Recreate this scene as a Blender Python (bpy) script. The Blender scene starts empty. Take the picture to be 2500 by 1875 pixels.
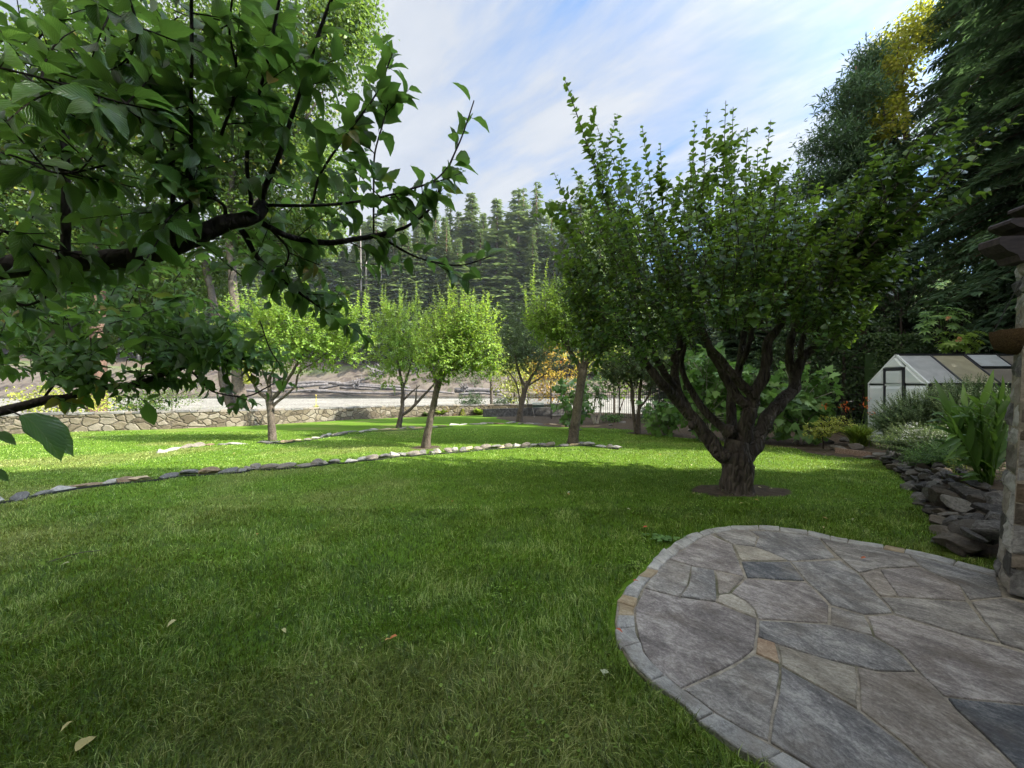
import bpy, math, random
import numpy as np
from mathutils import Vector, Matrix, noise as mnoise

R = math.radians
rs = np.random.RandomState(7)
random.seed(7)

# ---------------------------------------------------------------- camera, light, sky
scn = bpy.context.scene
F, EYE = 950.0, 1.6
cd = bpy.data.cameras.new('camera')
cam = bpy.data.objects.new('camera', cd)
scn.collection.objects.link(cam)
cam.location = (0, 0, EYE)
cam.rotation_euler = (R(90), 0, 0)
cd.sensor_width = 36
cd.lens = F / 2500 * 36
cd.clip_start = 0.02
cd.clip_end = 4000
scn.camera = cam

SUN_EL = 38.0
SUN_V = Vector((0.98, -0.18, 0)).normalized() * math.cos(R(SUN_EL))
SUN_V.z = math.sin(R(SUN_EL))
sd = bpy.data.lights.new('sun', 'SUN')
sd.energy = 4.7
sd.angle = R(0.5)
sd.color = (1.0, 0.93, 0.80)
so = bpy.data.objects.new('sun', sd)
scn.collection.objects.link(so)
so.rotation_euler = SUN_V.to_track_quat('Z', 'Y').to_euler()
so.location = (20, -15, 40)

scn.view_settings.view_transform = 'Standard'
scn.view_settings.look = 'None'
scn.view_settings.exposure = 1.85
scn.view_settings.gamma = 1.0
scn.cycles.max_bounces = 6
scn.cycles.diffuse_bounces = 3
scn.cycles.glossy_bounces = 2
scn.cycles.transmission_bounces = 4
scn.cycles.transparent_max_bounces = 6
scn.cycles.use_denoising = True
scn.cycles.caustics_reflective = False
scn.cycles.caustics_refractive = False

W = bpy.data.worlds.new('World')
scn.world = W
W.use_nodes = True


class NT:
    """small helper to write node trees"""
    def __init__(s, tree):
        s.t = tree
        s.t.nodes.clear()

    def n(s, typ, ins=None, **kw):
        nd = s.t.nodes.new(typ)
        for k, v in kw.items():
            setattr(nd, k, v)
        for k, v in (ins or {}).items():
            sock = nd.inputs[k]
            if isinstance(v, bpy.types.NodeSocket):
                s.t.links.new(v, sock)
            else:
                sock.default_value = v
        return nd

    def math(s, op, a, b=None, clamp=False):
        nd = s.t.nodes.new('ShaderNodeMath')
        nd.operation = op
        nd.use_clamp = clamp
        for i, v in enumerate([a, b]):
            if v is None:
                continue
            if isinstance(v, bpy.types.NodeSocket):
                s.t.links.new(v, nd.inputs[i])
            else:
                nd.inputs[i].default_value = v
        return nd.outputs[0]

    def ramp(s, fac, stops, interp='LINEAR'):
        nd = s.t.nodes.new('ShaderNodeValToRGB')
        nd.color_ramp.interpolation = interp
        el = nd.color_ramp.elements
        while len(el) < len(stops):
            el.new(0.5)
        for e, (p, c) in zip(el, stops):
            e.position = p
            e.color = (*c, 1) if len(c) == 3 else c
        s.t.links.new(fac, nd.inputs[0])
        return nd.outputs[0]

    def mix(s, fac, a, b, blend='MIX'):
        nd = s.t.nodes.new('ShaderNodeMix')
        nd.data_type = 'RGBA'
        nd.blend_type = blend
        for i, v in ((0, fac), (6, a), (7, b)):
            if isinstance(v, bpy.types.NodeSocket):
                s.t.links.new(v, nd.inputs[i])
            else:
                nd.inputs[i].default_value = v if i == 0 else ((*v, 1) if len(v) == 3 else v)
        return nd.outputs[2]

    def noise(s, vec, scale, detail=4, rough=0.55, dist=0.0):
        nd = s.n('ShaderNodeTexNoise', {'Scale': scale, 'Detail': detail, 'Roughness': rough, 'Distortion': dist})
        if vec is not None:
            s.t.links.new(vec, nd.inputs['Vector'])
        return nd.outputs[0]


def sky():
    N = NT(W.node_tree)
    st = N.n('ShaderNodeTexSky')
    st.sky_type = 'NISHITA'
    st.sun_disc = False
    st.sun_elevation = R(SUN_EL)
    st.sun_rotation = math.atan2(SUN_V.x, SUN_V.y)
    st.air_density = 1.0
    st.dust_density = 1.0
    tc = N.n('ShaderNodeTexCoord')
    sp = N.n('ShaderNodeSeparateXYZ', {'Vector': tc.outputs['Generated']})
    zz = N.math('MAXIMUM', sp.outputs[2], 0.06)
    cx = N.math('DIVIDE', sp.outputs[0], N.math('ADD', zz, 0.25))
    cy = N.math('DIVIDE', sp.outputs[1], N.math('ADD', zz, 0.25))
    cv = N.n('ShaderNodeCombineXYZ', {'X': cx, 'Y': cy, 'Z': 0.0})
    rt = N.n('ShaderNodeMapping', {'Vector': cv.outputs[0], 'Rotation': (0, 0, R(40))}).outputs[0]
    mp = N.n('ShaderNodeMapping', {'Vector': rt, 'Scale': (0.6, 1.3, 1), 'Location': (0.9, 0.2, 0)})
    n1 = N.noise(mp.outputs[0], 1.6, 7, 0.60, 0.5)
    mp2 = N.n('ShaderNodeMapping', {'Vector': rt, 'Scale': (0.8, 3.4, 1)})
    n2 = N.noise(mp2.outputs[0], 1.7, 8, 0.60, 0.35)
    # denser cloud to the left, open blue towards the upper right
    bias = N.math('MULTIPLY', N.math('SUBTRACT', cx, 0.45), -0.20)
    m = N.math('ADD', N.math('ADD', N.math('MULTIPLY', n1, 0.80), N.math('MULTIPLY', n2, 0.28)), bias)
    mask = N.ramp(m, [(0.42, (0.02,) * 3), (0.52, (0.55,) * 3), (0.62, (1,) * 3)])
    cl = N.ramp(N.math('ADD', N.math('MULTIPLY', n2, .5), N.math('MULTIPLY', n1, .5)), [(0.35, (2.15, 2.45, 3.0)), (0.62, (3.1, 3.25, 3.45))])
    blue = N.mix(0.75, st.outputs[0], (0.85, 1.95, 4.1), 'MIX')
    col = N.mix(mask, blue, cl)
    # unseen sky brightened around the sun and behind the camera, to lift the shade
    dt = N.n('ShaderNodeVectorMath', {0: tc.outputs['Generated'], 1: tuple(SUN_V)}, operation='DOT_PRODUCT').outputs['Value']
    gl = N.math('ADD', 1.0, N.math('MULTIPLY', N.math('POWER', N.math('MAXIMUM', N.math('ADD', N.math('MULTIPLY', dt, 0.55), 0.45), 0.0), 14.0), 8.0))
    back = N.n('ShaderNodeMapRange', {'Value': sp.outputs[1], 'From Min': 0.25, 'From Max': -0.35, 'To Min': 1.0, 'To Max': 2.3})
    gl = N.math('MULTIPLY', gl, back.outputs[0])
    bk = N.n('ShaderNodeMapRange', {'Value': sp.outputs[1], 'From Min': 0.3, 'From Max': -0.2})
    col = N.mix(bk.outputs[0], col, N.mix(1.0, col, (1.10, 0.98, 0.78), 'MULTIPLY'))  # unseen sky behind the camera warmed, to offset blue in the shade
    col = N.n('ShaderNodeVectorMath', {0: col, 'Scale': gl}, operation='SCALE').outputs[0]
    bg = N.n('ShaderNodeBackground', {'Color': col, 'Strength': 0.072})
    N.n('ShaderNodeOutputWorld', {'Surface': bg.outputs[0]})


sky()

# ---------------------------------------------------------------- scene helpers
COL = scn.collection


def P(x, y, Y):
    """point whose depth is Y metres on the sight line of photo pixel (x, y)"""
    return np.array([(x - 1250) / F * Y, Y, EYE - (y - 937) / F * Y])


def tag(o, label=None, cat=None, group=None, kind=None):
    if label: o['label'] = label
    if cat: o['category'] = cat
    if group: o['group'] = group
    if kind: o['kind'] = kind
    return o


def empty(name, loc, label, cat, group=None, rz=0):
    o = bpy.data.objects.new(name, None)
    o.empty_display_size = 0.2
    o.location = loc
    o.rotation_euler = (0, 0, rz)
    COL.objects.link(o)
    return tag(o, label, cat, group)


def link(name, me, mat=None, parent=None, origin=None):
    o = bpy.data.objects.new(name, me)
    COL.objects.link(o)
    if mat and not me.materials:
        me.materials.append(mat)
    if parent is not None:
        o.parent = parent
    return o


def np_mesh(name, verts, faces_list, attrs=None, smooth=False, uv=None, corner_mat=None):
    """verts (n,3); faces_list: arrays (k,m) of vertex indices with m = 3 or 4 (or more)"""
    me = bpy.data.meshes.new(name)
    verts = np.asarray(verts, dtype=np.float32)
    faces_list = [np.asarray(f, dtype=np.int32) for f in faces_list if len(f)]
    nl = sum(f.size for f in faces_list)
    nf = sum(len(f) for f in faces_list)
    me.vertices.add(len(verts))
    me.vertices.foreach_set('co', verts.ravel())
    me.loops.add(nl)
    me.loops.foreach_set('vertex_index', np.concatenate([f.ravel() for f in faces_list]))
    me.polygons.add(nf)
    tot = np.concatenate([np.full(len(f), f.shape[1], dtype=np.int32) for f in faces_list])
    start = np.concatenate([[0], np.cumsum(tot)[:-1]]).astype(np.int32)
    me.polygons.foreach_set('loop_start', start)
    me.polygons.foreach_set('loop_total', tot)
    if smooth:
        me.polygons.foreach_set('use_smooth', np.ones(nf, dtype=bool))
    for k, v in (attrs or {}).items():
        v = np.asarray(v, dtype=np.float32)
        if v.ndim == 1:
            a = me.attributes.new(k, 'FLOAT', 'POINT')
            a.data.foreach_set('value', v)
        else:
            a = me.attributes.new(k, 'FLOAT_VECTOR', 'POINT')
            a.data.foreach_set('vector', v.ravel())
    me.update()
    me.validate()
    return me


class MB:
    """collects polygons for one mesh"""
    def __init__(s):
        s.v, s.f, s.t, s.nv = [], [], [], 0

    def add(s, verts, faces, tint=0.5):
        verts = np.asarray(verts, dtype=float)
        s.v.append(verts)
        t = np.full(len(verts), tint) if np.isscalar(tint) else np.asarray(tint)
        s.t.append(t)
        for f in faces:
            s.f.append([i + s.nv for i in f])
        s.nv += len(verts)

    def box(s, a, b, rot=None, at=(0, 0, 0), tint=0.5, jit=0.0):
        x0, y0, z0 = a
        x1, y1, z1 = b
        v = np.array([(x0, y0, z0), (x1, y0, z0), (x1, y1, z0), (x0, y1, z0), (x0, y0, z1), (x1, y0, z1), (x1, y1, z1), (x0, y1, z1)], float)
        if jit: v += rs.uniform(-jit, jit, v.shape)
        if rot is not None: v = v @ np.array(rot).T
        v += np.array(at)
        s.add(v, [(0, 3, 2, 1), (4, 5, 6, 7), (0, 1, 5, 4), (1, 2, 6, 5), (2, 3, 7, 6), (3, 0, 4, 7)], tint)

    def bar(s, p, q, w, h=None, up=(0, 0, 1), tint=0.5):
        p, q = np.array(p, float), np.array(q, float)
        h = h or w
        d = q - p
        L = np.linalg.norm(d)
        d /= L
        u = np.array(up, float)
        sd_ = np.cross(d, u)
        if np.linalg.norm(sd_) < 1e-4:
            sd_ = np.cross(d, (1, 0, 0))
        sd_ /= np.linalg.norm(sd_)
        u = np.cross(sd_, d)
        rot = np.stack([sd_, d, u], axis=1)
        s.box((-w / 2, 0, -h / 2), (w / 2, L, h / 2), rot, p, tint)

    def tube(s, pts, rad, n=8, tint=0.5, cap=True, lump=0.0, lf=6.0):
        pts = np.array(pts, float)
        rad = np.array(rad, float)
        k = len(pts)
        tan = np.gradient(pts, axis=0)
        tan /= np.linalg.norm(tan, axis=1)[:, None] + 1e-9
        ref = np.array([0.3, 1.0, 0.2])
        a = np.cross(tan, ref)
        a /= np.linalg.norm(a, axis=1)[:, None] + 1e-9
        b = np.cross(tan, a)
        th = np.linspace(0, 2 * math.pi, n, endpoint=False)
        ring = a[:, None, :] * np.cos(th)[None, :, None] + b[:, None, :] * np.sin(th)[None, :, None]
        rr = rad[:, None, None] * np.ones((k, n, 1))
        if lump:
            lm = np.array([[mnoise.noise(Vector(pts[i] * lf + ring[i, j] * 1.6)) for j in range(n)] for i in range(k)])
            rr = rr * (1 + lump * lm[:, :, None])
        v = (pts[:, None, :] + ring * rr).reshape(-1, 3)
        f = []
        for i in range(k - 1):
            for j in range(n):
                j2 = (j + 1) % n
                f.append((i * n + j, i * n + j2, (i + 1) * n + j2, (i + 1) * n + j))
        if cap:
            f.append(tuple(range(n))[::-1])
            f.append(tuple((k - 1) * n + j for j in range(n)))
        s.add(v, f, tint)

    def build(s, name, mat, parent=None, smooth=False, origin=(0, 0, 0)):
        v = np.concatenate(s.v) - np.array(origin)
        me = bpy.data.meshes.new(name)
        me.from_pydata(v.tolist(), [], s.f)
        a = me.attributes.new('tint', 'FLOAT', 'POINT')
        a.data.foreach_set('value', np.concatenate(s.t).astype(np.float32))
        if smooth:
            me.polygons.foreach_set('use_smooth', np.ones(len(me.polygons), dtype=bool))
        me.update()
        o = link(name, me, mat, parent)
        if parent is None:
            o.location = origin
        else:
            o.location = tuple(origin)
        return o


def smooth_path(pts, rad, sub=4, wob=0.0, seed=0):
    """Catmull-Rom through the points"""
    pts = np.array(pts, float)
    rad = np.array(rad, float)
    if len(pts) < 2: return pts, rad
    e = np.vstack([2 * pts[0] - pts[1], pts, 2 * pts[-1] - pts[-2]])
    out, orad = [], []
    for i in range(len(pts) - 1):
        p0, p1, p2, p3 = e[i:i + 4]
        for k in range(sub):
            t = k / sub
            out.append(0.5 * ((2 * p1) + (-p0 + p2) * t + (2 * p0 - 5 * p1 + 4 * p2 - p3) * t * t + (-p0 + 3 * p1 - 3 * p2 + p3) * t ** 3))
            orad.append(rad[i] * (1 - t) + rad[i + 1] * t)
    out.append(pts[-1]); orad.append(rad[-1])
    out = np.array(out)
    if wob:
        for i in range(1, len(out)):
            out[i] += np.array(mnoise.noise_vector(Vector(out[i] * 3.0 + seed))) * wob
    return out, np.array(orad)


def vnoise(x, y, seed=0):
    """smooth value noise on arrays, about 0..1"""
    x = np.asarray(x, float); y = np.asarray(y, float)
    xi = np.floor(x).astype(np.int64); yi = np.floor(y).astype(np.int64)
    xf = x - xi; yf = y - yi
    xf = xf * xf * (3 - 2 * xf); yf = yf * yf * (3 - 2 * yf)
    def h(a, b):
        n = (a * 374761393 + b * 668265263 + seed * 1442695041) & 0x7fffffff
        n = ((n ^ (n >> 13)) * 1274126177) & 0x7fffffff
        return ((n ^ (n >> 16)) & 0xffff) / 65535.0
    return (h(xi, yi) * (1 - xf) + h(xi + 1, yi) * xf) * (1 - yf) + (h(xi, yi + 1) * (1 - xf) + h(xi + 1, yi + 1) * xf) * yf


def fnoise(x, y, seed=0, o=4):
    s, a, t = 0, 1, 0
    for k in range(o):
        s = s + a * vnoise(np.asarray(x) * 2 ** k, np.asarray(y) * 2 ** k, seed + k * 17)
        t += a; a *= 0.5
    return s / t


def inpoly(x, y, poly):
    x = np.asarray(x, float); y = np.asarray(y, float)
    ins = np.zeros(x.shape, bool)
    n = len(poly)
    for i in range(n):
        x0, y0 = poly[i]; x1, y1 = poly[(i + 1) % n]
        c = ((y0 > y) != (y1 > y)) & (x < (x1 - x0) * (y - y0) / ((y1 - y0) if y1 != y0 else 1e-9) + x0)
        ins ^= c
    return ins


def dist_poly(x, y, pl):
    """distance to an open polyline"""
    x = np.asarray(x, float); y = np.asarray(y, float)
    d = np.full(x.shape, 1e9)
    for (x0, y0), (x1, y1) in zip(pl[:-1], pl[1:]):
        dx, dy = x1 - x0, y1 - y0
        t = np.clip(((x - x0) * dx + (y - y0) * dy) / (dx * dx + dy * dy + 1e-12), 0, 1)
        d = np.minimum(d, np.hypot(x - x0 - t * dx, y - y0 - t * dy))
    return d


def sstep(a, b, x):
    t = np.clip((x - a) / (b - a), 0, 1)
    return t * t * (3 - 2 * t)

# ---------------------------------------------------------------- materials
MATS = {}


def principled(name, build, rough=0.8, spec=0.3):
    m = bpy.data.materials.new(name)
    m.use_nodes = True
    N = NT(m.node_tree)
    tc = N.n('ShaderNodeTexCoord').outputs['Object']
    out = build(N, tc)
    col, bump, bstr = out[0], out[1], out[2]
    extra = out[3] if len(out) > 3 else {}
    ins = {'Roughness': rough, 'Specular IOR Level': spec}
    ins.update(extra)
    b = N.n('ShaderNodeBsdfPrincipled', ins)
    if isinstance(col, bpy.types.NodeSocket):
        N.t.links.new(col, b.inputs['Base Color'])
    else:
        b.inputs['Base Color'].default_value = (*col, 1)
    if bump is not None:
        bp = N.n('ShaderNodeBump', {'Height': bump, 'Strength': bstr[0], 'Distance': bstr[1]})
        N.t.links.new(bp.outputs[0], b.inputs['Normal'])
    N.n('ShaderNodeOutputMaterial', {'Surface': b.outputs[0]})
    MATS[name] = m
    return m


def attr(N, name='tint'):
    return N.n('ShaderNodeAttribute', attribute_name=name)


def leaf_mat(name, stops, trans=(0.30, 0.42, 0.05), tfac=0.35, rough=0.45, veins=False, spec=0.35):
    m = bpy.data.materials.new(name)
    m.use_nodes = True
    N = NT(m.node_tree)
    t = attr(N).outputs['Fac']
    col = N.ramp(t, stops)
    tcol = N.mix(0.55, col, trans)
    ins = {'Base Color': col, 'Roughness': rough, 'Specular IOR Level': spec}
    b = N.n('ShaderNodeBsdfPrincipled', ins)
    if veins:
        uv = attr(N, 'luv').outputs['Vector']
        sp = N.n('ShaderNodeSeparateXYZ', {'Vector': uv})
        ax = N.math('ABSOLUTE', sp.outputs[0])
        # side veins run obliquely from the midrib
        ph = N.math('ADD', N.math('MULTIPLY', sp.outputs[1], 27.0), N.math('MULTIPLY', ax, -15.0))
        w = N.math('POWER', N.math('ABSOLUTE', N.math('SINE', ph)), 6.0)
        mid = N.math('LESS_THAN', ax, 0.035)
        vv = N.math('MAXIMUM', N.math('MULTIPLY', w, 0.16), N.math('MULTIPLY', mid, 0.7))
        lt = N.mix(vv, col, (0.16, 0.24, 0.07))
        geo = N.n('ShaderNodeNewGeometry')
        under = N.mix(geo.outputs['Backfacing'], lt, N.mix(0.55, lt, (0.16, 0.22, 0.15)))
        N.t.links.new(under, b.inputs['Base Color'])
        bp = N.n('ShaderNodeBump', {'Height': N.math('MULTIPLY', w, -1.0), 'Strength': 0.5, 'Distance': 0.002})
        N.t.links.new(bp.outputs[0], b.inputs['Normal'])
    tr = N.n('ShaderNodeBsdfTranslucent', {'Color': tcol})
    mx = N.n('ShaderNodeMixShader', {0: tfac, 1: b.outputs[0], 2: tr.outputs[0]})
    N.n('ShaderNodeOutputMaterial', {'Surface': mx.outputs[0]})
    MATS[name] = m
    return m


def bark(name, c0, c1, scale=9.0, stretch=0.25, strength=0.9, dist=0.02, rough=0.9):
    def f(N, tc):
        mp = N.n('ShaderNodeMapping', {'Vector': tc, 'Scale': (1, 1, stretch)}).outputs[0]
        n = N.noise(mp, scale, 6, 0.65, 0.6)
        v = N.n('ShaderNodeTexVoronoi', {'Vector': mp, 'Scale': scale * 1.6}, feature='DISTANCE_TO_EDGE').outputs['Distance']
        h = N.math('ADD', N.math('MULTIPLY', n, 0.7), N.math('MINIMUM', N.math('MULTIPLY', v, 2.0), 0.6))
        big = N.noise(tc, 2.5, 3)
        col = N.ramp(N.math('ADD', N.math('MULTIPLY', n, 0.7), N.math('MULTIPLY', big, 0.35)), [(0.32, c0), (0.72, c1)])
        return col, h, (strength, dist)
    return principled(name, f, rough, 0.2)


bark('bark_old', (0.016, 0.013, 0.011), (0.125, 0.105, 0.088), 11, 0.28, 1.0, 0.05)
bark('bark_apple', (0.025, 0.020, 0.017), (0.15, 0.125, 0.10), 16, 0.6, 0.9, 0.02)
bark('bark_dark', (0.012, 0.010, 0.009), (0.06, 0.048, 0.040), 26, 0.5, 0.8, 0.008)
bark('bark_redwood', (0.035, 0.022, 0.016), (0.16, 0.10, 0.075), 4, 0.12, 0.9, 0.08)
bark('bark_pale', (0.09, 0.08, 0.07), (0.22, 0.20, 0.18), 3, 0.2, 0.5, 0.05)
bark('driftwood', (0.045, 0.040, 0.040), (0.17, 0.155, 0.150), 1.6, 0.5, 0.8, 0.10)
bark('sapling_bark', (0.20, 0.19, 0.16), (0.42, 0.40, 0.34), 22, 0.5, 0.5, 0.01)

leaf_mat('leaf_near', [(0.0, (0.030, 0.078, 0.020)), (0.6, (0.065, 0.150, 0.030)), (0.93, (0.11, 0.20, 0.045)), (0.975, (0.16, 0.16, 0.03)), (1.0, (0.28, 0.17, 0.03))],
         (0.24, 0.46, 0.06), 0.43, 0.34, veins=True, spec=0.5)
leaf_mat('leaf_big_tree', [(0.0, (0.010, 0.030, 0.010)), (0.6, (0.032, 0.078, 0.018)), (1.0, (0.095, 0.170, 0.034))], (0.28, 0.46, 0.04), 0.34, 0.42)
leaf_mat('leaf_orchard', [(0.0, (0.060, 0.120, 0.018)), (0.55, (0.145, 0.255, 0.040)), (1.0, (0.27, 0.40, 0.08))], (0.48, 0.68, 0.06), 0.45, 0.40)
leaf_mat('leaf_dusky', [(0.0, (0.040, 0.070, 0.025)), (0.6, (0.075, 0.120, 0.045)), (1.0, (0.13, 0.175, 0.07))], (0.20, 0.30, 0.08), 0.35, 0.5)
leaf_mat('leaf_alder', [(0.0, (0.024, 0.050, 0.010)), (0.55, (0.055, 0.105, 0.018)), (0.9, (0.11, 0.165, 0.026)), (1.0, (0.22, 0.16, 0.03))], (0.26, 0.40, 0.05), 0.38, 0.5)
leaf_mat('leaf_maple', [(0.0, (0.08, 0.11, 0.014)), (0.55, (0.20, 0.23, 0.028)), (1.0, (0.38, 0.32, 0.04))], (0.6, 0.62, 0.05), 0.48, 0.5)
leaf_mat('leaf_fig', [(0.0, (0.045, 0.100, 0.030)), (0.6, (0.100, 0.200, 0.055)), (1.0, (0.19, 0.32, 0.09))], (0.22, 0.42, 0.06), 0.35, 0.45)
leaf_mat('leaf_dark', [(0.0, (0.014, 0.032, 0.010)), (0.7, (0.038, 0.078, 0.022)), (1.0, (0.08, 0.13, 0.038))], (0.08, 0.16, 0.03), 0.25, 0.5)
leaf_mat('leaf_yellow', [(0.0, (0.16, 0.15, 0.02)), (0.5, (0.34, 0.27, 0.035)), (0.85, (0.42, 0.24, 0.03)), (1.0, (0.44, 0.14, 0.04))], (0.6, 0.45, 0.06), 0.4, 0.5)
leaf_mat('leaf_lime', [(0.0, (0.12, 0.16, 0.02)), (0.6, (0.27, 0.31, 0.05)), (1.0, (0.45, 0.44, 0.09))], (0.5, 0.55, 0.08), 0.35, 0.5)
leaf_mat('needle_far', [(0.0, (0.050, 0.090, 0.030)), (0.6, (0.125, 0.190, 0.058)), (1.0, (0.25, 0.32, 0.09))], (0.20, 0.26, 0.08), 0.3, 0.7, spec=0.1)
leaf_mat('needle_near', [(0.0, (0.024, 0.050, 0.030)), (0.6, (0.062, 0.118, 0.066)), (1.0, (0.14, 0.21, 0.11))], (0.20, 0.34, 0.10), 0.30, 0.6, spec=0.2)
leaf_mat('strap_leaf', [(0.0, (0.040, 0.090, 0.018)), (0.6, (0.090, 0.185, 0.032)), (1.0, (0.20, 0.34, 0.06))], (0.25, 0.45, 0.05), 0.35, 0.4)
leaf_mat('crocosmia_leaf', [(0.0, (0.07, 0.12, 0.02)), (0.6, (0.14, 0.23, 0.03)), (1.0, (0.28, 0.36, 0.06))], (0.4, 0.55, 0.06), 0.35, 0.4)
leaf_mat('rosemary_leaf', [(0.0, (0.050, 0.095, 0.036)), (0.6, (0.115, 0.185, 0.068)), (1.0, (0.22, 0.31, 0.12))], (0.12, 0.2, 0.06), 0.25, 0.6)
leaf_mat('petal_orange', [(0.0, (0.55, 0.09, 0.02)), (1.0, (0.75, 0.20, 0.04))], (0.7, 0.2, 0.03), 0.3, 0.5)
leaf_mat('petal_peach', [(0.0, (0.50, 0.22, 0.10)), (1.0, (0.62, 0.36, 0.20))], (0.7, 0.4, 0.2), 0.3, 0.5)
leaf_mat('petal_white', [(0.0, (0.55, 0.56, 0.46)), (1.0, (0.80, 0.80, 0.72))], (0.7, 0.7, 0.6), 0.25, 0.6)
leaf_mat('petal_yellow', [(0.0, (0.50, 0.42, 0.05)), (1.0, (0.75, 0.62, 0.08))], (0.7, 0.6, 0.06), 0.25, 0.6)
leaf_mat('fallen', [(0.0, (0.30, 0.34, 0.22)), (0.35, (0.42, 0.38, 0.16)), (0.7, (0.40, 0.20, 0.06)), (1.0, (0.45, 0.10, 0.05))], (0.3, 0.2, 0.05), 0.15, 0.6)


def grass_mat():
    m = bpy.data.materials.new('grass_blades')
    m.use_nodes = True
    N = NT(m.node_tree)
    t = attr(N, 'tint').outputs['Fac']
    d = attr(N, 'dry').outputs['Fac']
    g = N.ramp(t, [(0.0, (0.012, 0.038, 0.004)), (0.45, (0.058, 0.125, 0.010)), (0.8, (0.155, 0.260, 0.030)), (1.0, (0.36, 0.46, 0.14))])
    y = N.ramp(t, [(0.0, (0.070, 0.080, 0.018)), (0.5, (0.17, 0.20, 0.042)), (1.0, (0.38, 0.38, 0.14))])
    col = N.mix(d, g, y)
    b = N.n('ShaderNodeBsdfPrincipled', {'Base Color': col, 'Roughness': 0.45, 'Specular IOR Level': 0.3})
    tr = N.n('ShaderNodeBsdfTranslucent', {'Color': N.mix(0.4, col, (0.34, 0.42, 0.03))})
    mx = N.n('ShaderNodeMixShader', {0: 0.32, 1: b.outputs[0], 2: tr.outputs[0]})
    N.n('ShaderNodeOutputMaterial', {'Surface': mx.outputs[0]})
    return m


def ground_mat():
    def f(N, tc):
        mk = attr(N, 'mask').outputs['Vector']     # x soil, y gravel, z bank
        dry = attr(N, 'dry').outputs['Fac']
        sp = N.n('ShaderNodeSeparateXYZ', {'Vector': mk})
        n1 = N.noise(tc, 1.1, 4)
        n2 = N.noise(tc, 9.0, 5, 0.7)
        n3 = N.noise(tc, 60.0, 3, 0.7)
        lawn = N.ramp(N.math('ADD', N.math('MULTIPLY', n2, 0.5), N.math('MULTIPLY', n3, 0.5)), [(0.30, (0.035, 0.080, 0.008)), (0.55, (0.088, 0.165, 0.014)), (0.75, (0.155, 0.225, 0.028))])
        dl = N.ramp(n3, [(0.3, (0.085, 0.095, 0.030)), (0.7, (0.21, 0.21, 0.075))])
        lawn = N.mix(N.math('MULTIPLY', dry, 0.8), lawn, dl)
        soil = N.ramp(n2, [(0.3, (0.038, 0.030, 0.022)), (0.7, (0.105, 0.082, 0.060))])
        vo = N.n('ShaderNodeTexVoronoi', {'Vector': tc, 'Scale': 5.0})
        vr = N.n('ShaderNodeSeparateXYZ', {'Vector': vo.outputs['Color']})
        grav = N.ramp(N.math('ADD', N.math('MULTIPLY', vr.outputs[0], 0.5), N.math('MULTIPLY', N.noise(tc, 0.12, 4), 0.5)), [(0.30, (0.09, 0.085, 0.075)), (0.48, (0.165, 0.158, 0.138)), (0.75, (0.25, 0.24, 0.215))])
        bank = N.ramp(N.noise(tc, 0.22, 7, 0.65, 0.8), [(0.35, (0.030, 0.026, 0.024)), (0.45, (0.066, 0.053, 0.046)), (0.53, (0.105, 0.090, 0.072)), (0.60, (0.065, 0.052, 0.044)), (0.68, (0.045, 0.058, 0.024))])
        soilf = N.math('ADD', sp.outputs[0], N.math('MULTIPLY', N.math('SUBTRACT', n2, 0.5), 0.6))
        soilf = N.ramp(soilf, [(0.4, (0,) * 3), (0.6, (1,) * 3)])
        c = N.mix(soilf, lawn, soil)
        c = N.mix(sp.outputs[1], c, grav)
        c = N.mix(sp.outputs[2], c, bank)
        h = N.math('ADD', n3, N.math('MULTIPLY', vr.outputs[0], N.math('MULTIPLY', sp.outputs[1], 1.0)))
        return c, h, (0.6, 0.03)
    return principled('ground', f, 0.95, 0.1)


def stone_mat(name, cols, scale=6.0, bump=0.6, dist=0.02, streak=None, rough=0.85):
    """cols: (dark, mid, light); tint attribute shifts each stone"""
    def f(N, tc):
        v = tc
        if streak:
            v = N.n('ShaderNodeMapping', {'Vector': tc, 'Scale': streak, 'Rotation': (0, 0, R(25))}).outputs[0]
        n = N.noise(v, scale, 7, 0.68, 0.4)
        n2 = N.noise(tc, scale * 6, 4, 0.7)
        t = attr(N).outputs['Fac']
        val = N.math('ADD', N.math('MULTIPLY', n, 0.75), N.math('MULTIPLY', n2, 0.25))
        val = N.math('ADD', val, N.math('MULTIPLY', N.math('SUBTRACT', t, 0.5), 0.35))
        col = N.ramp(val, [(0.34, cols[0]), (0.5, cols[1]), (0.68, cols[2])])
        warm = N.ramp(N.math('FRACT', N.math('MULTIPLY', t, 7.31)), [(0.55, (0,) * 3), (0.95, (0.5,) * 3)])
        col = N.mix(warm, col, tuple(c * k for c, k in zip(cols[1], (1.45, 1.2, .9))))
        return col, val, (bump, dist)
    return principled(name, f, rough, 0.3)


stone_mat('stone_edge', ((0.08, 0.078, 0.074), (0.17, 0.165, 0.155), (0.30, 0.29, 0.26)), 5, 0.7, 0.02)
stone_mat('stone_tan', ((0.13, 0.095, 0.06), (0.25, 0.185, 0.115), (0.36, 0.30, 0.21)), 5, 0.6, 0.02)
stone_mat('stone_dark', ((0.03, 0.029, 0.028), (0.085, 0.082, 0.078), (0.19, 0.185, 0.175)), 6, 0.9, 0.04)
stone_mat('stone_pillar', ((0.06, 0.059, 0.058), (0.17, 0.168, 0.165), (0.36, 0.355, 0.34)), 9, 1.0, 0.03)
stone_mat('stone_pillar_brown', ((0.045, 0.038, 0.030), (0.11, 0.095, 0.078), (0.20, 0.175, 0.145)), 9, 0.9, 0.03)


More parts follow.
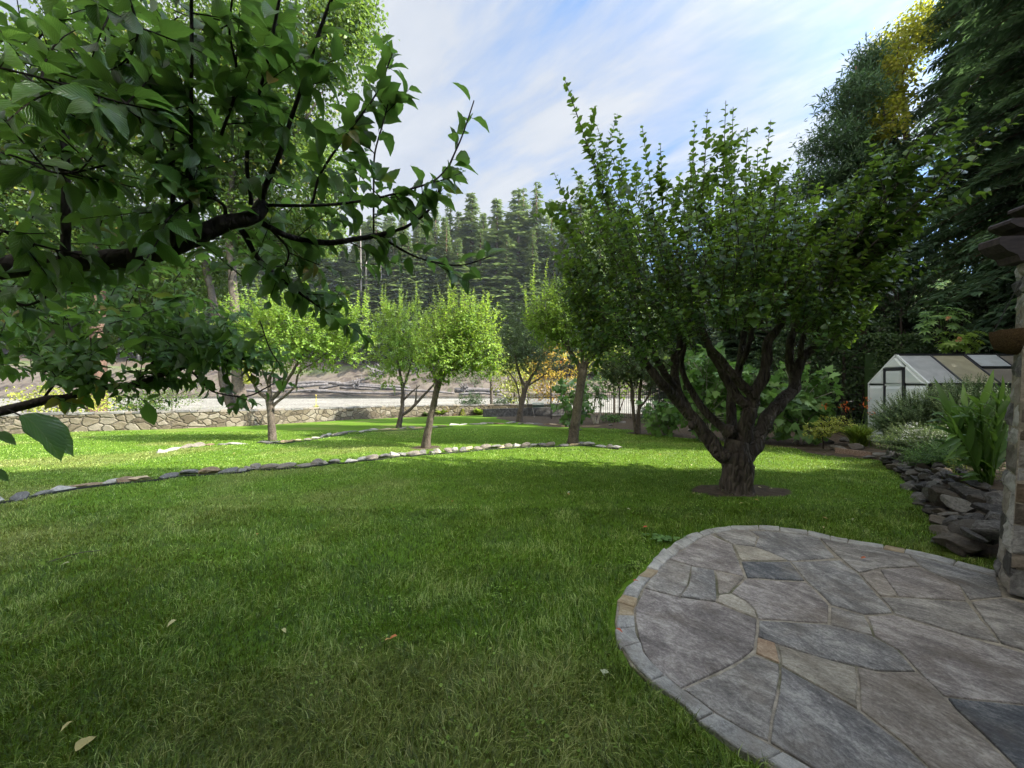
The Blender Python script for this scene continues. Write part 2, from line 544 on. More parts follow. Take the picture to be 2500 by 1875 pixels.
def flag_mat(name, a, b, c, sc=3.0):
    rot = 12 + (sum(map(ord, name)) * 37) % 40
    """cleft slate: streaked, blotched with pale lichen"""
    def f(N, tc):
        mp = N.n('ShaderNodeMapping', {'Vector': tc, 'Rotation': (0, 0, R(rot + 22))}).outputs[0]
        mp = N.n('ShaderNodeMapping', {'Vector': mp, 'Scale': (1.0, 1.9, 1)}).outputs[0]
        n = N.noise(mp, sc, 10, 0.74, 0.6)
        n2 = N.noise(mp, sc * 9, 8, 0.80, 0.4)
        n3 = N.noise(tc, sc * 0.5, 3)
        n4 = N.noise(tc, 70, 5, 0.85)
        val = N.math('ADD', N.math('MULTIPLY', n, 0.44), N.math('ADD', N.math('MULTIPLY', n2, 0.30), N.math('MULTIPLY', n3, 0.08)))
        val = N.math('ADD', val, N.math('MULTIPLY', n4, 0.20))
        col = N.ramp(val, [(0.42, a), (0.50, b), (0.59, c)])
        dk = N.ramp(N.noise(mp, sc * 2.3, 8, 0.7, 1.0), [(0.56, (0,) * 3), (0.72, (0.35,) * 3)])
        col = N.mix(dk, col, tuple(x * 0.8 for x in a))
        rust = N.ramp(N.noise(tc, sc * 0.9, 5, 0.6), [(0.50, (0,) * 3), (0.68, (0.45,) * 3)])
        col = N.mix(rust, col, (0.17, 0.135, 0.10))
        h = N.math('ADD', N.math('MULTIPLY', n, 1.0), N.math('ADD', N.math('MULTIPLY', n2, 0.5), N.math('MULTIPLY', n4, 0.25)))
        return col, h, (1.0, 0.035)
    return principled(name, f, 0.8, 0.3)


flag_mat('flag_grey', (0.105, 0.100, 0.098), (0.248, 0.233, 0.218), (0.521, 0.491, 0.455))
flag_mat('flag_purple', (0.109, 0.095, 0.095), (0.242, 0.218, 0.207), (0.521, 0.479, 0.450))
flag_mat('flag_blue', (0.056, 0.061, 0.072), (0.105, 0.112, 0.124), (0.297, 0.296, 0.296))
flag_mat('flag_slate', (0.094, 0.091, 0.095), (0.211, 0.206, 0.204), (0.496, 0.479, 0.455))
flag_mat('flag_cream', (0.161, 0.145, 0.118), (0.323, 0.296, 0.248), (0.571, 0.527, 0.450))
flag_mat('flag_orange', (0.186, 0.121, 0.083), (0.359, 0.254, 0.172), (0.545, 0.437, 0.320))
flag_mat('flag_brown', (0.130, 0.112, 0.098), (0.267, 0.236, 0.207), (0.521, 0.473, 0.420))
flag_mat('flag_rim', (0.22, 0.218, 0.21), (0.40, 0.395, 0.38), (0.58, 0.57, 0.54), 5.0)
flag_mat('flag_rim_tan', (0.28, 0.21, 0.13), (0.42, 0.33, 0.21), (0.54, 0.45, 0.32), 5.0)
principled('mortar', lambda N, tc: (N.mix(N.ramp(N.noise(tc, 1.6, 5, 0.7), [(0.52, (0,) * 3), (0.62, (.8,) * 3)]), N.ramp(N.noise(tc, 25, 5, 0.7), [(0.3, (0.14, 0.125, 0.10)), (0.7, (0.36, 0.325, 0.27))]), (0.07, 0.075, 0.04)), N.noise(tc, 70, 4), (0.7, 0.01)), 0.95, 0.1)


def wall_mat():
    def f(N, tc):
        tc = N.n('ShaderNodeMapping', {'Vector': tc, 'Scale': (1, 1, 1.35)}).outputs[0]
        w = N.n('ShaderNodeTexNoise', {'Vector': tc, 'Scale': 2.0, 'Detail': 3.0})
        wv = N.n('ShaderNodeVectorMath', {0: w.outputs['Color'], 1: (0.35, 0.35, 0.35)}, operation='MULTIPLY').outputs[0]
        vv = N.n('ShaderNodeVectorMath', {0: tc, 1: wv}, operation='ADD').outputs[0]
        ve = N.n('ShaderNodeTexVoronoi', {'Vector': vv, 'Scale': 2.5}, feature='DISTANCE_TO_EDGE').outputs['Distance']
        vc = N.n('ShaderNodeTexVoronoi', {'Vector': vv, 'Scale': 2.5}).outputs['Color']
        r = N.n('ShaderNodeSeparateXYZ', {'Vector': vc}).outputs[0]
        n = N.noise(tc, 7, 6, 0.65)
        col = N.ramp(N.math('ADD', N.math('MULTIPLY', r, 0.5), N.math('MULTIPLY', n, 0.5)), [(0.28, (0.070, 0.058, 0.040)), (0.5, (0.120, 0.102, 0.070)), (0.72, (0.165, 0.148, 0.115))])
        j = N.ramp(ve, [(0.02, (1,) * 3), (0.055, (0,) * 3)])
        col = N.mix(j, col, (0.07, 0.06, 0.045))
        h = N.math('ADD', N.math('MINIMUM', N.math('MULTIPLY', ve, 6.0), 0.7), N.math('MULTIPLY', n, 0.4))
        return col, h, (1.0, 0.06)
    return principled('wall_stone', f, 0.9, 0.15)


wall_mat()
principled('iron', lambda N, tc: ((0.018, 0.018, 0.02), None, None), 0.5, 0.4)
principled('wood_dark', lambda N, tc: (N.ramp(N.noise(N.n('ShaderNodeMapping', {'Vector': tc, 'Scale': (2, 14, 14)}).outputs[0], 3, 5), [(0.3, (0.018, 0.014, 0.015)), (0.7, (0.050, 0.038, 0.038))]),
                               N.noise(tc, 40, 4), (0.3, 0.005)), 0.7, 0.3)
principled('wood_plank', lambda N, tc: (N.ramp(N.noise(N.n('ShaderNodeMapping', {'Vector': tc, 'Scale': (1, 12, 12)}).outputs[0], 3, 5), [(0.3, (0.13, 0.085, 0.065)), (0.7, (0.33, 0.24, 0.19))]),
                                N.noise(tc, 40, 4), (0.3, 0.005)), 0.85, 0.2)
principled('coir', lambda N, tc: (N.ramp(N.noise(N.n('ShaderNodeMapping', {'Vector': tc, 'Scale': (14, 14, 40)}).outputs[0], 5, 6, 0.8), [(0.3, (0.025, 0.017, 0.009)), (0.7, (0.13, 0.085, 0.04))]),
                          N.noise(tc, 60, 5, 0.8), (1.0, 0.03)), 0.95, 0.1)
principled('frame_white', lambda N, tc: ((0.62, 0.66, 0.68), None, None), 0.5, 0.4)
principled('frame_black', lambda N, tc: ((0.022, 0.024, 0.032), None, None), 0.45, 0.4)
principled('plastic_green', lambda N, tc: ((0.015, 0.04, 0.032), None, None), 0.5, 0.4)
principled('plastic_pale', lambda N, tc: ((0.30, 0.36, 0.36), None, None), 0.5, 0.4)


def panel_mat(name, a, b, trans=0.25):
    m = bpy.data.materials.new(name)
    m.use_nodes = True
    N = NT(m.node_tree)
    tc = N.n('ShaderNodeTexCoord').outputs['Object']
    n = N.noise(N.n('ShaderNodeMapping', {'Vector': tc, 'Scale': (1.2, 1.2, 2.5), 'Rotation': (0.2, 0.3, 0)}).outputs[0], 1.7, 5, 0.6, 0.6)
    col = N.ramp(n, [(0.3, a), (0.7, b)])
    p = N.n('ShaderNodeBsdfPrincipled', {'Base Color': col, 'Roughness': 0.35, 'Specular IOR Level': 0.5})
    tr = N.n('ShaderNodeBsdfTranslucent', {'Color': col})
    mx = N.n('ShaderNodeMixShader', {0: trans, 1: p.outputs[0], 2: tr.outputs[0]})
    N.n('ShaderNodeOutputMaterial', {'Surface': mx.outputs[0]})
    MATS[name] = m


panel_mat('film_white', (0.70, 0.78, 0.82), (0.88, 0.92, 0.94), 0.35)
panel_mat('pane_grey', (0.30, 0.32, 0.34), (0.46, 0.48, 0.50))
panel_mat('pane_yellow', (0.26, 0.25, 0.18), (0.40, 0.38, 0.27))
panel_mat('pane_pale', (0.36, 0.40, 0.44), (0.50, 0.55, 0.60))
panel_mat('pane_brown', (0.16, 0.15, 0.135), (0.26, 0.245, 0.22))
panel_mat('pane_dim', (0.06, 0.075, 0.07), (0.12, 0.14, 0.13), 0.1)


def water_mat():
    def f(N, tc):
        n = N.noise(N.n('ShaderNodeMapping', {'Vector': tc, 'Scale': (0.4, 2.0, 1)}).outputs[0], 1.4, 5, 0.6)
        return (0.02, 0.026, 0.024), n, (0.7, 0.25)
    return principled('river_water', f, 0.12, 0.5)


water_mat()
ground_mat()
MATS['grass'] = grass_mat()

# ---------------------------------------------------------------- terrain
E1 = [(-12.0, 1.2), (-7.25, 5.3), (-6.4, 6.0), (-5.1, 7.3), (-3.6, 8.5), (-1.6, 9.75), (0.2, 10.1), (1.2, 9.9), (2.5, 9.5), (3.0, 9.2)]
E2 = [(-13.5, 7.5), (-9.9, 10.3), (-7.9, 12.4), (-5.6, 14.8), (-4.0, 16.6), (-2.0, 17.7), (0.6, 17.9), (2.2, 17.0), (3.4, 15.6), (4.2, 14.3), (4.6, 13.2)]


def above(x, y, pl):
    """how far (x, y) lies beyond an edging curve, in Y"""
    xs = np.array([p[0] for p in pl]); ys = np.array([p[1] for p in pl])
    return y - np.interp(x, xs, ys)


def zg(x, y):
    x = np.asarray(x, float); y = np.asarray(y, float)
    z = -0.028 * np.maximum(0, y - 6.5)
    z = np.where(y > 30, -0.028 * 23.5, z)
    f1 = 1 - sstep(1.8, 4.5, x)
    f2 = 1 - sstep(3.0, 6.0, x)
    z = z - 0.09 * f1 * sstep(0.05, 0.5, above(x, y, E1)) - 0.09 * f2 * sstep(0.05, 0.5, above(x, y, E2))
    z = z + 0.05 * f1 * np.exp(-(above(x, y, E1) + 0.6) ** 2 / 1.2)
    z = z + (fnoise(x * 0.4, y * 0.4, 3, 2) - 0.5) * 0.05 * sstep(3, 8, y)
    z = z + 0.0 * x
    # beyond the garden: flood plain, river bed, far bank, hillside
    dw = wall_side(x, y)
    low = -1.55 - 0.004 * np.clip(y - 40, 0, 60)
    k = sstep(0.1, 3.5, dw)
    z = z * (1 - k) + low * k
    k = sstep(90, 97, y)
    z = z - 1.3 * k
    bankf = sstep(122, 150, y + 6 * (fnoise(x * 0.05, y * 0.05, 9, 3) - 0.5))
    bankh = 10.5 + 4.0 * (fnoise(x * 0.03, y * 0.0, 5, 3) - 0.5) - 5.5 * sstep(-12, 16, x)
    ridge = 1 + 0.35 * (fnoise(x * 0.10, y * 0.10, 21, 4) - 0.5)
    z = z + bankf * (bankh + 3.0) * ridge
    z = z + np.clip(y - 150, 0, 150) * 0.24 * (1 - 0.55 * sstep(0, 120, x))
    return z


WALL = [(-60.0, -4.0), (-30.0, 9.0), (-20.8, 15.8), (-15.0, 19.0), (-10.5, 25.0), (-7.5, 28.3), (-1.7, 31.0), (4.6, 31.5), (6.0, 31.6)]
FENCE = [(1.2, 29.5), (2.6, 25.8), (6.2, 22.5), (9.3, 18.5), (11.5, 16.0), (16.5, 15.0)]


def wall_side(x, y):
    """signed distance: > 0 beyond the garden's boundary"""
    bx = np.array([-60, -30, -20.8, -15, -10.5, -7.5, -1.7, 3.0, 8, 14, 20, 40.])
    by = np.array([-4, 9, 15.8, 19, 25, 28.3, 31.0, 31.5, 30, 26, 24, 24.])
    return (y - np.interp(x, bx, by) - 0.5) * 0.8


def G(x, y, lo=1.0, hi=200):
    """where the sight line of photo pixel (x, y) meets the ground"""
    Ys = np.linspace(lo, hi, 40000) if hi > 60 else np.linspace(lo, hi, 8000)
    X = (x - 1250) / F * Ys
    Z = EYE - (y - 937) / F * Ys
    d = Z - zg(X, Ys)
    i = np.argmax(d < 0)
    if d[i] >= 0: i = len(Ys) - 1
    return np.array([X[i], Ys[i], float(zg(X[i], Ys[i]))])


def gz(x, y):
    return float(zg(x, y))


# patio outline traced on the ground (z = 0 there)
def gp(u, v):
    """zoomed patio pixel -> ground"""
    x, y = 1400 + u / 2.011, 1200 + v / 2.011
    Y = EYE * F / (y - 937)
    return ((x - 1250) / F * Y, Y)


OUT = [(2090, 400), (1900, 350), (1750, 310), (1550, 270), (1300, 230), (1150, 195), (950, 172), (780, 170), (650, 190), (570, 215), (500, 250), (430, 300), (370, 370),
       (310, 430), (255, 475), (215, 550), (203, 640), (222, 740), (280, 850), (370, 930), (500, 1020), (620, 1130), (750, 1220), (900, 1310), (1080, 1420), (1300, 1560), (1600, 1720)]
INN = [(2080, 425), (1890, 372), (1740, 332), (1545, 290), (1295, 250), (1150, 216), (950, 193), (790, 190), (680, 208), (610, 240), (545, 280), (470, 338), (425, 385),
       (378, 435), (330, 495), (303, 575), (303, 640), (320, 720), (358, 815), (445, 905), (560, 995), (690, 1090), (830, 1175), (980, 1260), (1160, 1360), (1380, 1500), (1680, 1660)]
OUTW = [gp(*p) for p in OUT]
INNW = [gp(*p) for p in INN]
PATIO = OUTW + [(2.2, 0.2), (2.2, -1.6), (9.0, -1.6), (9.0, 1.5), (5.2, 3.0)]

# bed outlines
ROCKLINE = [(3.95, 3.55), (4.55, 4.05), (5.05, 4.65), (5.75, 5.5), (6.6, 6.5), (7.4, 7.6), (8.0, 8.4)]
BED2 = [(8.0, 8.4), (7.55, 8.9), (7.2, 9.5), (7.55, 10.3)]
BACKBED = [(7.55, 10.3), (7.0, 11.6), (6.0, 12.4), (4.9, 13.6), (4.9, 16.0), (3.6, 18.2), (1.5, 20.0), (-1.0, 26.0)]
BEDPOLY = [(3.95, 3.55)] + ROCKLINE + BED2 + BACKBED + [(-1.0, 30.5), (30, 30), (30, 2.0)]
MULCH = G(1806, 1196)


def masks(x, y):
    soil = np.zeros_like(x)
    inside = inpoly(x, y, BEDPOLY)
    soil = np.where(inside, 1.0, soil)
    d = np.hypot((x - MULCH[0]) / 0.80, (y - MULCH[1] + 0.02) / 0.42)
    soil = np.maximum(soil, 1 - sstep(0.75, 1.1, d))
    for tx, ty in ((1040, 1092), (1557, 1057)):
        g = G(tx, ty)
        soil = np.maximum(soil, (1 - sstep(0.3, 0.8, np.hypot((x - g[0]) / 0.9, (y - g[1])))) * 0.75)
    # planting strip in front of the wall and the path of patio earth
    bs = wall_side(x, y)
    soil = np.maximum(soil, sstep(-1.0, -0.6, bs) * (x > -13.5) * (bs < 0.3))
    grav = sstep(0.2, 1.2, bs)
    hill = sstep(139, 149, y + 8 * (fnoise(x * .12, y * .12, 4, 2) - .5))
    bank = sstep(119, 126, y) * (1 - hill)
    soil = np.maximum(soil, hill)
    return soil, grav * (1 - sstep(119, 126, y)), bank


def dryness(x, y):
    d = fnoise(x * 0.55 + 3, y * 0.55, 31, 4)
    left = (1 - sstep(-5, 1.5, x)) * (1 - sstep(9, 13, y)) * 0.17
    near = np.exp(-((x + 0.9) ** 2 + (y - 1.5) ** 2) / 1.2) * 0.12
    dd = sstep(0.54, 0.86, d + left + near)
    fine = fnoise(x * 4, y * 4, 77, 3)
    return np.clip(dd * 0.85 + sstep(0.60, 0.75, fine) * 0.18 * (1 - sstep(7, 10, y)), 0, 1)


def build_ground():
    xs = np.concatenate([-30 - np.geomspace(0.4, 900, 70)[::-1], np.arange(-30, 30.01, 0.22), 30 + np.geomspace(0.4, 900, 70)])
    ys = np.concatenate([-6 - np.geomspace(0.4, 90, 14)[::-1], np.arange(-6, 36.01, 0.22), np.arange(36.8, 118, 2.0), np.arange(118, 170, 1.0), 170 + np.geomspace(1.5, 240, 40)])
    X, Y = np.meshgrid(xs, ys)
    Z = zg(X, Y)
    x, y = X.ravel(), Y.ravel()
    # sunk a little under the patio
    Z = Z.ravel() - 0.03 * inpoly(x, y, PATIO)
    v = np.stack([x, y, Z], 1)
    nx, ny = len(xs), len(ys)
    idx = np.arange(nx * ny).reshape(ny, nx)
    f = np.stack([idx[:-1, :-1], idx[:-1, 1:], idx[1:, 1:], idx[1:, :-1]], -1).reshape(-1, 4)
    s, g, b = masks(x, y)
    me = np_mesh('ground', v, [f], {'mask': np.stack([s, g, b], 1), 'dry': dryness(x, y)}, smooth=True)
    tag(link('ground', me, MATS['ground']), kind='structure')
    w = MB()
    w.add([(-900, 88, -2.35), (900, 88, -2.35), (900, 132, -2.35), (-900, 132, -2.35)], [(0, 1, 2, 3)])
    tag(w.build('river_water', MATS['river_water']), kind='structure')


build_ground()

# ---------------------------------------------------------------- leaves


def leaf_template(kind='simple', w=0.32, fold=0.18, curl=0.25):
    """returns verts (n,3), quads, tris, uv; y runs along the leaf 0..1"""
    if kind == 'quad':
        v = np.array([(-w, 0.45, 0.06), (0, 0, 0), (w, 0.45, 0.06), (0, 1, -0.08)], float)
        return v, np.array([(0, 1, 2, 3)]), np.zeros((0, 3), int), v.copy()
    if kind == 'simple':
        prof = [(0.0, 0.05), (0.30, 0.95), (0.62, 0.82), (1.0, 0.0)]
    elif kind == 'fine':
        prof = [(0.0, 0.04), (0.07, 0.42), (0.17, 0.78), (0.30, 0.97), (0.43, 1.0), (0.56, 0.93), (0.68, 0.78), (0.79, 0.56), (0.89, 0.30), (0.96, 0.09), (1.0, 0.0)]
    elif kind == 'blade':
        prof = [(0.0, 0.6), (0.25, 1.0), (0.55, 0.85), (0.8, 0.5), (1.0, 0.0)]
    V, U = [], []
    n = len(prof)
    for i, (t, p) in enumerate(prof):
        z = -curl * t * t
        ser = (0.05 if i % 2 else -0.04) if kind == 'fine' and 0 < i < n - 1 else 0
        wd = w * p * (1 + ser)
        wave = 0.02 * math.sin(i * 1.9) if kind == 'fine' else 0
        V += [(-wd, t, z + fold * wd + wave), (0, t, z), (wd, t, z + fold * wd - wave)]
        U += [(-p, t, 0), (0, t, 0), (p, t, 0)]
    q = []
    for i in range(n - 1):
        a = i * 3
        q += [(a, a + 1, a + 4, a + 3), (a + 1, a + 2, a + 5, a + 4)]
    return np.array(V), np.array(q), np.zeros((0, 3), int), np.array(U)


def lobed_template(w=0.5):
    """fig-like leaf with deep lobes, one fan"""
    rim = [(0.0, 0.0), (0.22, 0.10), (0.55, 0.12), (0.34, 0.34), (0.60, 0.62), (0.25, 0.55), (0.20, 0.75), (0.0, 1.0), (-0.20, 0.75), (-0.25, 0.55), (-0.60, 0.62), (-0.34, 0.34), (-0.55, 0.12), (-0.22, 0.10)]
    V = [(0, 0.4, 0.0)] + [(x * w * 2, y, -0.12 * abs(x) - 0.12 * y * y) for x, y in rim]
    n = len(rim)
    t = [(0, 1 + i, 1 + (i + 1) % n) for i in range(n)]
    return np.array(V), np.zeros((0, 4), int), np.array(t), np.array(V)


TPL = {'quad': leaf_template('quad'), 'simple': leaf_template('simple'), 'fine': leaf_template('fine', 0.27, 0.50, 0.34), 'round': leaf_template('simple', 0.40),
       'narrow': leaf_template('quad', 0.11), 'needle': leaf_template('quad', 0.13), 'lobed': lobed_template(), 'slim': leaf_template('simple', 0.17, 0.2, 0.35), 'strap': leaf_template('blade', 0.075, 0.3, 0.30),
       'spray': leaf_template('quad', 0.22)}


class Leaves:
    def __init__(s):
        s.p, s.d, s.n, s.s, s.t = [], [], [], [], []

    def add(s, p, d, n, size, tint):
        p = np.atleast_2d(p)
        k = len(p)
        s.p.append(p)
        s.d.append(np.broadcast_to(d, (k, 3)))
        s.n.append(np.broadcast_to(n, (k, 3)))
        s.s.append(np.broadcast_to(size, (k,)))
        s.t.append(np.broadcast_to(tint, (k,)))

    def count(s):
        return sum(len(x) for x in s.p)

    def mesh(s, name, tpl='simple', origin=(0, 0, 0)):
        p, d, n = np.concatenate(s.p) - np.array(origin), np.concatenate(s.d), np.concatenate(s.n)
        sz, t = np.concatenate(s.s), np.concatenate(s.t)
        d = d / (np.linalg.norm(d, axis=1)[:, None] + 1e-9)
        x = np.cross(d, n)
        x /= np.linalg.norm(x, axis=1)[:, None] + 1e-9
        z = np.cross(x, d)
        V, Q, T, U = TPL[tpl]
        vv = p[:, None, :] + sz[:, None, None] * (V[None, :, 0:1] * x[:, None, :] + V[None, :, 1:2] * d[:, None, :] + V[None, :, 2:3] * z[:, None, :])
        k, m = len(p), len(V)
        off = (np.arange(k) * m)[:, None, None]
        fl = []
        if len(Q): fl.append((Q[None] + off).reshape(-1, 4))
        if len(T): fl.append((T[None] + off).reshape(-1, 3))
        at = {'tint': np.repeat(t, m)}
        if tpl == 'fine': at['luv'] = np.tile(U, (k, 1))
        return np_mesh(name, vv.reshape(-1, 3), fl, at, smooth=(tpl in ('fine', 'simple', 'round', 'slim')))

    def build(s, name, mat, parent=None, tpl='simple', origin=(0, 0, 0)):
        return link(name, s.mesh(name, tpl, origin), MATS[mat], parent)


def unit(v):
    return v / (np.linalg.norm(v, axis=-1, keepdims=True) + 1e-9)


def shoot(L, tw, p0, p1, size=0.09, gap=0.035, bend=0.08, tip_small=True, tint=(0.2, 0.9), tr=0.004, droop=0.25, rnd=rs, start=0.12):
    """a leafy shoot: alternate leaves standing off a thin stem"""
    p0, p1 = np.array(p0, float), np.array(p1, float)
    ax = p1 - p0
    ln = np.linalg.norm(ax)
    if ln < 1e-3: return
    side = unit(np.cross(ax, rnd.normal(size=3)))
    mid = (p0 + p1) / 2 + side * bend * ln * rnd.uniform(0.3, 1)
    n = max(3, int(ln / gap))
    t = start + (1 - start) * (np.arange(n) + rnd.uniform(0, 0.6, n)) / n
    t = np.clip(t, 0, 1)
    pos = (1 - t)[:, None] ** 2 * p0 + 2 * ((1 - t) * t)[:, None] * mid + (t ** 2)[:, None] * p1
    tan = unit(2 * (1 - t)[:, None] * (mid - p0) + 2 * t[:, None] * (p1 - mid))
    ang = np.arange(n) * 2.4 + rnd.uniform(0, 6)
    a = unit(np.cross(tan, np.array([0.31, 0.2, 0.93])))
    b = np.cross(tan, a)
    rad = a * np.cos(ang)[:, None] + b * np.sin(ang)[:, None]
    out = rnd.uniform(0.5, 1.0, n)[:, None]
    d = unit(tan * (1.05 - out * 0.45) + rad * out + np.array([0, 0, -droop]) + rnd.normal(0, 0.13, (n, 3)))
    nm = unit(tan * 0.8 + np.array([0, 0, 0.7]) + rnd.normal(0, 0.30, (n, 3)))
    sz = size * rnd.uniform(0.7, 1.15, n)
    if tip_small: sz = sz * (1 - 0.55 * t ** 3)
    base = rnd.uniform(tint[0], tint[1])
    L.add(pos, d, nm, sz, np.clip(base + rnd.normal(0, 0.16, n), 0, 1))
    if tw is not None:
        ts = np.linspace(0, 1, 5)
        pp = (1 - ts)[:, None] ** 2 * p0 + 2 * ((1 - ts) * ts)[:, None] * mid + (ts ** 2)[:, None] * p1
        tw.tube(pp, np.linspace(tr, tr * 0.35, 5), 4, cap=False)


def blob_shoots(L, tw, c, r, n, size, length, up=0.7, gap=0.035, tint=(0.2, 0.9), seed=1, shell=0.45, droop=0.25):
    """n shoots spread through an ellipsoid crown"""
    rnd = np.random.RandomState(seed)
    c, r = np.array(c), np.array(r)
    for i in range(n):
        u = unit(rnd.normal(size=3))
        k = rnd.uniform(0, 1) ** shell
        p = c + u * r * k
        d = unit(u * (r / r.max()) + np.array([0, 0, up]) + rnd.normal(0, 0.35, 3))
        ln = length * rnd.uniform(0.5, 1.2)
        shoot(L, tw, p - d * ln * 0.6, p + d * ln * 0.4, size, gap, 0.12, tint=tint, rnd=rnd, droop=droop)


# ---------------------------------------------------------------- trees


def limb(tr, pts, w, Y, n=10, sub=5, wob=0.02, lump=0.25, lf=7.0):
    """pts: photo pixels (x, y, depth offset), w: widths in photo pixels"""
    pp = [P(p[0], p[1], Y + (p[2] if len(p) > 2 else 0)) for p in pts]
    rr = [0.5 * ww * (Y + (p[2] if len(p) > 2 else 0)) / F for p, ww in zip(pts, w)]
    a, b = smooth_path(pp, rr, sub, wob, seed=pts[0][0])
    tr.tube(a, b, n, lump=lump, lf=lf)


def orchard_tree(label, base, limbs, blobs, shoots, size, leafmat, nsh, barkm='bark_apple', group='apple trees on the terraces', seed=1, cat='tree', name='apple_tree', ln=0.40, tpl='simple', gap=0.04, up=0.7, dy=0.0):
    g = G(*base)
    g[1] += dy
    Y = g[1]
    t = empty(name, (g[0], g[1], g[2]), label, cat, group)
    tr = MB()
    for pts, w in limbs:
        limb(tr, pts, w, Y, lump=0.22)
    L, tw = Leaves(), tr
    tot = sum(b[2] * b[3] for b in blobs)
    for i, b in enumerate(blobs):
        x, y, rx, ry = b[:4]
        dz = b[4] if len(b) > 4 else 0
        c = P(x, y, Y + dz)
        k = (Y + dz) / F
        blob_shoots(L, tw, c, (rx * k * 1.28, (rx + ry) / 2 * k * 1.1, ry * k * 1.15), int(3.2 * nsh * rx * ry / tot), size, ln, up, gap, seed=seed * 50 + i)
    rnd = np.random.RandomState(seed + 5)
    tops = []
    for b in blobs:
        for q in range(max(2, int(b[2] / 5.5))):
            fx = rnd.uniform(-.95, .95)
            y0 = b[1] - b[3] * math.sqrt(1 - fx * fx) * .75
            tops.append((b[0] + fx * b[2], y0 + 8, b[0] + fx * b[2] * 1.12 + rnd.uniform(-6, 6), y0 - rnd.uniform(15, 88) * min(1, b[3] / 50)))
    for s_ in list(shoots) + tops:
        x0, y0, x1, y1 = s_[:4]
        a = P(x0, y0, Y + rnd.uniform(-0.5, 0.5))
        b = P(x1, y1, Y + rnd.uniform(-0.6, 0.6))
        shoot(L, tw, a, b, size, gap * 0.85, 0.07, rnd=rnd, tint=(0.5, 1.0), tr=0.007)
    tr.build('trunk', MATS[barkm], t, smooth=True, origin=-np.array([g[0], g[1], g[2]]) * 0)
    t.children[-1].data.transform(Matrix.Translation((-g[0], -g[1], -g[2])))
    o = L.build('crown', leafmat, t, tpl, origin=g)
    return t


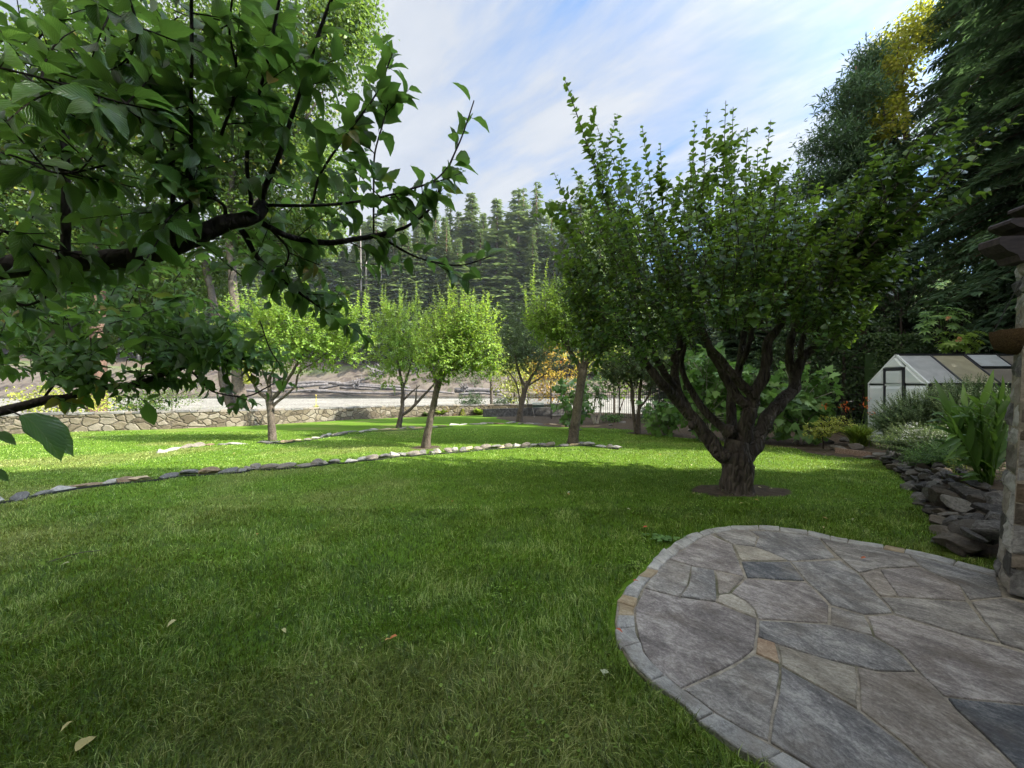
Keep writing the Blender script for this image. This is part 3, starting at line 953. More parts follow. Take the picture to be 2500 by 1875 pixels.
def orchard():
    # tree A on the left, low forked trunk
    orchard_tree('pale green apple tree with forked mottled trunk before the stone wall, left', (665, 1075),
                 [([(666, 1080), (662, 1022), (660, 991), (659, 972)], [20, 16, 17, 19]),
                  ([(659, 976), (648, 968), (634, 959), (626, 950), (618, 934), (598, 902, 0.3), (580, 860, 0.4)], [12, 10, 9, 7, 6, 4, 2]),
                  ([(660, 976), (658, 950), (657, 930), (668, 900), (680, 850)], [12, 9, 8, 6, 2]),
                  ([(661, 976), (672, 966), (693, 942), (714, 908), (735, 872), (760, 830)], [12, 10, 8, 7, 5, 2]),
                  ([(662, 994), (680, 978), (690, 970), (706, 957), (723, 940), (726, 918), (737, 903), (762, 888), (800, 860)], [8, 7, 6, 5, 5, 4, 4, 3, 1.5]),
                  ([(655, 940), (640, 900, -0.4), (620, 850, -0.5)], [6, 4, 2])],
                 [(720, 830, 110, 75), (640, 840, 90, 60, -0.3), (815, 840, 80, 60, 0.3), (560, 850, 80, 55), (860, 800, 45, 50), (700, 760, 130, 40)],
                 [(860, 800, 900, 730), (880, 810, 905, 760), (830, 780, 850, 720), (780, 760, 790, 700), (870, 840, 912, 830)], 0.11, 'leaf_orchard', 620, seed=1)
    # tree C, side limb low down
    orchard_tree('apple tree with a low side limb, just left of the leaning one', (972, 1044),
                 [([(972, 1048), (979, 1014), (983, 972), (982, 944), (975, 900), (965, 850)], [15, 11, 9, 8, 6, 2]),
                  ([(981, 1014), (1000, 1000), (1016, 984), (1037, 962), (1054, 944), (1075, 915)], [8, 7, 7, 6, 5, 2]),
                  ([(984, 978), (1003, 958), (1025, 940)], [5, 4, 2]),
                  ([(1014, 986), (1016, 965), (1018, 938)], [5, 4, 2]),
                  ([(982, 950), (1000, 900), (1010, 850)], [6, 4, 2])],
                 [(960, 880, 55, 65), (985, 820, 70, 70), (950, 800, 40, 50), (1010, 860, 40, 60)],
                 [(960, 800, 925, 720), (975, 790, 985, 715), (990, 780, 1000, 735), (1010, 790, 1030, 735), (940, 800, 915, 755), (985, 780, 975, 700)],
                 0.115, 'leaf_orchard', 270, seed=2, ln=0.5)
    # tree B, leaning
    orchard_tree('sunlit apple tree with a dark leaning trunk just beyond the near stone row', (1040, 1092),
                 [([(1038, 1098), (1047, 1040), (1058, 990), (1066, 955), (1073, 925)], [24, 17, 15, 15, 16]),
                  ([(1070, 940), (1062, 920), (1050, 895), (1040, 850)], [9, 8, 6, 2]),
                  ([(1072, 935), (1085, 905), (1100, 890), (1125, 860), (1150, 820)], [11, 9, 8, 5, 2]),
                  ([(1076, 925), (1098, 905), (1120, 898), (1150, 880), (1180, 870)], [8, 7, 5, 4, 2]),
                  ([(1071, 930), (1078, 890), (1085, 840), (1090, 780)], [8, 6, 5, 2])],
                 [(1110, 830, 85, 75), (1150, 860, 70, 50), (1080, 850, 60, 60, -0.4), (1130, 780, 80, 50), (1190, 880, 40, 40), (1075, 910, 40, 30)],
                 [(1090, 770, 1075, 715), (1110, 770, 1110, 690), (1130, 760, 1130, 720), (1150, 770, 1158, 702), (1170, 790, 1205, 722), (1095, 770, 1093, 705), (1190, 810, 1220, 755), (1140, 760, 1145, 735), (1070, 790, 1060, 740), (1180, 790, 1185, 745)],
                 0.092, 'leaf_orchard', 430, seed=3)
    # tree D
    orchard_tree('greyish green apple tree with several thin stems beside its trunk, before the dark wall', (1268, 1029),
                 [([(1267, 1032), (1273, 992), (1283, 947), (1290, 930)], [18, 13, 12, 10]),
                  ([(1284, 945), (1272, 925), (1262, 890), (1255, 850)], [9, 7, 5, 2]),
                  ([(1288, 938), (1300, 915), (1312, 898), (1325, 850)], [9, 7, 5, 2]),
                  ([(1268, 1010), (1268, 974), (1260, 935), (1240, 905)], [5, 4, 4, 2]),
                  ([(1270, 1000), (1276, 960), (1270, 920)], [4, 4, 2]),
                  ([(1290, 940), (1315, 925), (1335, 910)], [5, 4, 2])],
                 [(1275, 850, 65, 55), (1260, 800, 50, 50), (1310, 870, 50, 45), (1240, 880, 35, 35)],
                 [(1240, 790, 1232, 740), (1265, 780, 1262, 735), (1290, 790, 1295, 745)], 0.12, 'leaf_dusky', 330, seed=4, ln=0.5)
    # tree E, thick slanting trunk
    orchard_tree('tall apple tree with a thick straight slanting trunk at the end of the near stones', (1398, 1082),
                 [([(1396, 1088), (1405, 1030), (1416, 950), (1424, 900)], [30, 23, 20, 22]),
                  ([(1420, 915), (1410, 885), (1389, 856), (1368, 823), (1347, 808), (1316, 803)], [12, 11, 9, 7, 6, 2]),
                  ([(1425, 905), (1438, 878), (1464, 853), (1490, 820)], [14, 11, 9, 4]),
                  ([(1422, 905), (1422, 860), (1425, 800), (1420, 740)], [12, 9, 6, 2]),
                  ([(1389, 856), (1385, 820), (1375, 770)], [6, 4, 2])],
                 [(1345, 775, 60, 50), (1410, 760, 80, 75), (1465, 770, 60, 80), (1360, 830, 50, 30), (1450, 840, 50, 35), (1320, 790, 35, 30)],
                 [(1310, 760, 1262, 678), (1310, 750, 1305, 640), (1330, 750, 1338, 628), (1350, 740, 1355, 665), (1290, 770, 1280, 705), (1370, 740, 1385, 670), (1330, 760, 1322, 690), (1400, 710, 1410, 640), (1440, 710, 1450, 640), (1345, 750, 1362, 690)],
                 0.095, 'leaf_orchard', 520, seed=5)
    # tree F, twin trunk, shaded
    orchard_tree('small shaded fruit tree with twin trunks standing in front of the iron fence', (1556, 1058),
                 [([(1553, 1060), (1550, 1035), (1545, 992), (1543, 948), (1538, 910)], [10, 8, 8, 8, 3]),
                  ([(1558, 1060), (1559, 1030), (1561, 972), (1565, 931), (1572, 890)], [10, 9, 8, 7, 3]),
                  ([(1561, 994), (1574, 980), (1585, 962), (1592, 930)], [6, 5, 5, 2]),
                  ([(1544, 950), (1530, 930), (1528, 905)], [4, 4, 2])],
                 [(1560, 900, 75, 45), (1530, 890, 50, 40), (1600, 910, 45, 35), (1500, 910, 35, 35)], [], 0.10, 'leaf_dusky', 330, seed=6, ln=0.4)
    # G sapling with pale stems and big leaves
    orchard_tree('young fig sapling with pale bare stems in front of the iron fence', (1457, 1034),
                 [([(1452, 1036), (1445, 1010), (1433, 976), (1436, 950)], [5, 4, 4, 2]),
                  ([(1458, 1036), (1463, 1015), (1466, 992), (1461, 952), (1474, 927)], [5, 5, 4, 3, 2]),
                  ([(1455, 1036), (1450, 1000), (1455, 960), (1448, 930)], [4, 3, 3, 2])],
                 [(1460, 950, 45, 30), (1440, 980, 30, 20)], [], 0.17, 'leaf_fig', 26, 'sapling_bark', group=None, seed=7, cat='sapling', name='fig_sapling', tpl='lobed', gap=0.07)


orchard()


def big_tree():
    g = G(1798, 1200)
    Y = g[1]
    t = empty('apple_tree', tuple(g), 'old spreading apple tree with a thick fluted trunk and many limbs above the patio', 'tree')
    tr = MB()
    kw = dict(n=16, sub=6, lump=0.28, lf=6.5, wob=0.035)
    # trunk
    limb(tr, [(1800, 1215), (1799, 1195), (1800, 1160), (1798, 1130), (1796, 1105), (1802, 1075)], [98, 74, 66, 64, 62, 46], Y, n=28, sub=6, lump=0.30, lf=3.4, wob=0.01)
    B = [
        ([(1785, 1128), (1761, 1110), (1718, 1056), (1682, 1012), (1652, 975, -.1), (1615, 937, -.2), (1589, 900, -.2), (1568, 872, -.3), (1535, 830, -.3), (1500, 760, -.3)], [38, 35, 31, 28, 24, 21, 18, 15, 11, 4]),
        ([(1678, 1002), (1655, 960, .1), (1645, 915, .2), (1645, 872, .2), (1659, 848, .3), (1650, 790, .4), (1630, 700, .4)], [26, 24, 20, 18, 15, 11, 4]),
        ([(1648, 950, .1), (1630, 923, -.1), (1606, 880, -.2), (1594, 855, -.2), (1570, 800, -.3), (1545, 720, -.3)], [18, 17, 15, 13, 10, 4]),
        ([(1790, 1110, .1), (1771, 1052, .3), (1731, 1015, .4), (1692, 962, .5), (1668, 912, .5), (1668, 864, .5), (1680, 800, .5), (1690, 700, .5)], [30, 23, 18, 16, 14, 12, 10, 4]),
        ([(1808, 1120), (1815, 1080), (1828, 1015, -.1), (1834, 980, -.1)], [40, 36, 33, 31]),
        ([(1832, 990, -.1), (1804, 970, -.1), (1781, 938, 0), (1768, 905, 0), (1748, 878, 0), (1724, 832, 0), (1704, 790, 0), (1690, 740), (1660, 640)], [28, 25, 23, 21, 18, 15, 12, 9, 4]),
        ([(1838, 972, -.1), (1826, 950, -.2), (1798, 918, -.25), (1770, 887, -.25), (1738, 850, -.3), (1715, 800, -.3)], [24, 22, 19, 17, 12, 5]),
        ([(1836, 985, -.1), (1845, 955, -.2), (1861, 927, -.2), (1867, 886, -.2), (1875, 840, -.2), (1897, 807, -.2), (1917, 764, -.2), (1930, 680, -.2), (1935, 560, -.2)], [32, 26, 26, 24, 22, 19, 16, 10, 4]),
        ([(1812, 1125, .05), (1840, 1090, .05), (1860, 1055, .1), (1880, 1012, .1), (1915, 975, .15), (1940, 943, .2), (1947, 904, .2), (1964, 874, .2), (1990, 842, .2), (2017, 800, .2), (2050, 740, .2), (2090, 650, .1)], [38, 35, 33, 31, 29, 26, 23, 20, 16, 13, 9, 4]),
        ([(1945, 915, .2), (1931, 886, .3), (1927, 838, .3), (1945, 790, .3), (1955, 700, .3)], [22, 20, 17, 13, 4]),
        ([(1961, 880, .2), (1958, 848, .1), (1962, 820, .1), (1980, 760, 0)], [14, 12, 10, 5]),
        ([(1790, 1085, .3), (1786, 1040, .45), (1786, 985, .5), (1793, 935, .5), (1805, 886, .5), (1814, 815, .6), (1830, 720, .6), (1835, 600, .6)], [32, 24, 22, 20, 17, 14, 9, 4]),
        ([(1800, 900, .5), (1822, 860, .3), (1835, 800, .3), (1850, 700)], [13, 12, 9, 4]),
    ]
    for pts, w in B:
        limb(tr, pts, w, Y, **kw)
    # knots and burrs
    for (x, y, r_, dz) in ((1769, 1112, 17, -.06), (1782, 1052, 17, 0), (1834, 1140, 8, -.10), (1690, 1038, 11, -.05), (1830, 1015, 15, -.08)):
        c = P(x, y, Y + dz)
        r0 = r_ * Y / F
        pp = np.array([c + np.array([0, 0, z]) * r0 for z in (-1, -0.7, 0, 0.7, 1)])
        tr.tube(pp, np.array([0.2, 0.75, 1, 0.75, 0.2]) * r0, 11, lump=0.9, lf=13)
    L = Leaves()
    rnd = np.random.RandomState(11)
    # long water shoots traced from the photograph: origin, tip, depth offsets
    S = [(1560, 640, 1378, 190, -.2, -.5), (1500, 560, 1378, 190, -.3, -.6), (1590, 620, 1440, 330, 0, -.2), (1610, 640, 1568, 310, .2, .1), (1620, 620, 1612, 350, 0, 0), (1660, 640, 1697, 295, .3, .3),
         (1700, 620, 1727, 265, -.2, -.4), (1760, 640, 1772, 245, -.3, -.5), (1780, 640, 1790, 260, 0, 0), (1720, 600, 1690, 365, 0, 0), (1830, 600, 1882, 292, .2, .3), (1820, 620, 1825, 310, -.1, -.2), (1860, 620, 1850, 360, .4, .5),
         (1500, 620, 1400, 408, 0, .2), (1450, 640, 1352, 420, -.2, -.2), (1440, 700, 1360, 490, -.4, -.4), (1900, 650, 1960, 400, 0, 0), (1940, 640, 2090, 430, -.5, -1.0), (2000, 700, 2250, 340, -.8, -1.6),
         (1980, 660, 2180, 330, -.6, -1.5), (2050, 640, 2395, 180, -1.0, -2.0), (2060, 660, 2300, 240, -.9, -1.9), (2080, 680, 2490, 275, -1.0, -2.1), (2020, 700, 2390, 345, -.9, -2.0), (2060, 700, 2330, 440, -.8, -1.6),
         (2030, 720, 2230, 520, -.6, -1.2), (1960, 690, 2130, 520, -.4, -.8), (2040, 760, 2200, 640, -.5, -.9), (1480, 730, 1385, 640, -.3, -.5), (1470, 780, 1390, 730, -.3, -.4), (1500, 830, 1430, 880, -.3, -.3),
         (1640, 560, 1660, 420, .5, .8), (1580, 540, 1500, 380, .4, .6), (1700, 540, 1740, 400, .5, .9), (1880, 560, 1920, 440, .5, .8), (1560, 560, 1480, 345, -.2, -.3), (1800, 560, 1760, 330, .4, .7), (1500, 540, 1455, 430, -.4, -.6)]
    S += [(a_ + rnd.uniform(-50, 40), b_ + rnd.uniform(-40, 60), c_ - rnd.uniform(20, 110), e_ + rnd.uniform(20, 120), f_ + .2, g_ + rnd.uniform(0, .5)) for (a_, b_, c_, e_, f_, g_) in S if c_ > 2080]
    for (x0, y0, x1, y1, d0, d1) in S:
        a, b = P(x0, y0, Y + d0), P(x1, y1, Y + d1)
        shoot(L, tr, a, b, 0.135, 0.046, 0.05, rnd=rnd, tint=(0.35, 1.0), tr=0.010, droop=0.30, start=0.05)
        m = a * 0.5 + b * 0.5
        for k in range(3):
            q = a + (b - a) * rnd.uniform(0.15, 0.7)
            dq = unit(unit(b - a) + rnd.normal(0, 0.45, 3))
            shoot(L, tr, q, q + dq * rnd.uniform(0.3, 0.75), 0.12, 0.034, 0.08, rnd=rnd, tint=(0.3, 0.95), tr=0.005)
    # crown body: outline of the crown in photo pixels
    body = [(1385, 620), (1430, 540), (1540, 510), (1640, 530), (1760, 480), (1880, 490), (1980, 520), (2100, 540), (2180, 590), (2170, 680), (2120, 770), (2070, 840), (2010, 830), (1950, 790), (1900, 750),
            (1840, 790), (1760, 790), (1690, 820), (1640, 850), (1560, 890), (1470, 870), (1400, 790), (1375, 680)]
    n = 0
    cen = P(1800, 950, Y)
    while n < 1750:
        x, y = rnd.uniform(1370, 2240), rnd.uniform(340, 900)
        if not inpoly(x, y, body): continue
        # thinner towards the top
        if rnd.uniform() > 0.10 + 0.90 * sstep(450, 690, y): continue
        dep = (1 - ((x - 1790) / 470.0) ** 2)
        dz = rnd.uniform(-1, 1) * 1.75 * math.sqrt(max(0.1, dep))
        p = P(x, y, Y + dz)
        d = unit(unit(p - cen) * 1.1 + np.array([0, 0, 0.5]) + rnd.normal(0, 0.38, 3))
        ln = rnd.uniform(0.25, 0.62)
        if y < 640 and rnd.uniform() < .6:      # long whips in the upper crown
            ln = rnd.uniform(0.7, 1.25)
            d = unit(unit(p - cen) * 1.2 + np.array([0, 0, 0.5]) + rnd.normal(0, 0.2, 3))
            shoot(L, tr, p - d * ln * 0.45, p + d * ln * 0.55, rnd.uniform(.10, .125), 0.046, 0.1, rnd=rnd, tint=(0.1, 1.0), tr=0.006, droop=.3)
            n += 2
            continue
        shoot(L, tr, p - d * ln * 0.5, p + d * ln * 0.5, rnd.uniform(.075, .11), 0.034, 0.1, rnd=rnd, tint=(0.05, 1.0), tr=0.005)
        n += 1
    o = tr.build('trunk', MATS['bark_old'], t, smooth=True)
    o.data.transform(Matrix.Translation((-g[0], -g[1], -g[2])))
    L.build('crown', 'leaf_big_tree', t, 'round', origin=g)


big_tree()


def near_apple():
    """the apple tree whose limbs hang into the picture from the left"""
    base = np.array([-3.3, 1.1, 0.0])
    t = empty('apple_tree', tuple(base), 'large dark apple limb and leaves hanging into view from the left edge', 'tree')
    tr = MB()
    L = Leaves()
    rnd = np.random.RandomState(3)
    J = P(-80, 660, 1.0)
    trunk, rad = smooth_path([base + (0, 0, -0.05), base + (0.05, 0, 0.6), base + (0.15, 0.0, 1.1), base + (0.5, 0, 1.5)], [0.19, 0.15, 0.14, 0.11], 5, 0.02)
    tr.tube(trunk, rad, 14, lump=0.3)
    tr.tube(*smooth_path([base + (0.45, 0, 1.45), (-2.1, 1.05, 1.78), P(-330, 690, 1.0), J], [0.08, 0.055, 0.036, 0.027], 5, 0.01), 12, lump=0.25)
    tr.tube(*smooth_path([base + (0.15, 0, 1.15), (-2.8, 1.5, 1.35), P(-100, 1010, 1.9)], [0.07, 0.045, 0.028], 5, 0.01), 12, lump=0.25)
    tr.tube(*smooth_path([base + (0.4, 0, 1.4), (-2.9, 0.9, 2.4), (-2.2, 0.9, 3.2)], [0.09, 0.06, 0.03], 5, 0.02), 12, lump=0.25)

    def br(pts, w, Y0, Y1, n=8):
        k = len(pts)
        pp = [P(x, y, Y0 + (Y1 - Y0) * i / (k - 1)) for i, (x, y) in enumerate(pts)]
        rr = [0.5 * (w[0] + (w[1] - w[0]) * i / (k - 1)) * (Y0 + (Y1 - Y0) * i / (k - 1)) / F for i in range(k)]
        a, b = smooth_path(pp, rr, 5, 0.006)
        tr.tube(a, b, n, lump=0.22, lf=22)
        return a

    def leaves_on(path, size, gap, t0=0.1, droop=0.4, tint=(0.1, 0.85), twigs=0, tl=0.16):
        seg = np.linalg.norm(np.diff(path, axis=0), axis=1)
        cum = np.concatenate([[0], np.cumsum(seg)])
        n = max(2, int(cum[-1] * (1 - t0) / gap))
        ss = cum[-1] * (t0 + (1 - t0) * (np.arange(n) + rnd.uniform(0, .7, n)) / n)
        ss = np.clip(ss, 0, cum[-1])
        pos = np.stack([np.interp(ss, cum, path[:, i]) for i in range(3)], 1)
        tan = unit(np.stack([np.interp(ss, cum, np.gradient(path[:, i])) for i in range(3)], 1))
        rad_ = unit(rnd.normal(size=(n, 3)))
        d = unit(tan * 0.55 + rad_ * 0.8 + np.array([0, 0, -droop]) + 0)
        nm = unit(np.array([0, 0, 0.8]) + tan * 0.3 + rnd.normal(0, 0.45, (n, 3)))
        # short stalk between stem and blade
        st = 0.018
        L.add(pos + d * st, d, nm, size * rnd.uniform(0.5, 1.02, n), np.clip(rnd.uniform(tint[0], tint[1], n), 0, 1))
        for i in range(0, n, 2):
            tr.tube([pos[i], pos[i] + d[i] * st * 1.2], [0.0012, 0.0009], 3, cap=False)
        for k in range(int(twigs * 1.15)):
            i = rnd.randint(0, n)
            dd = unit(tan[i] * 0.5 + unit(rnd.normal(size=3)) * 0.8 + np.array([0, 0, 0.15]))
            q = pos[i] + dd * tl * rnd.uniform(0.6, 1.3)
            shoot(L, tr, pos[i], q, size * .85, 0.024, 0.12, rnd=rnd, tint=tint, tr=0.0022, droop=droop)

    # main limb
    br([(-80, 660), (0, 652), (159, 640), (340, 629), (453, 589), (538, 544), (612, 527), (640, 497)], (56, 30), 1.0, 1.25, 12)
    T = 1.25
    a = br([(629, 505), (648, 450), (680, 385), (725, 255), (793, 45), (820, -20)], (15, 6), T, 1.15); leaves_on(a, 0.100, 0.024, 0.15, twigs=6)
    a = br([(640, 545), (708, 578), (793, 592), (878, 581), (952, 567)], (15, 12), T, 1.45); leaves_on(a, 0.085, 0.040, 0.2, twigs=4)
    a = br([(952, 567), (997, 550), (1048, 510), (1076, 453), (1105, 385), (1127, 334), (1156, 244)], (8, 3), 1.45, 1.45); leaves_on(a, 0.102, 0.030, 0.08, droop=0.0, twigs=1)
    a = br([(935, 580), (1008, 623), (1076, 643), (1133, 646), (1200, 625)], (6, 2.5), 1.45, 1.5); leaves_on(a, 0.095, 0.023, 0.05, droop=0.2, twigs=1)
    a = br([(645, 500), (793, 501), (906, 487), (991, 465), (1059, 442), (1100, 400)], (8, 3), T, 1.40); leaves_on(a, 0.088, 0.020, 0.15, droop=0.1, twigs=7)
    a = br([(612, 500), (601, 397), (617, 283), (651, 159), (674, 57), (690, -20)], (10, 6), T, 1.1); leaves_on(a, 0.092, 0.024, 0.1, twigs=7)
    a = br([(465, 590), (462, 480), (465, 340), (465, 28), (466, -30)], (9, 7), 1.1, 0.95); leaves_on(a, 0.088, 0.022, 0.1, twigs=9)
    a = br([(419, 600), (419, 572), (419, 368), (410, 260), (380, 120)], (12, 5), 1.12, 1.0); leaves_on(a, 0.088, 0.022, 0.1, twigs=8)
    a = br([(159, 640), (161, 500), (159, 329), (150, 200)], (20, 12), 1.05, 1.0); leaves_on(a, 0.085, 0.030, 0.3, twigs=9)
    a = br([(912, 570), (912, 425), (916, 368), (935, 300), (950, 240)], (5, 3), 1.43, 1.4); leaves_on(a, 0.090, 0.020, 0.1, droop=0.0, twigs=5)
    a = br([(760, 500), (782, 425), (850, 323), (918, 227), (957, 130)], (7, 3), 1.35, 1.4); leaves_on(a, 0.092, 0.020, 0.15, droop=0.0, twigs=6)
    a = br([(589, 560), (620, 620), (669, 669), (754, 731), (838, 782)], (14, 4), T, 1.40); leaves_on(a, 0.088, 0.022, 0.2, twigs=7)
    a = br([(660, 560), (700, 610), (690, 660)], (6, 3), 1.28, 1.3); leaves_on(a, 0.088, 0.022, 0.2, twigs=4)
    a = br([(544, 540), (544, 500), (500, 480), (440, 500), (400, 540)], (9, 5), 1.2, 1.0); leaves_on(a, 0.085, 0.024, 0.2, twigs=6)
    a = br([(634, 782), (657, 850), (690, 905), (688, 940)], (3, 2), 1.6, 1.7); leaves_on(a, 0.085, 0.05, 0.2, twigs=1)
    a = br([(0, 560), (100, 600), (220, 628)], (6, 4), 0.9, 1.0); leaves_on(a, 0.085, 0.020, 0.0, twigs=6)
    a = br([(-20, 160), (120, 195), (260, 240), (380, 270)], (6, 4), 0.75, 0.85); leaves_on(a, 0.085, 0.020, 0.0, twigs=8)
    a = br([(-20, 700), (60, 745), (150, 700), (240, 660)], (7, 4), 1.3, 1.4); leaves_on(a, 0.085, 0.020, 0.0, twigs=8)
    a = br([(-40, 360), (40, 380), (140, 420), (260, 400)], (6, 4), 0.9, 0.95); leaves_on(a, 0.085, 0.022, 0.0, twigs=7)
    a = br([(300, -40), (330, 80), (300, 180), (340, 300)], (6, 4), 0.85, 0.95); leaves_on(a, 0.085, 0.020, 0.0, twigs=8)
    a = br([(540, 330), (580, 200), (560, 80), (570, -20)], (7, 4), 1.1, 1.0); leaves_on(a, 0.088, 0.020, 0.0, twigs=8)
    # leafy fill between the limbs, in loose clusters
    zones = [((-30, 430), (-20, 330), 0.85, 34), ((430, 740), (-20, 330), 1.1, 18), ((0, 560), (330, 640), 1.05, 24), ((560, 900), (380, 560), 1.3, 13), ((560, 900), (560, 760), 1.4, 9),
             ((0, 500), (650, 800), 1.5, 14)]
    for (xa, xb), (ya, yb), Yz, n in zones:
        for i in range(n):
            p = P(rnd.uniform(xa, xb), rnd.uniform(ya, yb), Yz + rnd.uniform(0.12, 0.55))
            d = unit(rnd.normal(size=3) + np.array([0.4, 0, 0.5]))
            shoot(L, tr, p - d * 0.08, p + d * rnd.uniform(0.08, 0.2), 0.078, 0.024, 0.15, rnd=rnd, tint=(0.05, 0.8), tr=0.0022, droop=0.35)
    # the lower branch, further away
    a = br([(-60, 1010), (0, 1004), (102, 979), (169, 969), (236, 948), (328, 938), (400, 912), (461, 892), (512, 881), (600, 876)], (26, 6), 1.9, 2.3, 9); leaves_on(a, 0.085, 0.03, 0.25, twigs=34, tl=0.3)
    a = br([(461, 900), (500, 940), (528, 958), (600, 966), (650, 945), (700, 915)], (5, 3), 2.2, 2.3); leaves_on(a, 0.085, 0.05, 0.1, twigs=2)
    a = br([(210, 960), (212, 900), (208, 860)], (8, 5), 2.0, 2.0); leaves_on(a, 0.085, 0.03, 0.1, twigs=5, tl=0.25)
    a = br([(441, 905), (441, 850), (444, 780)], (5, 3), 2.2, 2.2); leaves_on(a, 0.085, 0.03, 0.1, twigs=5, tl=0.2)
    a = br([(328, 938), (400, 860), (500, 830), (640, 850)], (6, 3), 2.1, 2.4); leaves_on(a, 0.085, 0.025, 0.1, twigs=10, tl=0.25)
    a = br([(100, 980), (160, 900), (180, 830), (150, 760)], (6, 3), 2.0, 2.1); leaves_on(a, 0.085, 0.025, 0.1, twigs=10, tl=0.25)
    for i in range(120):
        x = rnd.uniform(-20, 560)
        y = rnd.uniform(690, 905) if x < 450 else rnd.uniform(780, 890)
        p = P(x, y, rnd.uniform(1.9, 2.5))
        d = unit(rnd.normal(size=3) + np.array([0.3, 0, 0.3]))
        shoot(L, tr, p - d * 0.12, p + d * rnd.uniform(0.1, 0.25), 0.085, 0.028, 0.15, rnd=rnd, tint=(0.1, 0.8), tr=0.0025, droop=0.35)
    # the single big leaves at the left
    for (x, y, sx, sz_, s_, Yd, nn) in ((55, 1012, 0.72, -0.62, 0.135, 0.95, (0.62, -0.15, 0.85)), (64, 1028, 0.88, -0.52, 0.125, 0.98, (0.45, -0.42, 0.75)), (-25, 1060, 0.9, -.2, 0.06, 1.0, (0, -.3, .9)), (-30, 1150, 0.9, -.3, 0.05, 1.0, (0, -.3, .9)), (360, 985, 0.1, -1, 0.09, 1.5, (0.4, -0.8, .2)), (620, 1000, -0.5, 0.2, 0.01, 2, (0, 0, 1))):
        L.add(P(x, y, Yd), np.array([sx, 0.1, sz_]), np.array(nn, float), s_, 0.6)
    br([(-40, 985), (20, 1000), (64, 1022)], (5, 3), 0.97, 0.96)
    o = tr.build('trunk', MATS['bark_dark'], t, smooth=True)
    o.data.transform(Matrix.Translation(tuple(-base)))
    L.build('crown', 'leaf_near', t, 'fine', origin=base)
    print('near leaves', L.count())


near_apple()


def conifer_proto(h=60.0, seed=0, r0=5.5, bare=0.25, levels=58, per=8, sub=5, dens=1.0, cone=1.0):
    """returns trunk mesh and needle mesh, base at origin"""
    rnd = np.random.RandomState(seed)
    tr = MB()
    lean = rnd.uniform(-0.01, 0.01, 2) * h
    tr.tube([(0, 0, -1), (lean[0] * .3, lean[1] * .3, h * 0.3), (lean[0] * .6, lean[1] * .6, h * 0.65), (lean[0], lean[1], h * 0.985)], [h * 0.012, h * 0.0095, h * 0.006, h * 0.0008], 7)
    L = Leaves()
    for i in range(levels):
        u = bare + (1 - bare) * ((i + rnd.uniform(0, .8)) / levels)
        z = h * u
        prof = (1 - (u - bare) / (1 - bare)) ** cone
        low = min(1.0, 0.45 + (u - bare) * 5)
        R_ = r0 * (0.07 + 0.93 * prof) * low
        for j in range(per):
            if rnd.uniform() > dens: continue
            a = rnd.uniform(0, 2 * math.pi)
            Rb = R_ * rnd.uniform(0.4, 1.3)
            c, s = math.cos(a), math.sin(a)
            rise = 0.30 * (u - 0.55)
            k = max(2, int(sub * Rb / r0 + 2))
            ts = (np.arange(k) + rnd.uniform(0.2, 0.9, k)) / k
            pos = np.stack([c * Rb * ts, s * Rb * ts, z + Rb * (rise * ts - 0.30 * ts ** 2) + rnd.normal(0, 0.10, k)], 1)
            for sg in (-1, 1):
                an = a + sg * rnd.uniform(0.35, 1.0, k)
                d = np.stack([np.cos(an), np.sin(an), rnd.uniform(-0.55, 0.05, k)], 1)
                nm = np.stack([rnd.normal(0, .25, k), rnd.normal(0, .25, k), np.ones(k)], 1)
                sz = (0.55 + 0.75 * (1 - ts)) * Rb * 0.45 + h * 0.008
                L.add(pos, d, nm, sz, np.clip(rnd.normal(0.5, 0.22, k), 0, 1))
    k = 6
    L.add(np.stack([np.zeros(k) + lean[0], np.zeros(k) + lean[1], h * np.linspace(0.955, 0.985, k)], 1), np.stack([rnd.normal(0, .4, k), rnd.normal(0, .4, k), np.ones(k)], 1), rnd.normal(size=(k, 3)), h * 0.016, 0.5)
    return tr, L


ORD = ['first', 'second', 'third', 'fourth', 'fifth', 'sixth', 'seventh', 'eighth', 'ninth', 'tenth', 'eleventh', 'twelfth', 'thirteenth', 'fourteenth', 'fifteenth', 'sixteenth', 'seventeenth', 'eighteenth', 'nineteenth', 'twentieth']


def ordinal(i):
    if i < 20: return ORD[i]
    tens = ['twenty', 'thirty', 'forty', 'fifty', 'sixty', 'seventy', 'eighty'][(i + 1) // 10 - 2]
    u = (i + 1) % 10
    return {0: {'twenty': 'twentieth', 'thirty': 'thirtieth', 'forty': 'fortieth', 'fifty': 'fiftieth', 'sixty': 'sixtieth', 'seventy': 'seventieth', 'eighty': 'eightieth'}[tens]}.get(u, tens + '-' + ORD[u - 1] if u else '')


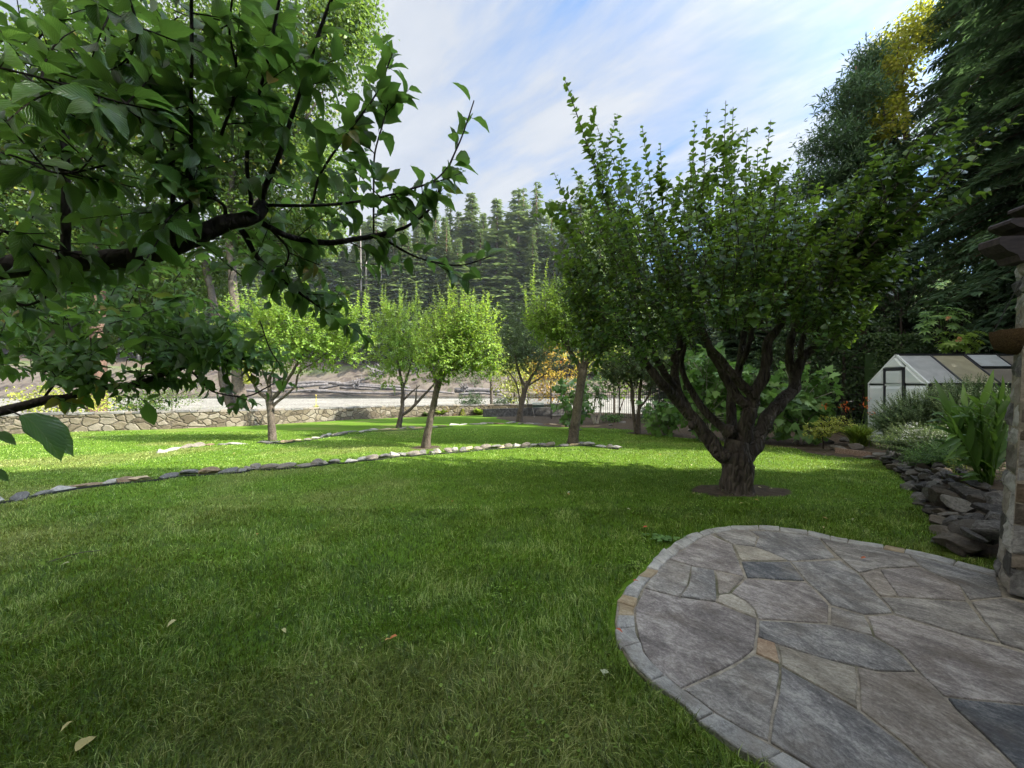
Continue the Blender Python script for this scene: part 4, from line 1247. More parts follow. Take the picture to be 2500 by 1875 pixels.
def far_forest():
    protos = []
    specs = [(60, 9.0, .08, 74, 10, 1.0, 1.25), (60, 7.2, .12, 76, 9, .95, 1.1), (60, 10.0, .06, 68, 10, 1.0, 1.4), (60, 8.2, .18, 64, 8, .8, 1.05), (60, 6.6, .05, 74, 10, 1.0, 1.3), (60, 7.4, .25, 54, 8, .7, 0.9)]
    for i, (h, r0, bare, lv, per, dens, cone) in enumerate(specs):
        tr, L = conifer_proto(h, 100 + i, r0, bare, lv, per, 5, dens, cone)
        ob = tr.build('trunk', MATS['bark_redwood'], None, smooth=True)
        me_t = ob.data
        bpy.data.objects.remove(ob)
        me_c = L.mesh('crown', 'spray')
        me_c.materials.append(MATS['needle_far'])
        protos.append((me_t, me_c))
    rnd = np.random.RandomState(5)
    # the ones whose tops can be made out, from left to right: x of the trunk, y of the tip, distance, proto
    seen = [(780, 540, 158, 0), (830, 520, 165, 2), (870, 545, 156, 1), (905, 525, 160, 0), (945, 545, 170, 2), (985, 515, 172, 1), (1025, 505, 166, 0), (1062, 492, 176, 2), (1095, 470, 168, 4), (1120, 515, 180, 1), (1150, 470, 166, 0),
            (1180, 520, 186, 2), (1212, 484, 160, 0), (1243, 520, 178, 1), (1262, 460, 164, 3), (1280, 458, 170, 5), (1312, 444, 162, 3), (1345, 487, 168, 5), (1375, 535, 160, 2), (1415, 425, 156, 3), (1445, 480, 168, 5), (1486, 470, 166, 1),
            (1520, 540, 160, 0), (1090, 545, 154, 4), (1172, 560, 155, 2), (1235, 570, 154, 0), (1300, 560, 153, 2), (1350, 575, 155, 4), (1020, 560, 154, 0), (960, 590, 153, 4), (1395, 560, 158, 0), (1465, 560, 154, 2), (870, 600, 153, 4), (915, 590, 153, 2)]
    allt = list(seen)
    for k in range(40):
        allt.append((rnd.uniform(-150, 780), rnd.uniform(480, 580), rnd.uniform(153, 195), rnd.randint(0, 5)))
    for k in range(80):
        allt.append((rnd.uniform(760, 1560), rnd.uniform(520, 720), rnd.uniform(151, 190), rnd.randint(0, 5)))
    for k in range(30):
        allt.append((rnd.uniform(1540, 2500), rnd.uniform(560, 640), rnd.uniform(150, 200), rnd.randint(0, 5)))
    words = {0: 'full dark', 1: 'narrow', 2: 'broad drooping', 3: 'open-topped', 4: 'slim young', 5: 'thin ragged'}
    order = sorted(range(len(allt)), key=lambda i: allt[i][0])
    rank = {i: r for r, i in enumerate(order)}
    ordn = ['first', 'second', 'third', 'fourth', 'fifth', 'sixth', 'seventh', 'eighth', 'ninth', 'tenth', 'eleventh', 'twelfth', 'thirteenth', 'fourteenth', 'fifteenth', 'sixteenth', 'seventeenth', 'eighteenth', 'nineteenth', 'twentieth', 'twenty-first', 'twenty-second', 'twenty-third']
    sk = 0

    def zone(i, x):
        return 0 if i < 23 else 1 if i < 34 else 2 if x < 780 else 3 if x < 1560 else 4
    zr = {}
    for z_ in range(5):
        for r_, i in enumerate(sorted([i for i in range(len(allt)) if zone(i, allt[i][0]) == z_], key=lambda i: allt[i][0])):
            zr[i] = ordinal(r_)
    for i, (x, y, Y, k) in enumerate(allt):
        X = (x - 1250) / F * Y
        zb = gz(X, Y)
        zt = EYE - (y - 937) / F * Y
        h = zt - zb
        if i < 23:
            lab = '%s conifer on the far ridge, %s skyline treetop from the left above the river' % (words[k], ordn[sk]); sk += 1
            if i == 19: lab = 'tallest open-topped conifer on the far skyline between the two big apple trees'
            grp = 'conifers on the far skyline'
        elif i < 34:
            lab = 'shorter %s conifer before the skyline ones across the river, %s from the left' % (words[k], zr[i])
            grp = 'front conifers across the river'
        elif x < 780:
            lab = 'distant %s conifer behind the hanging apple leaves, %s from the left' % (words[k], zr[i])
            grp = 'conifers behind the near apple leaves'
        elif x < 1560:
            lab = '%s conifer on the slope under the far skyline, %s from the left' % (words[k], zr[i])
            grp = 'conifers on the far slope'
        else:
            lab = 'distant %s conifer behind the big apple tree, %s from the left' % (words[k], zr[i])
            grp = 'conifers behind the big apple tree'
        e = empty('conifer', (X, Y, zb), lab, 'tree', grp, rz=rnd.uniform(0, 6))
        s = h / 60.0
        wd = s * rnd.uniform(1.35, 2.0)
        e.scale = (wd, wd, s)
        for nm, me in (('trunk', protos[k][0]), ('crown', protos[k][1])):
            link(nm, me, None, e)
    # bare pale trunks at the edge of the wood
    for (x, y0, y1, w, Y) in ((880, 560, 885, 4.5, 149), (893, 600, 885, 6.5, 149.5), (905, 690, 885, 3.5, 150), (868, 720, 886, 3, 149), (930, 640, 885, 3.5, 151), (962, 650, 884, 4, 152), (948, 700, 884, 3, 151), (1000, 760, 890, 3, 150), (338, 700, 800, 5, 149), (1330, 700, 870, 3.5, 150)):
        b = P(x, y1, Y); b[2] = gz(b[0], Y) - 0.5
        tp = P(x, y0, Y)
        m = MB()
        r_ = w * 0.5 * Y / F
        m.tube(*smooth_path([b, b * 0.5 + tp * 0.5 + np.array([0.3, 0, 0]), tp], [r_, r_ * .85, r_ * .5], 3), 7)
        for k in range(9):
            q = b + (tp - b) * rnd.uniform(0.35, 0.98)
            m.tube([q, q + np.array([rnd.choice([-1, 1]) * rnd.uniform(1, 2.5), rnd.uniform(-1, 1), rnd.uniform(-.6, .5)])], [0.09, 0.03], 4)
        o = m.build('bare_trunk', MATS['bark_pale'], None, smooth=True)
        pos = {880: 'first', 893: 'second', 905: 'third'}
        tag(o, ('tall pale bare trunk above the eroded bank, %s from the left' % ordinal([868, 880, 893, 905, 930, 948, 962, 1000].index(x))) if x > 400 and x < 1100 else ('pale bare trunk seen through the hanging apple leaves' if x < 400 else 'pale bare trunk between the orchard crowns in the middle'), 'tree trunk', 'bare trunks on the far bank')


far_forest()


def redwoods():
    """dark redwoods to the right"""
    me = []
    for i, (r0, seed) in enumerate(((3.6, 1), (4.2, 2), (3.2, 3))):
        rnd = np.random.RandomState(200 + seed)
        tr, L = MB(), Leaves()
        h = 24.0
        tr.tube([(0, 0, -0.5), (0.05, 0, 4), (0.1, 0.05, 12), (0.0, 0, h * 0.98)], [0.42, 0.33, 0.2, 0.02], 10, lump=0.15, lf=1.5)
        nb = 430
        for j in range(nb):
            u = 0.04 + 0.95 * (j + rnd.uniform()) / nb
            z = h * u
            Rb = r0 * (0.12 + 0.88 * (1 - u) ** 0.7) * rnd.uniform(0.55, 1.12)
            a = rnd.uniform(0, 2 * math.pi)
            c, s = math.cos(a), math.sin(a)
            k = int(10 + 12 * Rb / r0)
            ts = 0.12 + 0.88 * (np.arange(k) + rnd.uniform(0, 1, k)) / k
            rise = 0.25 * (u - 0.4)
            zz = z + Rb * (rise * ts - 0.38 * ts ** 2)
            pos = np.stack([c * Rb * ts, s * Rb * ts, zz], 1)
            ctrl = [(0, 0, z), (c * Rb * .5, s * Rb * .5, z + Rb * (rise * .5 - .38 * .25)), (c * Rb * .95, s * Rb * .95, z + Rb * (rise * .95 - .38 * .9))]
            tr.tube(ctrl, [0.04, 0.022, 0.006], 4, cap=False)
            # side twigs, each a drooping fan of narrow sprays
            for sg in (-1, 1):
                an = a + sg * rnd.uniform(0.5, 1.1, k)
                d0 = np.stack([np.cos(an), np.sin(an), rnd.uniform(-0.45, 0.05, k)], 1)
                tl = (0.30 + 0.45 * (1 - ts)) * rnd.uniform(0.7, 1.2, k)
                for q in (0.25, 0.6, 0.95):
                    pq = pos + d0 * (tl * q)[:, None]
                    for sg2 in (-1, 1):
                        an2 = an + sg2 * 0.8
                        d = np.stack([np.cos(an2), np.sin(an2), rnd.uniform(-0.7, -0.1, k)], 1)
                        nm = np.stack([rnd.normal(0, .3, k), rnd.normal(0, .3, k), np.ones(k)], 1)
                        L.add(pq, d, nm, rnd.uniform(0.24, 0.42, k), np.clip(rnd.normal(0.5, 0.2, k) + 0.15 * (q - 0.5), 0, 1))
        ob = tr.build('trunk', MATS['bark_redwood'], None, smooth=True)
        mt = ob.data
        bpy.data.objects.remove(ob)
        mc = L.mesh('crown', 'needle')
        mc.materials.append(MATS['needle_near'])
        me.append((mt, mc))
        print('redwood', L.count())
    rnd = np.random.RandomState(8)
    # x, y position, height, width factor
    spots = [(19.5, 13.5, 25, 1.25, 0, 'massive dark redwood filling the top right corner behind the greenhouse'),
             (23.5, 18.5, 27, 1.3, 1, 'dark redwood directly behind the massive one at the right edge'),
             (19.0, 20.5, 16.0, 1.0, 2, 'dark redwood of middle height left of the massive one'),
             (16.4, 21.0, 9.0, 0.8, 1, 'low redwood filling the gap beneath the leafy maple'),
             (15.5, 25.5, 14.6, .95, 0, 'redwood with a pointed top peeping out beside the upper right of the apple crown'),
             (13.5, 22.0, 8.5, 0.9, 2, 'short dark redwood behind the right half of the big apple tree'),
             (10.5, 24.0, 9.5, 0.8, 2, 'short redwood behind the middle of the big apple tree'),
             (26.0, 12.0, 24, 1.2, 2, 'dark redwood cut by the right edge of the view above the beams'),
             (12.8, 0.8, 18, 1.25, 1, 'unseen redwood added for shade beside the house corner, out to the right'),  # from here on: off-frame redwoods added to shade lawn, apple trees and greenhouse
             (15.8, 2.4, 20, 1.1, 0, 'unseen redwood added for shade beside the patio end, out to the right'),
             (18.0, -0.6, 24, 1.35, 2, 'tall redwood beyond the patio end, out to the right'),
             (22.5, 0.3, 27, 1.35, 1, 'second tall redwood beyond the patio end, out to the right'),
             (27.0, -0.5, 25, 1.2, 0, 'third tall redwood beyond the patio end, out to the right'),
             (32.0, 0.5, 28, 1.2, 2, 'fourth tall redwood beyond the patio end, out to the right'),
             (15.0, -4.5, 17, 1.2, 1, 'unseen redwood added for shade behind the house, first of three'),
             (20.0, -5.0, 20, 1.2, 0, 'unseen redwood added for shade behind the house, second of three'),
             (26.0, -6.0, 23, 1.2, 2, 'unseen redwood added for shade behind the house, third of three'),
             (22.0, 10.4, 23, 1.5, 1, 'redwood added for shade behind the far end of the greenhouse, out to the right')]
    for (x, y, h, wf, k, lab) in spots:
        e = empty('redwood', (x, y, gz(x, y) if y > 0 else 0), lab, 'tree', 'redwoods on the right', rz=rnd.uniform(0, 6))
        e.scale = (wf, wf, h / 24.0)
        link('trunk', me[k][0], None, e)
        link('crown', me[k][1], None, e)


redwoods()


def broadleaf(name, label, base, trunks, blobs, n, size, mat, barkm, seed, cat='tree', group=None, tpl='simple', ln=0.8, nl=10, ivy=None, clump=0.8):
    """tree with leaf clumps; base world xyz, blobs world (c, r)"""
    rnd = np.random.RandomState(seed)
    g = np.array(base, float)
    t = empty(name, tuple(g), label, cat, group)
    tr = MB()
    for pts, rr in trunks:
        a, b = smooth_path(pts, rr, 4, 0.05, seed)
        tr.tube(a, b, 10, lump=0.2, lf=2.0)
    L = Leaves()
    vol = [np.prod(b[1]) ** (2 / 3) for b in blobs]
    for (c, r), v in zip(blobs, vol):
        c, r = np.array(c, float), np.array(r, float)
        k = int(n * v / sum(vol))
        nc = max(3, k // nl)
        u = unit(rnd.normal(size=(nc, 3))) * (rnd.uniform(0, 1, nc) ** 0.42)[:, None]
        cc = c + u * r
        for q in cc[:: max(1, nc // 22)]:
            tr.tube([c * 0.6 + q * 0.4 - np.array([0, 0, r[2] * 0.25]), q], [0.03 * r.max() / 3, 0.01], 4, cap=False)
        p = np.repeat(cc, nl, 0) + rnd.normal(0, clump * 0.32, (nc * nl, 3)) * np.array([1, 1, 0.6])
        d = unit(np.repeat(u, nl, 0) * 0.6 + rnd.normal(0, 0.8, (nc * nl, 3)) + np.array([0, 0, -0.15]))
        nm = unit(rnd.normal(0, 0.5, (nc * nl, 3)) + np.array([0, 0, 0.9]) + np.repeat(u, nl, 0) * 0.4)
        ti = np.clip(np.repeat(rnd.uniform(0.25, 0.8, nc), nl) + rnd.normal(0, 0.16, nc * nl), 0, 1)
        L.add(p, d, nm, size * rnd.uniform(0.7, 1.3, nc * nl), ti)
    if trunks:
        o = tr.build('trunk', MATS[barkm], t, smooth=True)
        o.data.transform(Matrix.Translation(tuple(-g)))
    o = L.build('crown', mat, t, tpl, origin=g)
    return t


def left_trees():
    # two ivy-clad trunks just beyond the wall
    b = np.array([-13.6, 21.0, -1.2])
    broadleaf('alder_tree', 'tall sunlit tree with two ivy-clad trunks beyond the stone wall', b,
              [([b, P(585, 960, 21), P(578, 850, 21.2), P(570, 700, 21.3), P(560, 500, 21.5), P(600, 250, 22)], [0.34, 0.30, 0.27, 0.22, 0.15, 0.05]),
               ([b + (-0.5, 0.3, 0), P(553, 960, 21.3), P(540, 850, 21.5), P(500, 650, 22), P(420, 400, 22)], [0.30, 0.24, 0.22, 0.18, 0.06]),
               ([P(565, 600, 21.4), P(680, 400, 21), P(800, 200, 21)], [0.14, 0.10, 0.03])],
              [(P(800, 90, 20.5), (2.5, 2.5, 2.6)), (P(700, 300, 21.5), (2.8, 2.5, 2.8)), (P(560, 90, 22), (3.5, 3, 3)), (P(470, 380, 22), (3.6, 3, 3.2)), (P(620, 560, 22.5), (2.8, 2.4, 2.0)), (P(480, 680, 23), (2.6, 2.2, 1.8)),
               (P(790, 440, 21), (1.6, 1.5, 1.6)), (P(860, 40, 21), (1.6, 1.5, 1.8)), (P(640, 400, 23), (4, 3, 4)), (P(330, 700, 24), (3.2, 2.2, 2.2)), (P(760, 560, 24), (2.0, 2.0, 1.6))],
              60000, 0.20, 'leaf_alder', 'bark_apple', 31, group='trees beyond the stone wall', clump=1.0)
    ivy = Leaves()
    rnd = np.random.RandomState(4)
    n = 900
    yy = rnd.uniform(840, 935, n)
    p = np.stack([P(604 + rnd.normal(0, 5), y, 20.9 + rnd.uniform(-.3, .2)) for y in yy])
    ivy.add(p, unit(rnd.normal(0, .6, (n, 3)) + (0.4, -.3, -.2)), unit(rnd.normal(0, .5, (n, 3)) + (0, -.6, .5)), 0.11, rnd.uniform(0.3, 1, n))
    o = ivy.build('ivy', 'leaf_lime', bpy.data.objects[[ob.name for ob in scn.objects if ob.name.startswith('alder_tree')][0]], origin=b)
    b = np.array([-22.5, 21.0, -1.4])
    broadleaf('alder_tree', 'sunlit yellow-green tree with one dark trunk beyond the wall at the left edge', b,
              [([b, P(238, 950, 21), P(240, 850, 21), P(235, 650, 21.3), P(200, 350, 21.5)], [0.42, 0.38, 0.34, 0.25, 0.1])],
              [(P(120, 250, 21), (4.6, 3, 4)), (P(300, 120, 22), (3.6, 3, 3)), (P(60, 560, 22), (4, 3, 3.2)), (P(260, 560, 22), (3.2, 2.6, 2.6)), (P(130, 780, 23), (4.2, 2, 1.9)), (P(-60, 400, 21), (3, 3, 6)), (P(200, 420, 24), (6, 3, 5)), (P(330, 780, 25), (3.5, 2, 1.8))],
              52000, 0.21, 'leaf_alder', 'bark_redwood', 32, group='trees beyond the stone wall', clump=1.1)
    # sunlit shrubs behind the wall
    for (x, y, Y, r, mat, lab) in ((140, 985, 19, (3.0, 1.2, 1.0), 'leaf_lime', 'yellow-green shrub showing above the stone wall, left'), (420, 960, 30, (2.6, 1.5, 1.3), 'leaf_alder', 'loose green shrub on the gravel behind the wall'),
                                    (330, 985, 22, (1.8, 1.0, .8), 'leaf_alder', 'low green shrub just behind the wall beside the single dark trunk')):
        c = P(x, y, Y)
        z0 = gz(c[0], c[1])
        broadleaf('shrub', lab, (c[0], c[1], z0), [([(c[0], c[1], z0), (c[0], c[1], c[2])], [0.06, 0.02])], [(c, r)], 1500, 0.12, mat, 'bark_apple', int(x), 'shrub', 'shrubs behind the wall', clump=0.5)


left_trees()


def right_side():
    # leafy maple between the redwoods, its trunk showing against the sky
    b = np.array([21.5, 21.5, -0.6])
    broadleaf('maple_tree', 'maple with a bare trunk and yellow leaves showing among the dark redwoods', b,
              [([b, P(2212, 560, 21.5), P(2215, 350, 21.5), P(2200, 200, 21.5), P(2190, 120, 21.5)], [0.30, 0.20, 0.16, 0.08, 0.02]),
               ([P(2214, 400, 21.5), P(2160, 300, 21.3), P(2090, 240, 21)], [0.10, 0.07, 0.02])],
              [(P(2190, 130, 21.5), (1.6, 1.5, 1.5)), (P(2150, 250, 21), (1.3, 1.2, 1.1)), (P(2260, 60, 22), (1.6, 1.5, 1.2)), (P(2110, 200, 22), (0.9, 1.0, 1.2)), (P(2180, 190, 20), (1.0, .8, 1.7)), (P(2165, 300, 19.2), (.8, .6, 1.2))], 9000, 0.18, 'leaf_maple', 'bark_redwood', 41, clump=0.7)
    broadleaf('fir_tree', 'dark bushy fir with upswept sprays left of the bare maple trunk', (18.0, 20.0, -0.5),
              [([(18.0, 20.0, -0.5), P(2100, 500, 20), P(2090, 160, 20)], [0.25, 0.15, 0.03])],
              [(P(2080, 250, 20), (1.3, 1.2, 1.2)), (P(2040, 350, 20), (1.7, 1.2, 0.9)), (P(2110, 420, 20), (1.9, 1.4, 1.1)), (P(2000, 450, 20.5), (1.8, 1.2, 0.7)), (P(2120, 150, 20.5), (0.7, .7, 0.9)), (P(2080, 560, 20), (2.6, 1.4, 1.2)), (P(1990, 600, 20), (2.6, 1.4, 1.2)), (P(1850, 640, 21), (2.6, 1.4, 1.2)), (P(2050, 700, 20), (3.0, 1.4, 1.5))],
              42000, 0.30, 'needle_near', 'bark_redwood', 42, tpl='narrow', clump=0.8, nl=14)
    # dark understorey
    for (x, y, Y, r, n, size, mat, lab, sd_) in (
            (1940, 800, 15.5, (2.0, 1.2, 1.5), 2600, 0.12, 'leaf_dark', 'dark evergreen bush behind the right limbs of the big apple tree', 51),
            (2060, 850, 14.8, (1.6, 1.0, 1.7), 2400, 0.11, 'leaf_dark', 'dark bush behind the orange flowers, left of the greenhouse', 52),
            (2400, 760, 15.5, (2.4, 1.2, 2.0), 2600, 0.13, 'leaf_dark', 'dark evergreen bush behind the greenhouse at the right edge', 53),
            (2200, 740, 17.5, (2.8, 1.2, 1.8), 2800, 0.13, 'leaf_dark', 'dark evergreen bush above the clipped hedge', 54)):
        c = P(x, y, Y); z0 = gz(c[0], c[1])
        broadleaf('evergreen_bush', lab, (c[0], c[1], z0), [([(c[0], c[1], z0), c], [0.10, 0.04])], [(c, r), ((c[0], c[1], c[2] * 0.5), (r[0] * .9, r[1], c[2] * 0.5))], n, size, mat, 'bark_dark', sd_, 'bush', 'dark bushes on the right', clump=0.5)
    # clipped hedge
    h = Leaves()
    rnd = np.random.RandomState(61)
    a, b2 = P(2095, 830, 13.6), P(2420, 830, 14.2)
    n = 11000
    t = rnd.uniform(0, 1, n)
    prof = rnd.uniform(0, 1, n)
    x = a[0] + (b2[0] - a[0]) * t
    t = np.where(rnd.uniform(size=n) < .12, 0, t)
    x = np.where(t == 0, a[0] + .3 + rnd.normal(0, .12, n), x)
    front = prof < 0.6
    y = np.where(front, 13.0 + rnd.normal(0, .06, n), rnd.uniform(13.0, 14.0, n)) + 0.15 * fnoise(x * 1.3, t * 0, 5)
    top = 3.12 + 0.15 * fnoise(x * 1.5, y, 6)
    z = np.where(front, rnd.uniform(0, 1, n) * top, top + rnd.normal(0, .05, n))
    h.add(np.stack([x, y, z], 1), unit(rnd.normal(0, .6, (n, 3)) + (0, -.5, .2)), unit(rnd.normal(0, .5, (n, 3)) + (0, -.4, .8)), rnd.uniform(0.06, 0.12, n), rnd.uniform(0.2, 1, n))
    e = empty('hedge', (float(a[0]), 13.5, gz(a[0], 13.5)), 'clipped dark green hedge with a level top behind the greenhouse', 'hedge')
    h.build('foliage', 'leaf_dark', e, origin=(float(a[0]), 13.5, gz(a[0], 13.5)))
    core = MB()
    core.box((a[0] + .5, 13.3, -0.1), (b2[0], 13.9, 2.7))
    o = core.build('core', MATS['leaf_dark'], e)
    o.data.transform(Matrix.Translation((-float(a[0]), -13.5, -gz(a[0], 13.5))))
    # rhododendrons: rosettes of long leaves
    for (cx, cy, Y, rr, n, mat, lab) in ((2305, 790, 12.4, (0.75, .5, .65), 90, 'leaf_fig', 'rhododendron with glossy leaf rosettes and a few rusty flowers behind the greenhouse ridge'), (2345, 835, 12.2, (0.8, .5, .4), 70, 'leaf_orchard', 'bright low rhododendron just over the greenhouse ridge')):
        c = P(cx, cy, Y)
        e = empty('rhododendron', (c[0], c[1], gz(c[0], c[1])), lab, 'shrub', 'rhododendrons')
        L, tr, fl = Leaves(), MB(), Leaves()
        for i in range(n):
            u = unit(rnd.normal(size=3)); q = c + u * rr * rnd.uniform(0.4, 1.0)
            k = 8
            an = np.arange(k) * 2 * math.pi / k + rnd.uniform(0, 1)
            ax = unit(u * 0.6 + np.array([0, -0.4, 0.8]))
            s1 = unit(np.cross(ax, (0.2, 0.9, 0.1))); s2 = np.cross(ax, s1)
            d = s1 * np.cos(an)[:, None] + s2 * np.sin(an)[:, None] + ax * 0.25
            L.add(np.repeat(q[None], k, 0), d, ax, rnd.uniform(0.14, 0.20), np.clip(rnd.uniform(0.2, 1, k), 0, 1))
            tr.tube([(c[0] + (q[0] - c[0]) * .2, c[1], c[2] - rr[2]), q], [0.012, 0.006], 4, cap=False)
        tr.tube([(c[0], c[1], gz(c[0], c[1])), (c[0], c[1], c[2] - rr[2] * .8)], [0.05, 0.04], 6)
        g = np.array([c[0], c[1], gz(c[0], c[1])])
        o = tr.build('stem', MATS['bark_dark'], e, smooth=True); o.data.transform(Matrix.Translation(tuple(-g)))
        L.build('foliage', mat, e, 'slim', origin=g)
        for (fx, fy) in (((2312, 773), (2316, 776), (2342, 826)) if cx == 2305 else ((2340, 828),)):
            q = P(fx, fy, Y - 0.5)
            k = 8
            fl.add(q + rnd.normal(0, .03, (k, 3)), unit(rnd.normal(size=(k, 3)) + (0, -.5, .3)), unit(rnd.normal(size=(k, 3))), 0.06, rnd.uniform(0, 1, k))
        fl.build('blossom', 'petal_peach', e, 'round', origin=g)
    # fig bushes: bright lobed leaves behind the limbs
    for (x, y, Y, r, n, lab) in ((1720, 900, 11.8, (1.0, .8, .8), 620, 'bright fig bush seen between the left limbs of the big apple tree'), (1840, 940, 11.6, (0.75, .7, .6), 420, 'fig bush framed by the middle fork of the big apple tree'),
                                 (1950, 960, 11.2, (0.95, .8, .75), 560, 'rounded fig bush to the right of the big apple trunk'), (1620, 1000, 13.5, (0.8, .5, .45), 240, 'low fig shoots in front of the iron fence'),
                                 (1395, 960, 17.0, (0.9, .5, 0.8), 300, 'fig bush behind the slanting trunk by the low wall')):
        c = P(x, y, Y); z0 = gz(c[0], c[1])
        broadleaf('fig_bush', lab, (c[0], c[1], z0), [([(c[0] - .1, c[1], z0), c], [0.03, 0.015]), ([(c[0] + .1, c[1], z0), c + (r[0] * .5, 0, r[2] * .5)], [0.025, 0.01]), ([(c[0], c[1], z0), c + (-r[0] * .5, 0, r[2] * .4)], [0.025, 0.01])],
                  [(c, r), ((c[0], c[1] - .1, z0 + (c[2] - z0) * .55), (r[0] * .9, r[1] * .8, max(0.2, (c[2] - z0) * .5)))], n, 0.23, 'leaf_fig', 'sapling_bark', int(x), 'bush', 'fig bushes in the back bed', 'lobed', clump=0.4, nl=5)


right_side()


def mid_plants():
    rnd = np.random.RandomState(71)
    # golden shrubs behind fence and wall
    for (x, y, Y, r, mat, n, lab) in ((1255, 930, 33, (1.9, 1.2, 2.2), 'leaf_lime', 1800, 'yellow-green shrub behind the low dark wall, left of the fence'), (1345, 915, 34, (3.0, 1.3, 3.0), 'leaf_yellow', 2600, 'golden orange shrub lit by the sun behind the slanting trunk'),
                                      (1500, 880, 34, (4.0, 1.2, 2.0), 'leaf_lime', 1800, 'lime green tree behind the iron fence'), (1600, 900, 30, (4.5, 1.5, 2.8), 'leaf_orchard', 2200, 'green leafy tree behind the iron fence, right part')):
        c = P(x, y, Y); z0 = gz(c[0], c[1])
        broadleaf('shrub', lab, (c[0], c[1], z0), [([(c[0], c[1], z0), c], [0.10, 0.04]), ([(c[0] + .2, c[1], z0), c + (r[0] * .5, 0, 0)], [0.06, 0.03])], [(c, r)], n, 0.17, mat, 'bark_apple', int(x) + 1, 'shrub', 'shrubs behind the fence', clump=0.7)
    # olive drooping tree by the river
    c = P(1150, 915, 38); z0 = gz(c[0], c[1])
    broadleaf('willow_tree', 'drooping olive-green willow beyond the wall, behind the round bush', (c[0] + 2, c[1], z0), [([(c[0] + 2, c[1], z0), (c[0] + 1.8, c[1], c[2]), c + (0, 0, 1)], [0.16, 0.12, 0.03])], [(c, (3.0, 1.4, 1.0)), (c + (2.2, 0, 0.6), (1.8, 1.4, 1.4))], 2000, 0.18, 'leaf_dusky', 'bark_apple', 77, clump=0.7, tpl='slim')
    # round dark bush and the low one beside it
    for (x, y, Y, r, lab) in ((1152, 982, 32.2, (1.35, 1.0, 1.0), 'rounded dark green bush on top of the low wall'), (1232, 988, 32.4, (1.35, .9, .62), 'low flat dark bush to the right of the rounded one on the wall')):
        c = P(x, y, Y); z0 = gz(c[0], c[1])
        broadleaf('round_bush', lab, (c[0], c[1], z0), [([(c[0], c[1], z0), c], [0.06, 0.03])], [(c, r), (c - (0, 0, .5), (r[0] * .9, r[1] * .9, r[2] * .8))], 3000, 0.10, 'leaf_dark', 'bark_dark', int(x), 'bush', 'dark bushes on the wall', clump=0.25)
    # gravel bar willows and weeds
    wcount = {}
    for (x, y, w, h_, mat) in sorted(((840, 985, 1.0, .9, 'leaf_alder'), (870, 980, 1.4, 1.1, 'leaf_dusky'), (950, 978, 1.2, 1.3, 'leaf_dusky'), (905, 990, 1.2, .8, 'leaf_dusky'), (985, 992, 1.4, .8, 'leaf_lime'), (1060, 982, 1.6, 1.0, 'leaf_dusky'), (930, 1000, 1.0, .9, 'leaf_lime'), (770, 990, .9, 1.1, 'leaf_yellow'), (735, 995, .9, .9, 'leaf_lime'),
                               (1010, 985, 2.6, 1.1, 'leaf_yellow'), (1080, 990, 1.8, .8, 'leaf_yellow'), (620, 990, 1.0, 1.0, 'leaf_lime'), (480, 985, .8, 1.0, 'leaf_alder'), (590, 995, .7, .7, 'leaf_lime'), (700, 970, 1.2, .9, 'leaf_dusky'), (530, 970, 1.2, .9, 'leaf_alder'))):
        Y = {True: 40, False: 30}[y < 990]
        c = P(x, y, Y); z0 = gz(c[0], c[1])
        g = np.array([c[0], c[1], z0])
        wcount[mat] = wcount.get(mat, 0) + 1
        e = empty('willow_shrub', tuple(g), {'leaf_alder': 'small green shrub growing on the pale gravel beyond the wall', 'leaf_dusky': 'wispy grey-green willow on the pale gravel beyond the wall', 'leaf_lime': 'small lime-green weed on the pale gravel beyond the wall', 'leaf_yellow': 'yellowing weed patch on the pale gravel beyond the wall'}[mat] + ', %s from the left' % ordinal(wcount[mat] - 1), 'shrub', mat.replace('leaf_', '') .replace('alder', 'green').replace('dusky', 'grey-green') + ' plants on the gravel')
        L, tr = Leaves(), MB()
        for k in range(26):
            a = rnd.uniform(0, 6.28)
            tip = g + np.array([math.cos(a) * w * rnd.uniform(.2, 1), math.sin(a) * w * .6 * rnd.uniform(.2, 1), h_ * 1.15 * rnd.uniform(.5, 1)])
            shoot(L, tr, g + np.array([math.cos(a) * .2 * w, 0, 0]), tip, 0.13, 0.09, 0.1, rnd=rnd, tint=(0.2, 0.9), tr=0.008)
        o = tr.build('stem', MATS['sapling_bark'], e); o.data.transform(Matrix.Translation(tuple(-g)))
        L.build('foliage', mat, e, 'slim', origin=g)
    # border plants in front of the wall
    spec = [(712, 1024, .35, 'leaf_lime', 'low'), (735, 1026, .45, 'leaf_orchard', 'low'), (757, 1025, .35, 'leaf_dusky', 'low'), (772, 1022, 1.9, 'leaf_lime', 'mullein'), (795, 1022, .7, 'rosemary_leaf', 'grass'), (815, 1024, .35, 'leaf_dusky', 'low'), (838, 1023, .35, 'leaf_orchard', 'low'), (866, 1020, .55, 'leaf_yellow', 'low'),
            (895, 1020, .95, 'leaf_dark', 'spike'), (925, 1020, .35, 'leaf_dusky', 'low'), (946, 1019, .35, 'leaf_dark', 'low'), (1005, 1016, .8, 'leaf_lime', 'spike'), (1040, 1016, .5, 'leaf_dusky', 'grass'), (1075, 1015, .8, 'crocosmia_leaf', 'grass'), (1110, 1014, .5, 'leaf_yellow', 'spike'), (1130, 1014, .5, 'leaf_lime', 'spike'), (1170, 1013, .75, 'crocosmia_leaf', 'grass'), (680, 1028, .3, 'leaf_orchard', 'low')]
